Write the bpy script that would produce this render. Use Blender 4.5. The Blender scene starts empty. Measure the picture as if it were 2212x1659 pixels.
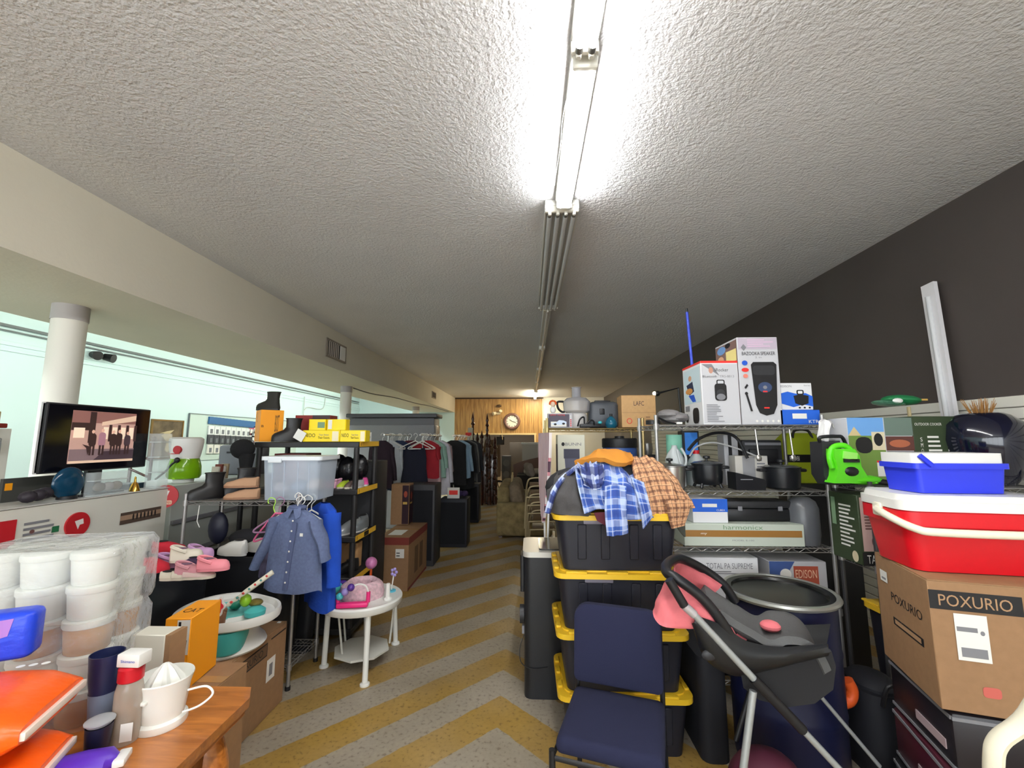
import bpy, bmesh, math, random
from mathutils import Vector, Matrix, Euler, noise

SC = bpy.context.scene
COL = SC.collection
RND = random.Random(11)
PI = math.pi

# ---------------------------------------------------------------- camera maths
F, CX, CY, H = 935.0, 1106.0, 829.5, 1.7
PITCH = math.atan(120 / 935.0)
YAW = math.atan(37 / math.hypot(935, 120))
_cp, _sp, _cy, _sy = math.cos(PITCH), math.sin(PITCH), math.cos(YAW), math.sin(YAW)


def P(px, py, x=None, y=None, z=None):
    """world point on a plane, seen at a photo pixel (used to survey the room)"""
    u, v = (px - CX) / F, (CY - py) / F
    fx, fy, fz = u, _cp - v * _sp, v * _cp + _sp
    r = (fx * _cy - fy * _sy, fx * _sy + fy * _cy, fz)
    t = x / r[0] if x is not None else y / r[1] if y is not None else (z - H) / r[2]
    return Vector((r[0] * t, r[1] * t, H + r[2] * t))


def fit(x0, x1, yt, yb, Y):
    """centre x, bottom z, width, height of something upright whose front stands at depth Y"""
    a, b = P(x0, (yt + yb) / 2, y=Y).x, P(x1, (yt + yb) / 2, y=Y).x
    zb, zt = P((x0 + x1) / 2, yb, y=Y).z, P((x0 + x1) / 2, yt, y=Y).z
    return (a + b) / 2, zb, b - a, zt - zb


# ---------------------------------------------------------------- materials
def lin(c):
    out = []
    for v in c[:3]:
        v = v / 255.0
        out.append(v / 12.92 if v <= 0.04045 else ((v + 0.055) / 1.055) ** 2.4)
    return (*out, 1.0)


MATS = {}


def mat(name, rgb=(128, 128, 128), rough=0.5, metal=0.0, noise_amt=0.0, nscale=8.0, bump=0.0, bscale=80.0, trans=0.0, alpha=1.0, emit=0.0, emit_rgb=None, ior=1.45, coat=0.0, sheen=0.0, stretch=None):
    if name in MATS:
        return MATS[name]
    m = bpy.data.materials.new(name)
    m.use_nodes = True
    nt = m.node_tree
    N, L = nt.nodes, nt.links
    b = N['Principled BSDF']
    b.inputs['Base Color'].default_value = lin(rgb)
    b.inputs['Roughness'].default_value = rough
    b.inputs['Metallic'].default_value = metal
    b.inputs['IOR'].default_value = ior
    if trans:
        b.inputs['Transmission Weight'].default_value = trans
    if alpha < 1:
        b.inputs['Alpha'].default_value = alpha
    if coat:
        b.inputs['Coat Weight'].default_value = coat
    if sheen:
        b.inputs['Sheen Weight'].default_value = sheen
    if emit:
        b.inputs['Emission Color'].default_value = lin(emit_rgb or rgb)
        b.inputs['Emission Strength'].default_value = emit
    if noise_amt or bump:
        tc = N.new('ShaderNodeTexCoord')
        src = tc.outputs['Object']
        if stretch:
            mp = N.new('ShaderNodeMapping')
            mp.inputs['Scale'].default_value = stretch
            L.new(src, mp.inputs['Vector'])
            src = mp.outputs['Vector']
    if noise_amt:
        n = N.new('ShaderNodeTexNoise')
        n.inputs['Scale'].default_value = nscale
        n.inputs['Detail'].default_value = 6
        L.new(src, n.inputs['Vector'])
        r = N.new('ShaderNodeValToRGB')
        c = lin(rgb)
        r.color_ramp.elements[0].position = 0.3
        r.color_ramp.elements[1].position = 0.7
        r.color_ramp.elements[0].color = (*[v * (1 - noise_amt) for v in c[:3]], 1)
        r.color_ramp.elements[1].color = (*[min(1, v * (1 + noise_amt * 0.6)) for v in c[:3]], 1)
        L.new(n.outputs['Fac'], r.inputs['Fac'])
        L.new(r.outputs['Color'], b.inputs['Base Color'])
    if bump:
        n2 = N.new('ShaderNodeTexNoise')
        n2.inputs['Scale'].default_value = bscale
        n2.inputs['Detail'].default_value = 3
        L.new(src, n2.inputs['Vector'])
        bp = N.new('ShaderNodeBump')
        bp.inputs['Strength'].default_value = bump
        bp.inputs['Distance'].default_value = 0.01
        L.new(n2.outputs['Fac'], bp.inputs['Height'])
        L.new(bp.outputs['Normal'], b.inputs['Normal'])
    MATS[name] = m
    return m


def film_mat(name, tint=(245, 248, 250), amount=0.3, rough=0.12, bump=0.6, bscale=14):
    """clear plastic film: mostly see-through with crinkled glints"""
    if name in MATS:
        return MATS[name]
    m = bpy.data.materials.new(name)
    m.use_nodes = True
    nt = m.node_tree
    N, L = nt.nodes, nt.links
    for n in list(N):
        N.remove(n)
    out = N.new('ShaderNodeOutputMaterial')
    tr = N.new('ShaderNodeBsdfTransparent')
    pr = N.new('ShaderNodeBsdfPrincipled')
    pr.inputs['Base Color'].default_value = lin(tint)
    pr.inputs['Roughness'].default_value = rough
    mx = N.new('ShaderNodeMixShader')
    fr = N.new('ShaderNodeLayerWeight')
    fr.inputs['Blend'].default_value = 0.35
    mr = N.new('ShaderNodeMapRange')
    mr.inputs['To Min'].default_value = amount
    mr.inputs['To Max'].default_value = min(0.9, amount + 0.4)
    L.new(fr.outputs['Facing'], mr.inputs['Value'])
    L.new(mr.outputs['Result'], mx.inputs['Fac'])
    tc = N.new('ShaderNodeTexCoord')
    nz = N.new('ShaderNodeTexNoise')
    nz.inputs['Scale'].default_value = bscale
    nz.inputs['Detail'].default_value = 4
    L.new(tc.outputs['Object'], nz.inputs['Vector'])
    bp = N.new('ShaderNodeBump')
    bp.inputs['Strength'].default_value = bump
    bp.inputs['Distance'].default_value = 0.02
    L.new(nz.outputs['Fac'], bp.inputs['Height'])
    L.new(bp.outputs['Normal'], pr.inputs['Normal'])
    L.new(tr.outputs[0], mx.inputs[1])
    L.new(pr.outputs[0], mx.inputs[2])
    L.new(mx.outputs[0], out.inputs['Surface'])
    MATS[name] = m
    return m


def plaid_mat(name, base, bands, scale=1.0):
    """woven check from the cloth's own UVs; bands = [(rgb, frequency, width, offset, strength)]"""
    if name in MATS:
        return MATS[name]
    m = bpy.data.materials.new(name)
    m.use_nodes = True
    nt = m.node_tree
    N, L = nt.nodes, nt.links
    b = N['Principled BSDF']
    b.inputs['Roughness'].default_value = 0.9
    uv = N.new('ShaderNodeUVMap')
    sp = N.new('ShaderNodeSeparateXYZ')
    L.new(uv.outputs['UV'], sp.inputs['Vector'])
    col = N.new('ShaderNodeRGB')
    col.outputs[0].default_value = lin(base)
    cur = col.outputs[0]
    for rgb, fq, w, off, st in bands:
        for ax in ('X', 'Y'):
            mu = N.new('ShaderNodeMath'); mu.operation = 'MULTIPLY_ADD'
            mu.inputs[1].default_value = fq * scale
            mu.inputs[2].default_value = off
            L.new(sp.outputs[ax], mu.inputs[0])
            fr = N.new('ShaderNodeMath'); fr.operation = 'FRACT'
            L.new(mu.outputs[0], fr.inputs[0])
            lt = N.new('ShaderNodeMath'); lt.operation = 'LESS_THAN'
            lt.inputs[1].default_value = w
            L.new(fr.outputs[0], lt.inputs[0])
            ms = N.new('ShaderNodeMath'); ms.operation = 'MULTIPLY'
            ms.inputs[1].default_value = st
            L.new(lt.outputs[0], ms.inputs[0])
            mx = N.new('ShaderNodeMix'); mx.data_type = 'RGBA'
            L.new(ms.outputs[0], mx.inputs['Factor'])
            L.new(cur, mx.inputs[6])
            mx.inputs[7].default_value = lin(rgb)
            cur = mx.outputs[2]
    L.new(cur, b.inputs['Base Color'])
    MATS[name] = m
    return m


def wood_mat(name, dark, light, rough=0.35, scale=3.0, axis=(1, 12, 12), coat=0.0):
    if name in MATS:
        return MATS[name]
    m = bpy.data.materials.new(name)
    m.use_nodes = True
    nt = m.node_tree
    N, L = nt.nodes, nt.links
    b = N['Principled BSDF']
    b.inputs['Roughness'].default_value = rough
    b.inputs['Coat Weight'].default_value = coat
    tc = N.new('ShaderNodeTexCoord')
    mp = N.new('ShaderNodeMapping')
    mp.inputs['Scale'].default_value = axis
    n = N.new('ShaderNodeTexNoise')
    n.inputs['Scale'].default_value = scale
    n.inputs['Detail'].default_value = 7
    n.inputs['Distortion'].default_value = 1.2
    r = N.new('ShaderNodeValToRGB')
    r.color_ramp.elements[0].position = 0.3
    r.color_ramp.elements[1].position = 0.7
    r.color_ramp.elements[0].color = lin(dark)
    r.color_ramp.elements[1].color = lin(light)
    L.new(tc.outputs['Object'], mp.inputs['Vector'])
    L.new(mp.outputs['Vector'], n.inputs['Vector'])
    L.new(n.outputs['Fac'], r.inputs['Fac'])
    L.new(r.outputs['Color'], b.inputs['Base Color'])
    MATS[name] = m
    return m


# ---------------------------------------------------------------- mesh builder
def rotm(rx=0, ry=0, rz=0):
    return Euler((rx, ry, rz)).to_matrix().to_4x4()


def smooth_path(pts, n=6):
    """Catmull-Rom through the points"""
    pts = [Vector(p) for p in pts]
    if len(pts) < 3:
        return pts
    out = []
    for i in range(len(pts) - 1):
        p0, p1, p2, p3 = pts[max(i - 1, 0)], pts[i], pts[i + 1], pts[min(i + 2, len(pts) - 1)]
        for k in range(n):
            t = k / n
            out.append(0.5 * ((2 * p1) + (p2 - p0) * t + (2 * p0 - 5 * p1 + 4 * p2 - p3) * t * t + (3 * p1 - p0 - 3 * p2 + p3) * t ** 3))
    out.append(pts[-1])
    return out


class MB:
    def __init__(s, T=None):
        s.bm = bmesh.new()
        s.uv = s.bm.loops.layers.uv.new('UVMap')
        s.mats = []
        s.T = T or Matrix()

    def at(s, x=0, y=0, z=0, rx=0, ry=0, rz=0):
        s.T = Matrix.Translation((x, y, z)) @ rotm(rx, ry, rz)
        return s

    def mi(s, m):
        if m not in s.mats:
            s.mats.append(m)
        return s.mats.index(m)

    def add(s, verts, faces, m, smooth=True, uvs=None):
        vs = [s.bm.verts.new(s.T @ Vector(v)) for v in verts]
        k = s.mi(m)
        for f in faces:
            try:
                fc = s.bm.faces.new([vs[i] for i in f])
            except ValueError:
                continue
            fc.material_index = k
            fc.smooth = smooth
            if uvs:
                for lp, i in zip(fc.loops, f):
                    lp[s.uv].uv = uvs[i]
        return s

    def box(s, c, size, m, bev=0.0, seg=2, rot=None, taper=None, skew=(0, 0)):
        x, y, z = size[0] / 2, size[1] / 2, size[2] / 2
        tx, ty = taper or (1, 1)
        vs = [(-x, -y, -z), (x, -y, -z), (x, y, -z), (-x, y, -z),
              (-x * tx + skew[0], -y * ty + skew[1], z), (x * tx + skew[0], -y * ty + skew[1], z), (x * tx + skew[0], y * ty + skew[1], z), (-x * tx + skew[0], y * ty + skew[1], z)]
        fs = [(3, 2, 1, 0), (4, 5, 6, 7), (0, 1, 5, 4), (1, 2, 6, 5), (2, 3, 7, 6), (3, 0, 4, 7)]
        M = Matrix.Translation(c) @ (rot if rot is not None else Matrix())
        if bev <= 0:
            return s.add([M @ Vector(v) for v in vs], fs, m, smooth=False)
        b = bmesh.new()
        bv = [b.verts.new(v) for v in vs]
        for f in fs:
            b.faces.new([bv[i] for i in f])
        bmesh.ops.bevel(b, geom=list(b.edges), offset=min(bev, 0.49 * min(size)), segments=seg, profile=0.5, affect='EDGES', clamp_overlap=True)
        b.verts.index_update()
        s.add([M @ v.co for v in b.verts], [[v.index for v in f.verts] for f in b.faces], m)
        b.free()
        return s

    def vbox(s, c, size, m, r=0.02, seg=4, taper=1.0, rot=None):
        """box with rounded vertical corners only; taper scales the bottom"""
        x, y, z = size[0] / 2, size[1] / 2, size[2] / 2
        r = min(r, x * 0.98, y * 0.98)
        ring = []
        for cx, cy, a0 in ((x - r, y - r, 0), (-x + r, y - r, PI / 2), (-x + r, -y + r, PI), (x - r, -y + r, 1.5 * PI)):
            for k in range(seg + 1):
                a = a0 + PI / 2 * k / seg
                ring.append((cx + r * math.cos(a), cy + r * math.sin(a)))
        n = len(ring)
        M = Matrix.Translation(c) @ (rot if rot is not None else Matrix())
        vs = [M @ Vector((px * taper, py * taper, -z)) for px, py in ring] + [M @ Vector((px, py, z)) for px, py in ring]
        fs = [(i, (i + 1) % n, n + (i + 1) % n, n + i) for i in range(n)] + [list(range(n - 1, -1, -1)), list(range(n, 2 * n))]
        return s.add(vs, fs, m)

    def loft(s, rings, m, caps=True, closed=True, uv=False):
        n = len(rings[0])
        vs = [v for r in rings for v in r]
        fs = []
        for i in range(len(rings) - 1):
            for j in range(n if closed else n - 1):
                a, b_ = i * n + j, i * n + (j + 1) % n
                fs.append((a, b_, b_ + n, a + n))
        if caps:
            fs.append(list(range(n - 1, -1, -1)))
            fs.append([(len(rings) - 1) * n + j for j in range(n)])
        uvs = None
        if uv:
            uvs = [(j / n, i / len(rings)) for i in range(len(rings)) for j in range(n)]
        return s.add(vs, fs, m, uvs=uvs)

    def tube(s, pts, r, m, seg=8, closed=False, flat=1.0):
        pts = [Vector(p) for p in pts]
        n = len(pts)
        rs = r if isinstance(r, (list, tuple)) else [r] * n
        rings, up = [], None
        for i, p in enumerate(pts):
            a = pts[(i - 1) % n] if (closed or i > 0) else p
            b_ = pts[(i + 1) % n] if (closed or i < n - 1) else p
            d = (b_ - a)
            d = d.normalized() if d.length > 1e-9 else Vector((0, 0, 1))
            if up is None:
                up = Vector((0, 0, 1)) if abs(d.z) < 0.9 else Vector((1, 0, 0))
            up = up - d * up.dot(d)
            up = up.normalized() if up.length > 1e-6 else d.orthogonal().normalized()
            sd = d.cross(up)
            rings.append([p + (up * math.cos(2 * PI * k / seg) * flat + sd * math.sin(2 * PI * k / seg)) * rs[i] for k in range(seg)])
        if closed:
            rings.append(rings[0])
        return s.loft(rings, m, caps=not closed)

    def cyl(s, p0, p1, r, m, r1=None, seg=16):
        return s.tube([p0, p1], [r, r if r1 is None else r1], m, seg)

    def lathe(s, prof, m, c=(0, 0, 0), seg=28, sx=1.0, sy=1.0, wob=None, caps=True):
        rings = []
        for r, z in prof:
            ring = []
            for k in range(seg):
                a = 2 * PI * k / seg
                q = r * (wob(a) if wob else 1.0)
                ring.append((c[0] + q * math.cos(a) * sx, c[1] + q * math.sin(a) * sy, c[2] + z))
            rings.append(ring)
        return s.loft(rings, m, caps=caps)

    def ell(s, c, r, m, seg=16, rot=None):
        n = max(6, seg // 2)
        M = Matrix.Translation(c) @ (rot if rot is not None else Matrix())
        rings = []
        for i in range(n + 1):
            t = PI * i / n
            q = max(math.sin(t), 1e-3)
            rings.append([M @ Vector((r[0] * q * math.cos(2 * PI * k / seg), r[1] * q * math.sin(2 * PI * k / seg), -r[2] * math.cos(t))) for k in range(seg)])
        return s.loft(rings, m)

    def prism(s, poly, y0, y1, m, plane='xz'):
        """extrude a 2D outline"""
        def mk(p, d):
            return (p[0], d, p[1]) if plane == 'xz' else (p[0], p[1], d) if plane == 'xy' else (d, p[0], p[1])
        n = len(poly)
        vs = [mk(p, y0) for p in poly] + [mk(p, y1) for p in poly]
        fs = [(i, (i + 1) % n, n + (i + 1) % n, n + i) for i in range(n)] + [list(range(n)), list(range(2 * n - 1, n - 1, -1))]
        return s.add(vs, fs, m, smooth=False)

    def grid(s, rows, m, sub=(4, 4), thick=0.006, fold=0.0, ffreq=9.0, seed=0, uvscale=(1, 1)):
        """cloth sheet through rows of 3D points, with folds, given a real thickness"""
        rr = [smooth_path(r, sub[1]) for r in rows]
        cols = list(zip(*rr))
        cols = [smooth_path(c, sub[0]) for c in cols]
        g = [list(r) for r in zip(*cols)]
        nu, nv = len(g), len(g[0])
        nrm = [[None] * nv for _ in range(nu)]
        for i in range(nu):
            for j in range(nv):
                du = g[min(i + 1, nu - 1)][j] - g[max(i - 1, 0)][j]
                dv = g[i][min(j + 1, nv - 1)] - g[i][max(j - 1, 0)]
                q = du.cross(dv)
                nrm[i][j] = q.normalized() if q.length > 1e-9 else Vector((0, 0, 1))
        if fold:
            for i in range(nu):
                for j in range(nv):
                    w = noise.noise(Vector((i * ffreq / nu * 0.35, j * ffreq / nv, seed * 3.7))) + 0.5 * noise.noise(Vector((i * ffreq / nu, j * 2 * ffreq / nv, seed * 1.3 + 9)))
                    g[i][j] = g[i][j] + nrm[i][j] * fold * w
        top = [v for r in g for v in r]
        bot = [g[i][j] - nrm[i][j] * thick for i in range(nu) for j in range(nv)]
        uvs = [(j / (nv - 1) * uvscale[0], i / (nu - 1) * uvscale[1]) for i in range(nu) for j in range(nv)]
        o = nu * nv
        fs = []
        for i in range(nu - 1):
            for j in range(nv - 1):
                a = i * nv + j
                fs.append((a, a + 1, a + nv + 1, a + nv))
                fs.append((o + a + nv, o + a + nv + 1, o + a + 1, o + a))
        edge = [i for i in range(nv)] + [i * nv + nv - 1 for i in range(1, nu)] + [(nu - 1) * nv + j for j in range(nv - 2, -1, -1)] + [i * nv for i in range(nu - 2, 0, -1)]
        for k in range(len(edge)):
            a, b_ = edge[k], edge[(k + 1) % len(edge)]
            fs.append((b_, a, o + a, o + b_))
        return s.add(top + bot, fs, m, uvs=uvs + uvs)

    def build(s, name, parent=None, label=None, recalc=True):
        me = bpy.data.meshes.new(name)
        if recalc:
            bmesh.ops.recalc_face_normals(s.bm, faces=s.bm.faces)
        s.bm.to_mesh(me)
        s.bm.free()
        for m in s.mats:
            me.materials.append(m)
        me.set_sharp_from_angle(angle=0.65)
        o = bpy.data.objects.new(name, me)
        COL.objects.link(o)
        if parent:
            o.parent = parent
        if label:
            o['label'] = label
        return o


# ---------------------------------------------------------------- writing
_TXT = {}


def text_mesh(t):
    if t not in _TXT:
        cu = bpy.data.curves.new('lettering', 'FONT')
        cu.body = t
        cu.resolution_u = 3
        o = bpy.data.objects.new('lettering', cu)
        COL.objects.link(o)
        dg = bpy.context.evaluated_depsgraph_get()
        me = bpy.data.meshes.new_from_object(o.evaluated_get(dg))
        vs = [(v.co.x, v.co.y) for v in me.vertices]
        fs = [tuple(p.vertices) for p in me.polygons]
        bpy.data.objects.remove(o)
        bpy.data.curves.remove(cu)
        bpy.data.meshes.remove(me)
        x0, x1 = min(v[0] for v in vs), max(v[0] for v in vs)
        y0, y1 = min(v[1] for v in vs), max(v[1] for v in vs)
        _TXT[t] = ([((x - x0) / (x1 - x0), (y - y0) / max(y1 - y0, 1e-6)) for x, y in vs], fs)
    return _TXT[t]


class Face:
    """draw flat print on one face of a box-like thing; u to the right, v up, both 0..1"""

    def __init__(s, mb, o, u, v, off=0.0012):
        s.mb, s.o, s.u, s.v = mb, Vector(o), Vector(u), Vector(v)
        s.n = s.u.cross(s.v).normalized()
        s.k = off

    def pt(s, a, b):
        return s.o + s.u * a + s.v * b + s.n * s.k

    def poly(s, pts, m):
        s.mb.add([s.pt(*p) for p in pts], [list(range(len(pts)))], m, smooth=False)
        s.k += 0.0003
        return s

    def rect(s, a0, b0, a1, b1, m):
        return s.poly([(a0, b0), (a1, b0), (a1, b1), (a0, b1)], m)

    def ell(s, a, b, ra, rb, m, n=20):
        return s.poly([(a + ra * math.cos(2 * PI * k / n), b + rb * math.sin(2 * PI * k / n)) for k in range(n)], m)

    def rrect(s, a0, b0, a1, b1, m, r=0.3):
        w, h = a1 - a0, b1 - b0
        q = min(s.u.length * w, s.v.length * h) * r
        ra, rb = q / s.u.length, q / s.v.length
        pts = []
        for ca, cb, st in ((a1 - ra, b1 - rb, 0), (a0 + ra, b1 - rb, 1), (a0 + ra, b0 + rb, 2), (a1 - ra, b0 + rb, 3)):
            for k in range(4):
                an = PI / 2 * (st + k / 3)
                pts.append((ca + ra * math.cos(an), cb + rb * math.sin(an)))
        return s.poly(pts, m)

    def text(s, a0, b0, a1, b1, t, m):
        vs, fs = text_mesh(t)
        s.mb.add([s.pt(a0 + (a1 - a0) * x, b0 + (b1 - b0) * y) for x, y in vs], fs, m, smooth=False)
        s.k += 0.0003
        return s

    def lines(s, a0, b0, a1, b1, n, m, seed=1):
        r = random.Random(seed)
        for i in range(n):
            b = b1 - (b1 - b0) * (i + 0.5) / n
            h = (b1 - b0) / n * 0.22
            s.rect(a0, b - h, a0 + (a1 - a0) * r.uniform(0.55, 1.0), b + h, m)
        return s


def box_face(mb, w, d, h, side, c=(0, 0, 0)):
    """faces of a box standing on z=c.z, centred on c; front looks to -y"""
    x, y, z = c
    if side == 'front':
        return Face(mb, (x - w / 2, y - d / 2, z), (w, 0, 0), (0, 0, h))
    if side == 'left':
        return Face(mb, (x - w / 2, y + d / 2, z), (0, -d, 0), (0, 0, h))
    if side == 'right':
        return Face(mb, (x + w / 2, y - d / 2, z), (0, d, 0), (0, 0, h))
    return Face(mb, (x - w / 2, y - d / 2, z + h), (w, 0, 0), (0, d, 0))


# ---------------------------------------------------------------- things
def tag(o, label, cat, group=None, kind=None):
    if kind:
        o['kind'] = kind
    if label:
        o['label'] = label
    if cat:
        o['category'] = cat
    if group:
        o['group'] = group
    return o


def place(o, loc, rz=0, rx=0, ry=0):
    o.location = loc
    o.rotation_euler = (rx, ry, rz)
    return o


def thing(name, label, cat, loc=(0, 0, 0), rz=0, group=None, rx=0, ry=0):
    o = bpy.data.objects.new(name, None)
    COL.objects.link(o)
    o.empty_display_size = 0.1
    place(o, loc, rz, rx, ry)
    return tag(o, label, cat, group)


def solo(name, mb, label, cat, loc=(0, 0, 0), rz=0, group=None, rx=0, ry=0):
    o = mb.build(name)
    place(o, loc, rz, rx, ry)
    return tag(o, label, cat, group)


def struct(name, mb):
    o = mb.build(name)
    o['kind'] = 'structure'
    return o


def dup(root, loc, rz=None, label=None, group=None, rx=None, ry=None):
    r = root.copy()
    COL.objects.link(r)
    r.location = loc
    e = root.rotation_euler
    r.rotation_euler = (e.x if rx is None else rx, e.y if ry is None else ry, e.z if rz is None else rz)
    if label:
        r['label'] = label
    if group:
        r['group'] = group
    for ch in list(root.children):
        c = ch.copy()
        COL.objects.link(c)
        c.parent = r
        for g in list(ch.children):
            d = g.copy()
            COL.objects.link(d)
            d.parent = c
    return r


# common materials
BLACK = mat('black_plastic', (24, 24, 27), 0.42)
DARK = mat('charcoal_plastic', (44, 44, 47), 0.5)
WHITE = mat('white_plastic', (232, 231, 226), 0.35)
PAPER = mat('white_paper', (232, 230, 224), 0.7)
INK = mat('black_ink', (22, 20, 22), 0.6)
GREYINK = mat('grey_ink', (125, 125, 130), 0.6)
CHROME = mat('chrome_wire', (190, 188, 184), 0.28, 0.9)
DULLCHROME = mat('dull_zinc_wire', (168, 166, 164), 0.42, 0.75)
WARMCHROME = mat('warm_light_tint_wire', (196, 172, 120), 0.35, 0.7)  # chrome wire with the warm light put into its colour
CARD = mat('brown_cardboard', (150, 115, 82), 0.75, noise_amt=0.08, nscale=30)
CARDL = mat('tan_cardboard', (206, 164, 112), 0.75, noise_amt=0.06, nscale=30)
YELLOW = mat('yellow_lid_plastic', (232, 188, 44), 0.38)
NAVYTOTE = mat('black_tote_plastic', (30, 31, 40), 0.42)
CLEAR = mat('clear_plastic', (235, 240, 245), 0.12, trans=0.92, ior=1.3)
GLASS = mat('clear_glass', (240, 246, 246), 0.03, trans=1.0, ior=1.2)
# ================================================================ THE ROOM
XR, XB, XS, XW = 3.12, -3.125, -4.7, -7.2      # right wall, beam face, soffit edge, far wall of the side bay
ZC, ZB, YB, YF = 3.45, 2.835, 18.1, -5.0


def floor_material():
    m = bpy.data.materials.new('chevron_tile_floor')
    m.use_nodes = True
    nt = m.node_tree
    N, L = nt.nodes, nt.links
    b = N['Principled BSDF']
    b.inputs['Roughness'].default_value = 0.34
    tc = N.new('ShaderNodeTexCoord')
    sp = N.new('ShaderNodeSeparateXYZ')
    L.new(tc.outputs['Object'], sp.inputs['Vector'])

    def math_(op, a, b_=None):
        n = N.new('ShaderNodeMath')
        n.operation = op
        for i, v in enumerate((a, b_)):
            if v is None:
                continue
            if isinstance(v, (int, float)):
                n.inputs[i].default_value = v
            else:
                L.new(v, n.inputs[i])
        return n.outputs[0]
    wob = N.new('ShaderNodeTexNoise')
    wob.inputs['Scale'].default_value = 14
    L.new(tc.outputs['Object'], wob.inputs['Vector'])
    dx = math_('ABSOLUTE', math_('ADD', sp.outputs['X'], 0.2))
    s = math_('ADD', sp.outputs['Y'], dx)
    s = math_('ADD', s, math_('MULTIPLY', math_('SUBTRACT', wob.outputs['Fac'], 0.5), 0.03))
    t = math_('DIVIDE', math_('SUBTRACT', s, 2.813), 0.3233)
    fr = math_('FRACT', math_('MULTIPLY', t, 0.5))
    yel = math_('LESS_THAN', fr, 0.5)
    worn = N.new('ShaderNodeTexNoise')
    worn.inputs['Scale'].default_value = 1.3
    worn.inputs['Detail'].default_value = 5
    L.new(tc.outputs['Object'], worn.inputs['Vector'])
    mr = N.new('ShaderNodeMapRange')
    mr.inputs['From Min'].default_value = 0.35
    mr.inputs['From Max'].default_value = 0.65
    mr.inputs['To Min'].default_value = 0.72
    mr.inputs['To Max'].default_value = 1.0
    L.new(worn.outputs['Fac'], mr.inputs['Value'])
    bay = math_('GREATER_THAN', sp.outputs['X'], -4.4)          # unseen side bay: plain tiles, darkened to cut bounce light onto the beam
    mx = N.new('ShaderNodeMix')
    mx.data_type = 'RGBA'
    L.new(math_('MULTIPLY', math_('MULTIPLY', yel, mr.outputs['Result']), bay), mx.inputs['Factor'])
    mx.inputs[6].default_value = lin((164, 154, 138))
    mx.inputs[7].default_value = lin((168, 134, 62))
    # speckled vinyl chips
    vo = N.new('ShaderNodeTexNoise')
    vo.inputs['Scale'].default_value = 42
    vo.inputs['Detail'].default_value = 3
    L.new(tc.outputs['Object'], vo.inputs['Vector'])
    rp = N.new('ShaderNodeValToRGB')
    rp.color_ramp.elements[0].position = 0.33
    rp.color_ramp.elements[0].color = (0.66, 0.63, 0.6, 1)
    rp.color_ramp.elements[1].position = 0.42
    rp.color_ramp.elements[1].color = (1, 1, 1, 1)
    e = rp.color_ramp.elements.new(0.68)
    e.color = (1.1, 1.1, 1.1, 1)
    L.new(vo.outputs['Fac'], rp.inputs['Fac'])
    mul = N.new('ShaderNodeMix')
    mul.data_type = 'RGBA'
    mul.blend_type = 'MULTIPLY'
    mul.inputs['Factor'].default_value = 1.0
    L.new(mx.outputs[2], mul.inputs[6])
    L.new(rp.outputs['Color'], mul.inputs[7])
    d2 = N.new('ShaderNodeTexNoise')
    d2.inputs['Scale'].default_value = 2.2
    d2.inputs['Detail'].default_value = 6
    L.new(tc.outputs['Object'], d2.inputs['Vector'])
    rp2 = N.new('ShaderNodeValToRGB')
    rp2.color_ramp.elements[0].position = 0.3
    rp2.color_ramp.elements[0].color = (0.72, 0.7, 0.66, 1)
    rp2.color_ramp.elements[1].position = 0.62
    rp2.color_ramp.elements[1].color = (1, 1, 1, 1)
    L.new(d2.outputs['Fac'], rp2.inputs['Fac'])
    mul2 = N.new('ShaderNodeMix')
    mul2.data_type = 'RGBA'
    mul2.blend_type = 'MULTIPLY'
    mul2.inputs['Factor'].default_value = 0.8
    dk = N.new('ShaderNodeMix')
    dk.data_type = 'RGBA'
    dk.blend_type = 'MULTIPLY'
    L.new(math_('SUBTRACT', 1.0, bay), dk.inputs['Factor'])
    dk.inputs[7].default_value = (0.32, 0.33, 0.36, 1)
    L.new(mul.outputs[2], mul2.inputs[6])
    L.new(rp2.outputs['Color'], mul2.inputs[7])
    L.new(mul2.outputs[2], dk.inputs[6])
    L.new(dk.outputs[2], b.inputs['Base Color'])
    return m


def plaster_material(name, rgb, strength, scale, dist=0.012):
    m = mat(name, rgb, 0.85, noise_amt=0.04, nscale=1.2)
    nt = m.node_tree
    N, L = nt.nodes, nt.links
    b = N['Principled BSDF']
    tc = N.new('ShaderNodeTexCoord')
    v = N.new('ShaderNodeTexNoise')
    v.inputs['Scale'].default_value = scale
    v.inputs['Detail'].default_value = 2.5
    v.inputs['Roughness'].default_value = 0.55
    L.new(tc.outputs['Object'], v.inputs['Vector'])
    v2 = N.new('ShaderNodeTexNoise')
    v2.inputs['Scale'].default_value = 1.6
    v2.inputs['Detail'].default_value = 3
    L.new(tc.outputs['Object'], v2.inputs['Vector'])
    ad = N.new('ShaderNodeMath')
    ad.operation = 'MULTIPLY_ADD'
    ad.inputs[1].default_value = 1.2
    L.new(v2.outputs['Fac'], ad.inputs[0])
    L.new(v.outputs['Fac'], ad.inputs[2])
    bp = N.new('ShaderNodeBump')
    bp.inputs['Strength'].default_value = strength
    bp.inputs['Distance'].default_value = dist
    L.new(ad.outputs[0], bp.inputs['Height'])
    L.new(bp.outputs['Normal'], b.inputs['Normal'])
    return m


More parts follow.
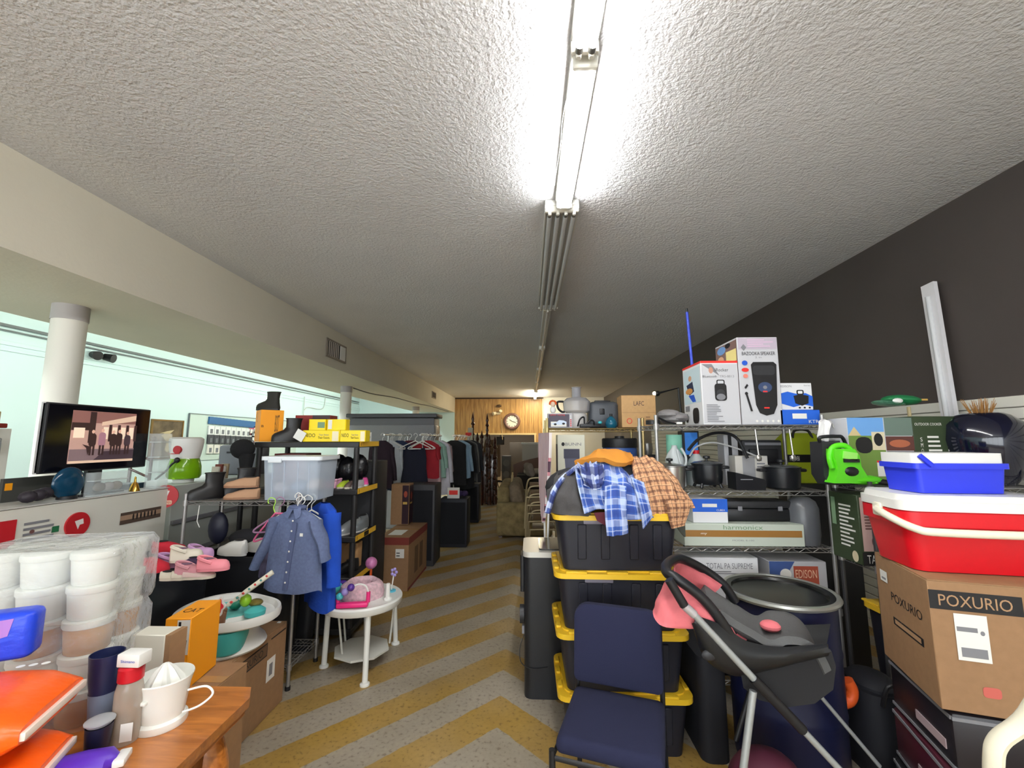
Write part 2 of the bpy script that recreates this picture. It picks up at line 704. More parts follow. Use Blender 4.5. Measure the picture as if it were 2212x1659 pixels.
def panel_wood():
    m = wood_mat('yellow_wood_panelling', (140, 98, 48), (204, 164, 98), 0.4, 2.0, (9, 9, 0.55))
    nt = m.node_tree
    N, L = nt.nodes, nt.links
    b = N['Principled BSDF']
    col = b.inputs['Base Color'].links[0].from_socket
    tc = N.new('ShaderNodeTexCoord')
    sp = N.new('ShaderNodeSeparateXYZ')
    L.new(tc.outputs['Object'], sp.inputs['Vector'])
    a = N.new('ShaderNodeMath'); a.operation = 'MULTIPLY'; a.inputs[1].default_value = 5.2
    L.new(sp.outputs['X'], a.inputs[0])
    f = N.new('ShaderNodeMath'); f.operation = 'FRACT'
    L.new(a.outputs[0], f.inputs[0])
    g = N.new('ShaderNodeMath'); g.operation = 'LESS_THAN'; g.inputs[1].default_value = 0.06
    L.new(f.outputs[0], g.inputs[0])
    mx = N.new('ShaderNodeMix'); mx.data_type = 'RGBA'
    L.new(g.outputs[0], mx.inputs['Factor'])
    L.new(col, mx.inputs[6])
    mx.inputs[7].default_value = lin((104, 70, 34))
    L.new(mx.outputs[2], b.inputs['Base Color'])
    return m


CEILM = plaster_material('textured_ceiling_paint', (222, 222, 224), 0.75, 48, 0.012)
CREAM = plaster_material('cream_wall_paint', (222, 216, 198), 0.12, 30)
MINT = mat('mint_white_wall_paint', (212, 234, 236), 0.8)
CHARW = mat('charcoal_wall_paint', (72, 65, 62), 0.6, noise_amt=0.06, nscale=2, bump=0.05, bscale=40)
OFFW = mat('white_wall_paint', (226, 224, 216), 0.7)
SLATW = mat('white_slatwall', (224, 221, 210), 0.5)
BACKGREY = mat('dim_grey_wall_paint', (146, 138, 126), 0.8)

mb = MB(); mb.box((-2, 9.5, -0.1), (10.7, 29.2, 0.2), floor_material())
struct('floor', mb)
mb = MB(); mb.box((-2, 9.5, ZC + 0.06), (10.7, 29.2, 0.12), CEILM)
struct('ceiling', mb)
mb = MB(); mb.box(((XS + XB) / 2, (YF + YB) / 2, (ZB + ZC) / 2 + 0.01), (XB - XS, YB - YF, ZC - ZB + 0.02), CREAM)
struct('ceiling_beam', mb)
mb = MB()
mb.box((XR + 0.11, 6.5, ZC / 2), (0.2, 23.4, ZC), CHARW)
for k in range(26):                                   # white slat panel on the lower wall
    mb.box((XR + 0.002, 3.2, 0.038 + k * 0.0762), (0.036, 16, 0.0700), SLATW, bev=0.004, seg=1)
mb.box((XR + 0.008, 3.2, 0.99), (0.01, 16, 1.97), mat('slat_groove', (150, 146, 138), 0.6))
struct('wall_right', mb)
mb = MB()
mb.box((XW - 0.1, 9, ZC / 2), (0.2, 28, ZC), MINT)
for z, r in ((3.02, 0.03), (2.93, 0.022)):
    mb.box((XW + 0.012, 9, z), (0.024, 28, r * 2), MINT, bev=0.004, seg=1)
struct('wall_left', mb)
WOODP = panel_wood()
mb = MB()
mb.box(((-3.12 + 0.56) / 2, YB + 0.06, (1.9 + ZC) / 2), (3.68, 0.12, ZC - 1.9), WOODP)
mb.box(((-3.12 - 2.3) / 2, YB + 0.06, 0.95), (0.82, 0.12, 1.9), WOODP)
mb.box(((0.24 + 0.56) / 2, YB + 0.06, 0.95), (0.32, 0.12, 1.9), WOODP)
mb.box(((0.56 + XR) / 2, YB + 0.06, ZC / 2), (XR - 0.56, 0.12, ZC), OFFW)
mb.box(((XW - 3.12) / 2, YB + 0.06, ZC / 2), (-3.12 - XW, 0.12, ZC), MINT)
struct('wall_back', mb)
PALEW = mat('pale_trim_wood', (222, 200, 150), 0.5)
mb = MB()
mb.box((-1.03, YB - 0.015, 1.93), (2.66, 0.05, 0.07), PALEW)
mb.box((0.25, YB - 0.015, 0.95), (0.07, 0.05, 1.9), PALEW)
mb.box((-2.31, YB - 0.015, 0.95), (0.07, 0.05, 1.9), PALEW)
struct('trim_1', mb)
mb = MB()
mb.box((-1.25, YB - 0.02, ZC - 0.03), (3.7, 0.04, 0.06), mat('dark_brown_trim', (70, 56, 44), 0.6))
mb.box((0.575, YB - 0.02, 2.6), (0.03, 0.04, 1.6), OFFW)
struct('trim_2', mb)
mb = MB()
mb.box((-1, 24.0, ZC / 2), (9, 0.1, ZC), BACKGREY)
mb.box((-3.6, 21.1, ZC / 2), (0.1, 5.8, ZC), BACKGREY)
mb.box((1.6, 21.1, ZC / 2), (0.1, 5.8, ZC), BACKGREY)
struct('wall_far', mb)
mb = MB()                                            # unseen shop front made up to admit fill light: low wall, header, mullions
mb.box((-2, YF - 0.1, 0.2), (10.6, 0.2, 0.4), OFFW)
mb.box((-2, YF - 0.1, 3.2), (10.6, 0.2, 0.6), OFFW)
for x in (-7.1, -4.7, -3.1, -1.0, 1.0, 3.1):
    mb.box((x, YF - 0.1, 1.65), (0.14, 0.16, 2.5), OFFW)
struct('wall_front', mb)
mb = MB(); mb.box((-2, YF - 0.1, 1.65), (10.2, 0.012, 2.5), film_mat('window_glass', amount=0.04, rough=0.02, bump=0))  # unseen glazing added to let the world's fill light in
struct('fill_window_1', mb)

for y, r in ((3.46, 0.115), (9.12, 0.115), (14.9, 0.115)):
    mb = MB()
    mb.cyl((0, 0, 0), (0, 0, ZB), r, mat('cream_column_paint', (226, 222, 212), 0.55), seg=32)
    mb.cyl((0, 0, ZB - 0.13), (0, 0, ZB), r + 0.006, mat('grey_column_collar', (178, 172, 170), 0.6), seg=32)
    o = mb.build('column'); o.location = (-3.93, y, 0); o['kind'] = 'structure'

# ---------------------------------------------------------------- fluorescent lights
TUBEON = mat('lit_fluorescent_tube', (255, 252, 240), 0.4, emit=48.0, emit_rgb=(250, 251, 252))
TUBEOFF = mat('unlit_fluorescent_tube', (206, 208, 210), 0.25)
HOUS = mat('white_fixture_enamel', (214, 212, 206), 0.4)
SOCK = mat('lamp_socket_plastic', (240, 238, 228), 0.4)
TUBEEND = mat('tube_metal_cap', (150, 148, 145), 0.3, 0.8)
XL = 0.25


def strip_light(label, y0, y1, width, n, on, drop=0.075, x=XL, group=None, lit=None):
    L_ = y1 - y0
    t = thing('fluorescent_light', label, 'light fixture', (x, y0, ZC), group=group)
    b = MB(); b.box((0, L_ / 2, -0.022), (width, L_ - 0.01, 0.044), HOUS, bev=0.006, seg=1)
    if width > 0.2:
        for sx in (-1, 1):
            b.box((sx * (width / 2 - 0.006), L_ / 2, -0.05), (0.01, L_ - 0.02, 0.04), HOUS)
    hs = b.build('housing', t)
    for yy in (0.03, L_ - 0.03):
        e = MB(); e.box((0, yy, -0.055), (width, 0.03, 0.07), SOCK, bev=0.006, seg=1)
        for k in range(n):
            xx = (k - (n - 1) / 2) * (width / (n + 0.2) if n > 1 else 0)
            e.box((xx, yy, -drop - 0.012), (0.024, 0.028, 0.05), SOCK, bev=0.005, seg=1)
        e.build('end_cap', hs)
    for k in range(n):
        xx = (k - (n - 1) / 2) * (width / (n + 0.2) if n > 1 else 0)
        q = MB()
        q.cyl((xx, 0.075, -drop - 0.018), (xx, L_ - 0.075, -drop - 0.018), 0.0185, (lit or TUBEON) if on else TUBEOFF, seg=12)
        q.cyl((xx, 0.045, -drop - 0.018), (xx, 0.075, -drop - 0.018), 0.0175, TUBEEND, seg=12)
        q.cyl((xx, L_ - 0.075, -drop - 0.018), (xx, L_ - 0.045, -drop - 0.018), 0.0175, TUBEEND, seg=12)
        q.build('tube', t)
    return t


strip_light('lit two tube strip light at the top edge, nearest overhead', -0.72, 1.72, 0.12, 2, True)
# the wide channel with one blown-out lamp bar hung in its middle
t = thing('fluorescent_light', 'short lit strip light glaring bright between the overhead tubes and the unlit four tube one', 'light fixture', (XL + 0.01, 1.735, ZC))
b = MB(); b.box((0, 0.61, -0.022), (0.125, 1.22, 0.044), HOUS, bev=0.004, seg=1); b.build('housing', t)
for yy in (0.02, 1.2):
    b = MB(); b.box((0, yy, -0.07), (0.11, 0.03, 0.07), SOCK, bev=0.006, seg=1); b.build('end_cap', t)
for sx in (-1, 1):
    q = MB(); q.cyl((sx * 0.027, 0.035, -0.09), (sx * 0.027, 1.185, -0.09), 0.019, TUBEON, seg=12); q.build('tube', t)
b = MB(); b.tube(smooth_path([(-0.06, 0.25, -0.03), (-0.075, 0.4, -0.06), (-0.07, 0.6, -0.05), (-0.085, 0.85, -0.09), (-0.08, 1.0, -0.05)], 6), 0.0012, mat('cobweb', (220, 220, 214), 0.8), 4); b.build('cobweb', t)
strip_light('unlit wide strip light holding four dusty tubes', 2.985, 5.43, 0.25, 4, False)
ends = ['second unlit strip light, just past the wide four tube one', 'third unlit strip light along the ceiling line', 'fourth unlit strip light along the ceiling line', 'last unlit strip light before the lit one at the panelled wall']
for i, lab in enumerate(ends):
    strip_light(lab, 5.44 + i * 2.45, 5.44 + i * 2.45 + 2.44, 0.11, 1, False)
strip_light('small far lit strip light touching the panelled back wall', 15.3, 17.74, 0.11, 2, True, lit=mat('far_lit_tube', (255, 244, 214), 0.4, emit=130.0, emit_rgb=(255, 240, 206)))
# more of the same row over the shop floor behind the photographer, 
for yy in (-3.2,):
    strip_light('lit strip light over the shop front, out of view', yy, yy + 2.44, 0.11, 2, True, group='strip lights out of view')

# ---------------------------------------------------------------- fixtures on walls and beam
VENTM = mat('dusty_vent_metal', (150, 140, 128), 0.5, 0.3)
VENTD = mat('vent_dark', (64, 60, 56), 0.8)
for (y0, y1, z0, z1, lab, white) in ((6.43, 7.12, 2.99, 3.25, 'large air vent on the beam face, one louvre panel white', True), (13.75, 14.3, 3.05, 3.24, 'small far air vent on the beam face', False)):
    t = thing('air_vent', lab, 'vent', (XB, (y0 + y1) / 2, (z0 + z1) / 2))
    w, h = y1 - y0, z1 - z0
    b = MB(); b.box((0.006, 0, 0), (0.008, w, h), VENTD); b.build('duct_plate', t)
    b = MB()
    for s_ in (-1, 1):
        b.box((0.012, s_ * w / 2, 0), (0.02, 0.03, h + 0.03), VENTM)
        b.box((0.012, 0, s_ * h / 2), (0.02, w, 0.03), VENTM)
    b.build('frame', t)
    b = MB()
    n = 11
    for k in range(n):
        yy = -w / 2 + w * (k + 0.5) / n
        if white and yy > w * 0.18:
            continue
        b.box((0.012, yy, 0), (0.016, 0.02, h), VENTM, rot=rotm(rz=0.5))
    b.build('louvre_grille', t)
    if white:
        b = MB(); b.box((0.013, w * 0.33, 0), (0.012, w * 0.27, h * 0.92), WHITE); b.build('white_panel', t)

b = MB()
for dy in (-0.1, 0.1):
    b.cyl((0.03, dy, 0), (0.16, dy * 1.35, -0.03), 0.055, BLACK, 0.075, 16)
b.box((0.02, 0, 0), (0.05, 0.2, 0.07), BLACK, bev=0.01)
p = P(210, 763, x=XW)
solo('emergency_light', b, 'black twin-head emergency lamp high on the mint wall', 'lamp', (XW + 0.002, p.y, p.z - 0.04))
b = MB()
b.cyl((0, -4, 0), (0, 17.9, 0), 0.022, mat('conduit_grey', (128, 134, 136), 0.5, 0.3), seg=8)
b.cyl((0, -4, -0.07), (0, 17.9, -0.07), 0.012, mat('conduit_grey'), seg=8)
p = P(0, 706, x=XW)
solo('conduit_pipe', b, 'long grey conduit running along the mint wall under the ceiling', 'pipe', (XW + 0.05, 0, p.z + 0.03))
a, c = P(655, 857, x=XW), P(655, 900, x=XW)
b = MB(); b.tube(smooth_path([(0, 0, 0), (0, 0, -0.5), (0, 0, -1.6)], 4), 0.014, mat('conduit_pale', (196, 206, 204), 0.5), 6)
b.tube(smooth_path([(0, 0.04, -0.42), (0, 0.25, -0.32), (0, 1.1, -0.32), (0, 1.35, -0.2), (0, 1.4, 0.1)], 6), 0.014, mat('conduit_pale'), 6)
solo('conduit_branch', b, 'pale thin conduit dropping down the mint wall with a side bend', 'pipe', (XW + 0.045, a.y, a.z))
b = MB()
b.tube(smooth_path([(0.1, 0, 0), (0.25, 0.7, -0.05), (0.4, 2.0, -0.02), (0.62, 3.4, -0.06), (0.7, 4.8, -0.03), (0.74, 7.8, -0.02)], 6), 0.012, mat('dark_cable', (88, 84, 82), 0.6), 6)
solo('ceiling_cable', b, 'dark cable sagging along the beam underside from the second column', 'cable', (-3.93, 9.25, ZB - 0.02))
b = MB()
b.box((0, 0, 0), (0.16, 0.06, 0.09), mat('bright_speaker_lamp', (240, 228, 196), 0.4), bev=0.02)
b.cyl((-0.1, 0, 0.02), (-0.22, -0.08, -0.02), 0.05, mat('bright_speaker_lamp'), 0.08, 12)
b.cyl((0.05, 0, 0.03), (0.1, -0.1, 0.1), 0.05, mat('bright_speaker_lamp'), 0.07, 12)
p = P(1077, 893, y=YB - 0.05)
solo('spot_lamp', b, 'cream twin spot lamp on the wood panelling beside the clock', 'lamp', p)
b = MB(); b.ell((0, 0, 0), (0.1, 0.04, 0.06), mat('dark_brass', (90, 70, 50), 0.5, 0.4), 12); b.cyl((-0.12, 0, -0.02), (0, 0, 0), 0.03, mat('dark_brass'), seg=8)
solo('wall_bracket', b, 'small dark bracket on the wood panelling above the spot lamp', 'bracket', P(1078, 877, y=YB - 0.04))
b = MB(); b.tube([(0, 0, 0), (0.03, 0, -0.5), (0.05, 0, -0.85)], 0.012, PALEW, 6)
solo('lamp_cord', b, 'pale cord hanging straight down the panelling under the spot lamp', 'cord', P(1083, 905, y=YB - 0.02))

# wall clock
p = P(1106, 910, y=YB - 0.06)
t = thing('wall_clock', 'round wall clock with a brown rim and white dial', 'clock', p)
r = 0.34
b = MB()
ring = []
for k in range(40):
    a = 2 * PI * k / 40
    ring.append(Vector((r * 0.86 * math.cos(a), 0, r * 0.86 * math.sin(a))))
b.tube(ring, 0.055, mat('mauve_brown_rim', (112, 82, 78), 0.35), 10, closed=True); b.build('rim', t)
b = MB(); b.cyl((0, 0.03, 0), (0, 0.0, 0), r * 0.84, mat('clock_dial', (238, 238, 230), 0.5), seg=36)
f = Face(b, (-r, 0.0, -r), (2 * r, 0, 0), (0, 0, 2 * r))
for k in range(12):
    a = 2 * PI * k / 12
    f.ell(0.5 + 0.31 * math.cos(a), 0.5 + 0.31 * math.sin(a), 0.02, 0.035, INK, 8)
dl = b.build('dial', t)
b = MB(); b.tube([(0, -0.008, 0), (-0.1, -0.008, 0.07)], 0.012, INK, 6); b.build('hour_hand', dl)
b = MB(); b.tube([(0, -0.012, 0), (0.17, -0.012, -0.05)], 0.009, INK, 6); b.build('minute_hand', dl)
# ================================================================ RIGHT SIDE
BLUEP = mat('royal_blue_plastic', (42, 58, 214), 0.4)
REDP = mat('bright_red_plastic', (206, 12, 28), 0.4)
NAVYF = mat('navy_fabric', (28, 31, 58), 0.95, bump=0.25, bscale=500)
PINKF = mat('coral_pink_fabric', (222, 116, 122), 0.9, noise_amt=0.12, nscale=14, bump=0.3, bscale=18)
GREYF = mat('grey_jersey_fabric', (84, 84, 84), 0.95, bump=0.2, bscale=300)
STEEL = mat('brushed_steel', (176, 172, 166), 0.3, 0.85)
SILVERP = mat('silver_painted_tube', (168, 172, 172), 0.35, 0.4)
REDINK = mat('red_ink', (216, 46, 40), 0.6)
BLUEINK = mat('blue_ink', (28, 82, 190), 0.6)
ORANGEP = mat('orange_plastic', (226, 92, 36), 0.5)
MAROON = mat('maroon_vinyl', (70, 26, 38), 0.35)


def wire_unit(name, label, loc, rz, w, d, levels, top, wire, post, group=None, thick=0.03):
    """zinc wire shelving: four posts, one truss-edged wire shelf per level"""
    t = thing(name, label, 'shelf', loc, rz, group)
    for x in (0, w):
        for y in (0, d):
            b = MB(); b.cyl((x, y, 0), (x, y, top), 0.0125, post, seg=10); b.cyl((x, y, 0), (x, y, 0.025), 0.018, BLACK, seg=10)
            for z in levels:
                b.cyl((x, y, z - thick - 0.006), (x, y, z + 0.006), 0.019, wire, seg=10)
            b.build('post', t)
    for z in levels:
        b = MB()
        z0, z1 = z - 0.004, z - thick
        for y in (0, d):
            b.cyl((0, y, z0), (w, y, z0), 0.0035, wire, seg=5)
            b.cyl((0, y, z1), (w, y, z1), 0.003, wire, seg=5)
            n = max(6, int(w / 0.045))
            b.tube([(w * k / n, y, z0 if k % 2 else z1) for k in range(n + 1)], 0.0024, wire, 4)
        for x in (0, w):
            b.cyl((x, 0, z0), (x, d, z0), 0.0035, wire, seg=5)
            b.cyl((x, 0, z1), (x, d, z1), 0.003, wire, seg=5)
            n = max(4, int(d / 0.045))
            b.tube([(x, d * k / n, z0 if k % 2 else z1) for k in range(n + 1)], 0.0024, wire, 4)
        n = int(w / 0.028)
        for k in range(1, n):
            b.cyl((w * k / n, 0, z - 0.0022), (w * k / n, d, z - 0.0022), 0.0018, wire, seg=4)
        for k in (1, 2, 3):
            b.cyl((0, d * k / 4, z - 0.006), (w, d * k / 4, z - 0.006), 0.0026, wire, seg=4)
        b.build('wire_shelf', t)
    return t


UX, UY = 0.885, 3.07
Z5, Z4, Z3, Z2 = 1.803, 1.355, 0.986, 0.60
wire_unit('wire_shelf_unit', 'tall chrome wire shelf unit carrying the speaker boxes and black pots', (UX, UY, 0), 0, 1.13, 0.46, [0.16, Z2, Z3, Z4, Z5], 1.87, DULLCHROME, DULLCHROME)
wire_unit('wire_shelf_unit', 'tall wire shelf unit further back, its chrome tinted for warm light, under the food processor', (0.17, 4.1, 0), 0, 0.89, 0.46, [0.16, 0.72, 1.3, 1.806], 1.9, WARMCHROME, WARMCHROME)
X3, Y3 = 2.03, 2.72
S3, S3B = 1.418, 0.961
wire_unit('wire_shelf_unit', 'lower wire shelf unit at the slatted wall under the navy vase', (X3, Y3, 0), 0, 1.05, 0.3, [0.2, S3B, S3], 1.45, DULLCHROME, mat('dark_post', (74, 74, 76), 0.4, 0.5))


def carton(name, label, cat, loc, w, d, h, m, rz=0, group=None, rx=0, ry=0, bev=0.003):
    """a box standing on loc (centre of its base); returns (thing, body builder)"""
    t = thing(name, label, cat, loc, rz, group, rx, ry)
    b = MB(); b.box((0, 0, h / 2), (w, d, h), m, bev=bev, seg=1)
    return t, b


def flaps(t, w, d, h, m, tape=True):
    b = MB()
    b.box((0, -d * 0.252, h + 0.0022), (w * 0.996, d * 0.49, 0.003), m)
    b.box((0, d * 0.252, h + 0.0022), (w * 0.996, d * 0.49, 0.003), m)
    fl = b.build('flap', t)
    if tape:
        b = MB(); b.box((0, 0, h + 0.0045), (w * 1.0, 0.05, 0.001), mat('packing_tape', (176, 138, 92), 0.25)); b.build('tape', fl)


# ---- speaker boxes on the top shelf
SKIN = mat('print_skin', (206, 158, 124), 0.7)
BOXW = mat('glossy_white_board', (226, 226, 228), 0.4)
BOXG = mat('pale_grey_print', (196, 196, 200), 0.45)
cx, _, w, h = fit(1516, 1597, 777, 915, UY + 0.03)
d = 0.36
t, b = carton('speaker_box', 'white portable speaker carton with a red top edge beside the blue pole', 'box', (cx, UY + 0.03 + d / 2, Z5), w, d, h, BOXW)
f = box_face(b, w, d, h, 'front')
f.rect(0, 0.965, 1, 1, REDINK).rect(0.02, 0.02, 0.98, 0.95, BOXG).poly([(0.02, 0.95), (0.3, 0.95), (0.5, 0.76), (0.02, 0.95)], GREYINK)
f.ell(0.27, 0.85, 0.06, 0.05, mat('rosegold_ink', (190, 140, 120), 0.5)).text(0.38, 0.83, 0.74, 0.88, 'iRocker', INK)
f.text(0.04, 0.735, 0.42, 0.77, 'Bluetooth', INK).text(0.5, 0.735, 0.88, 0.77, 'TRS-8813', GREYINK)
f.rrect(0.4, 0.62, 0.62, 0.7, INK, 0.3).rrect(0.43, 0.63, 0.59, 0.685, BOXG, 0.3).rrect(0.34, 0.37, 0.66, 0.64, INK, 0.25)
f.ell(0.5, 0.49, 0.11, 0.06, DARK).ell(0.5, 0.43, 0.12, 0.05, GREYINK)
f.lines(0.1, 0.04, 0.55, 0.32, 11, GREYINK, 3)
f = box_face(b, w, d, h, 'left')
f.rect(0, 0.965, 1, 1, REDINK).rect(0.05, 0.36, 0.95, 0.93, mat('sky_print', (196, 214, 220), 0.6))
f.poly([(0.2, 0.68), (0.55, 0.72), (0.62, 0.55), (0.35, 0.5)], mat('shirt_print', (30, 40, 70), 0.6)).ell(0.42, 0.78, 0.09, 0.045, SKIN)
f.poly([(0.3, 0.5), (0.6, 0.5), (0.7, 0.38), (0.52, 0.38)], BLUEINK).ell(0.35, 0.57, 0.2, 0.05, mat('guitar_print', (204, 140, 70), 0.6))
f.rrect(0.5, 0.03, 0.82, 0.28, INK, 0.3).rrect(0.1, 0.06, 0.24, 0.2, INK, 0.4).rect(0.1, 0.24, 0.34, 0.33, GREYINK)
b.build('carton', t)

cx, _, w, h = fit(1596, 1684, 726, 915, UY + 0.03)
w = min(w, 0.285)
t, b = carton('speaker_box', 'tallest speaker carton, picture of a black tapered party speaker on its front', 'box', (cx + 0.004, UY + 0.03 + d / 2, Z5), w, d, h, BOXG)
f = box_face(b, w, d, h, 'front')
f.rect(0.02, 0.86, 0.98, 0.99, mat('mauve_print', (186, 174, 188), 0.5)).lines(0.25, 0.88, 0.9, 0.98, 4, mat('pink_print', (214, 180, 206), 0.5), 8)
f.text(0.1, 0.79, 0.92, 0.83, 'BAZOOKA SPEAKER', INK).text(0.42, 0.755, 0.58, 0.775, '2 in', GREYINK)
f.poly([(0.08, 0.88), (0.15, 0.92), (0.22, 0.88), (0.15, 0.84)], GREYINK)
f.poly([(0.3, 0.68), (0.36, 0.71), (0.86, 0.71), (0.93, 0.68), (0.88, 0.22), (0.78, 0.12), (0.6, 0.1), (0.44, 0.13), (0.36, 0.22)], INK)
f.rrect(0.34, 0.56, 0.88, 0.67, DARK, 0.3).ell(0.61, 0.42, 0.17, 0.06, mat('speaker_cone_print', (54, 70, 104), 0.5)).ell(0.61, 0.42, 0.05, 0.02, GREYINK).rect(0.55, 0.365, 0.66, 0.38, REDINK).rect(0.55, 0.18, 0.68, 0.195, REDINK)
f.ell(0.15, 0.7, 0.07, 0.028, BLUEINK).ell(0.15, 0.62, 0.09, 0.024, REDINK).ell(0.15, 0.55, 0.06, 0.024, mat('salmon_print', (222, 130, 112), 0.6))
f.poly([(0.12, 0.34), (0.17, 0.34), (0.27, 0.15), (0.22, 0.15)], INK).ell(0.14, 0.35, 0.04, 0.018, INK).poly([(0.1, 0.42), (0.17, 0.46), (0.2, 0.44), (0.13, 0.4)], INK)
for k in range(5):
    f.ell(0.35 + k * 0.13, 0.04, 0.03, 0.014, PAPER)
f = box_face(b, w, d, h, 'left')
f.rect(0.02, 0.02, 0.98, 0.98, mat('crowd_print', (120, 92, 84), 0.6)).rect(0.5, 0.74, 0.95, 0.88, mat('yellow_print', (232, 214, 140), 0.6)).ell(0.3, 0.92, 0.2, 0.05, mat('blue_print', (110, 150, 200), 0.6)).ell(0.25, 0.8, 0.15, 0.05, SKIN).ell(0.6, 0.95, 0.12, 0.03, INK).rect(0.05, 0.55, 0.95, 0.7, INK)
b.build('carton', t)

cx, _, w, h = fit(1686, 1772, 883, 915, UY + 0.03)
t, b = carton('battery_box', 'flat royal blue carton lying at the end of the top shelf', 'box', (cx, UY + 0.03 + 0.15, Z5), w, 0.3, h, mat('blue_board', (32, 96, 206), 0.45))
f = box_face(b, w, 0.3, h, 'front'); f.rect(0.3, 0.4, 0.66, 0.75, PAPER).text(0.7, 0.1, 0.95, 0.32, 'KTR', PAPER)
b.build('carton', t)
Z = Z5 + h + 0.001
cx, _, w, h = fit(1680, 1751, 825, 883, UY + 0.05)
t, b = carton('appliance_box', 'small white and blue carton with a black cube picture, on the flat blue carton', 'box', (cx + 0.012, UY + 0.05 + 0.1, Z), w, 0.2, h, BOXW)
f = box_face(b, w, 0.2, h, 'front')
f.poly([(0, 0.6), (0.25, 0.68), (0.5, 0.6), (0.8, 0.62), (1, 0.5), (1, 0.12), (0.7, 0.2), (0.4, 0.1), (0, 0.25)], mat('blue_board')).text(0.05, 0.84, 0.38, 0.92, 'EDISON', GREYINK).text(0.76, 0.88, 0.95, 0.93, 'Stereo', GREYINK)
f.poly([(0.42, 0.52), (0.62, 0.58), (0.88, 0.52), (0.86, 0.24), (0.66, 0.15), (0.46, 0.24)], INK).rrect(0.52, 0.56, 0.74, 0.74, INK).rrect(0.56, 0.6, 0.7, 0.7, BOXW)
for k in range(3):
    f.ell(0.58 + k * 0.15, 0.08, 0.035, 0.035, INK, 10)
b.build('carton', t)

b = MB(); b.tube([(0, 0, 0), (-0.012, 0.0, 0.5), (-0.03, 0.0, 0.93)], 0.011, mat('blue_pole_enamel', (58, 78, 196), 0.4), 10); b.cyl((-0.03, 0, 0.93), (-0.031, 0, 0.96), 0.008, BLACK)
p = P(1497, 790, y=3.48)
solo('broom_pole', b, 'thin blue pole standing up behind the white speaker carton', 'pole', (p.x + 0.008, 3.49, Z5))
b = MB()
for k in range(4):
    b.ell((RND.uniform(-0.04, 0.04), RND.uniform(-0.05, 0.05), 0.045 + 0.012 * k), (0.085, 0.1, 0.04), film_mat('grey_bag_film', (140, 136, 136), 0.7, 0.3, 0.8, 20), 14)
p = P(1452, 905, y=3.3)
solo('plastic_bag', b, 'crumpled grey plastic bag beside the white speaker carton', 'bag', (p.x, 3.3, Z5 + 0.003))
b = MB()
b.cyl((0, 0, 0.0), (0.0, 0, 0.03), 0.05, BLACK, seg=20); b.tube(smooth_path([(0.04, 0, 0.05), (0.1, 0, 0.02), (0.16, 0, 0.006)], 5), 0.012, BLACK, 8, flat=0.6)
b.box((0.18, 0, 0.01), (0.04, 0.04, 0.014), PAPER)
p = P(1412, 905, y=3.12)
solo('strap_roll', b, 'black strap roll with a white tag at the shelf corner below the tan box', 'strap', (p.x, 3.14, Z5 + 0.003))
# desk lamp at the back: bent black arm
t = thing('desk_lamp', 'black bent arm lamp with a small bright bulb behind the grey bag', 'lamp', (1.56, 4.65, 0))
b = MB(); b.cyl((0, 0, 0), (0, 0, 0.02), 0.12, BLACK); b.build('base', t)
a1, a2, a3 = P(1472, 905, y=4.65), P(1465, 838, y=4.65), P(1420, 850, y=4.65)
b = MB(); b.tube([Vector((0, 0, 0.02)), a1 - Vector((1.56, 4.65, 0)), a2 - Vector((1.56, 4.65, 0)), a3 - Vector((1.56, 4.65, 0))], 0.012, BLACK, 8); b.build('arm', t)
b = MB(); b.ell(a3 - Vector((1.56, 4.65, 0)), (0.03, 0.03, 0.03), BLACK, 10); b.ell(a3 - Vector((1.59, 4.65, 0)), (0.022, 0.022, 0.022), mat('lamp_bulb', (255, 236, 200), 0.3, emit=3), 10); b.build('head', t)

# ---- second level: pots and jugs
def pot(label, x0, x1, y0, y1, Y, z, m, legs=False, lidm=None, depth=None):
    cx, _, w, h = fit(x0, x1, y0, y1, Y)
    r = w / 2
    t = thing('cooking_pot', label, 'pot', (cx, Y + r, z))
    zl = 0.03 if legs else 0.0
    b = MB(); b.lathe([(r * 0.82, zl), (r * 0.92, zl + 0.012), (r * 0.97, h * 0.4), (r, h * 0.86), (r + 0.006, h * 0.88), (r + 0.006, h * 0.9), (r * 0.93, h * 0.9)], m, seg=32); b.build('body', t)
    b = MB(); b.lathe([(r * 0.99, h * 0.902), (r * 0.8, h * 0.96), (r * 0.3, h * 1.0), (0.001, h * 1.0)], lidm or m, seg=32); ld = b.build('lid', t)
    b = MB(); b.lathe([(0.008, h), (0.008, h + 0.012), (0.024, h + 0.018), (0.022, h + 0.032), (0.001, h + 0.036)], BLACK, seg=16); b.build('knob', ld)
    for s_ in (-1, 1):
        b = MB(); b.box((s_ * (r + 0.02), 0, h * 0.76), (0.05, 0.06, 0.022), BLACK, bev=0.008); b.build('handle', t)
    if legs:
        for a in (0.7, 2.4, 3.9, 5.5):
            b = MB(); b.tube([(r * 0.7 * math.cos(a), r * 0.7 * math.sin(a), zl + 0.03), (r * 0.95 * math.cos(a), r * 0.95 * math.sin(a), 0.008)], 0.011, BLACK, 8); b.build('leg', t)
    return t


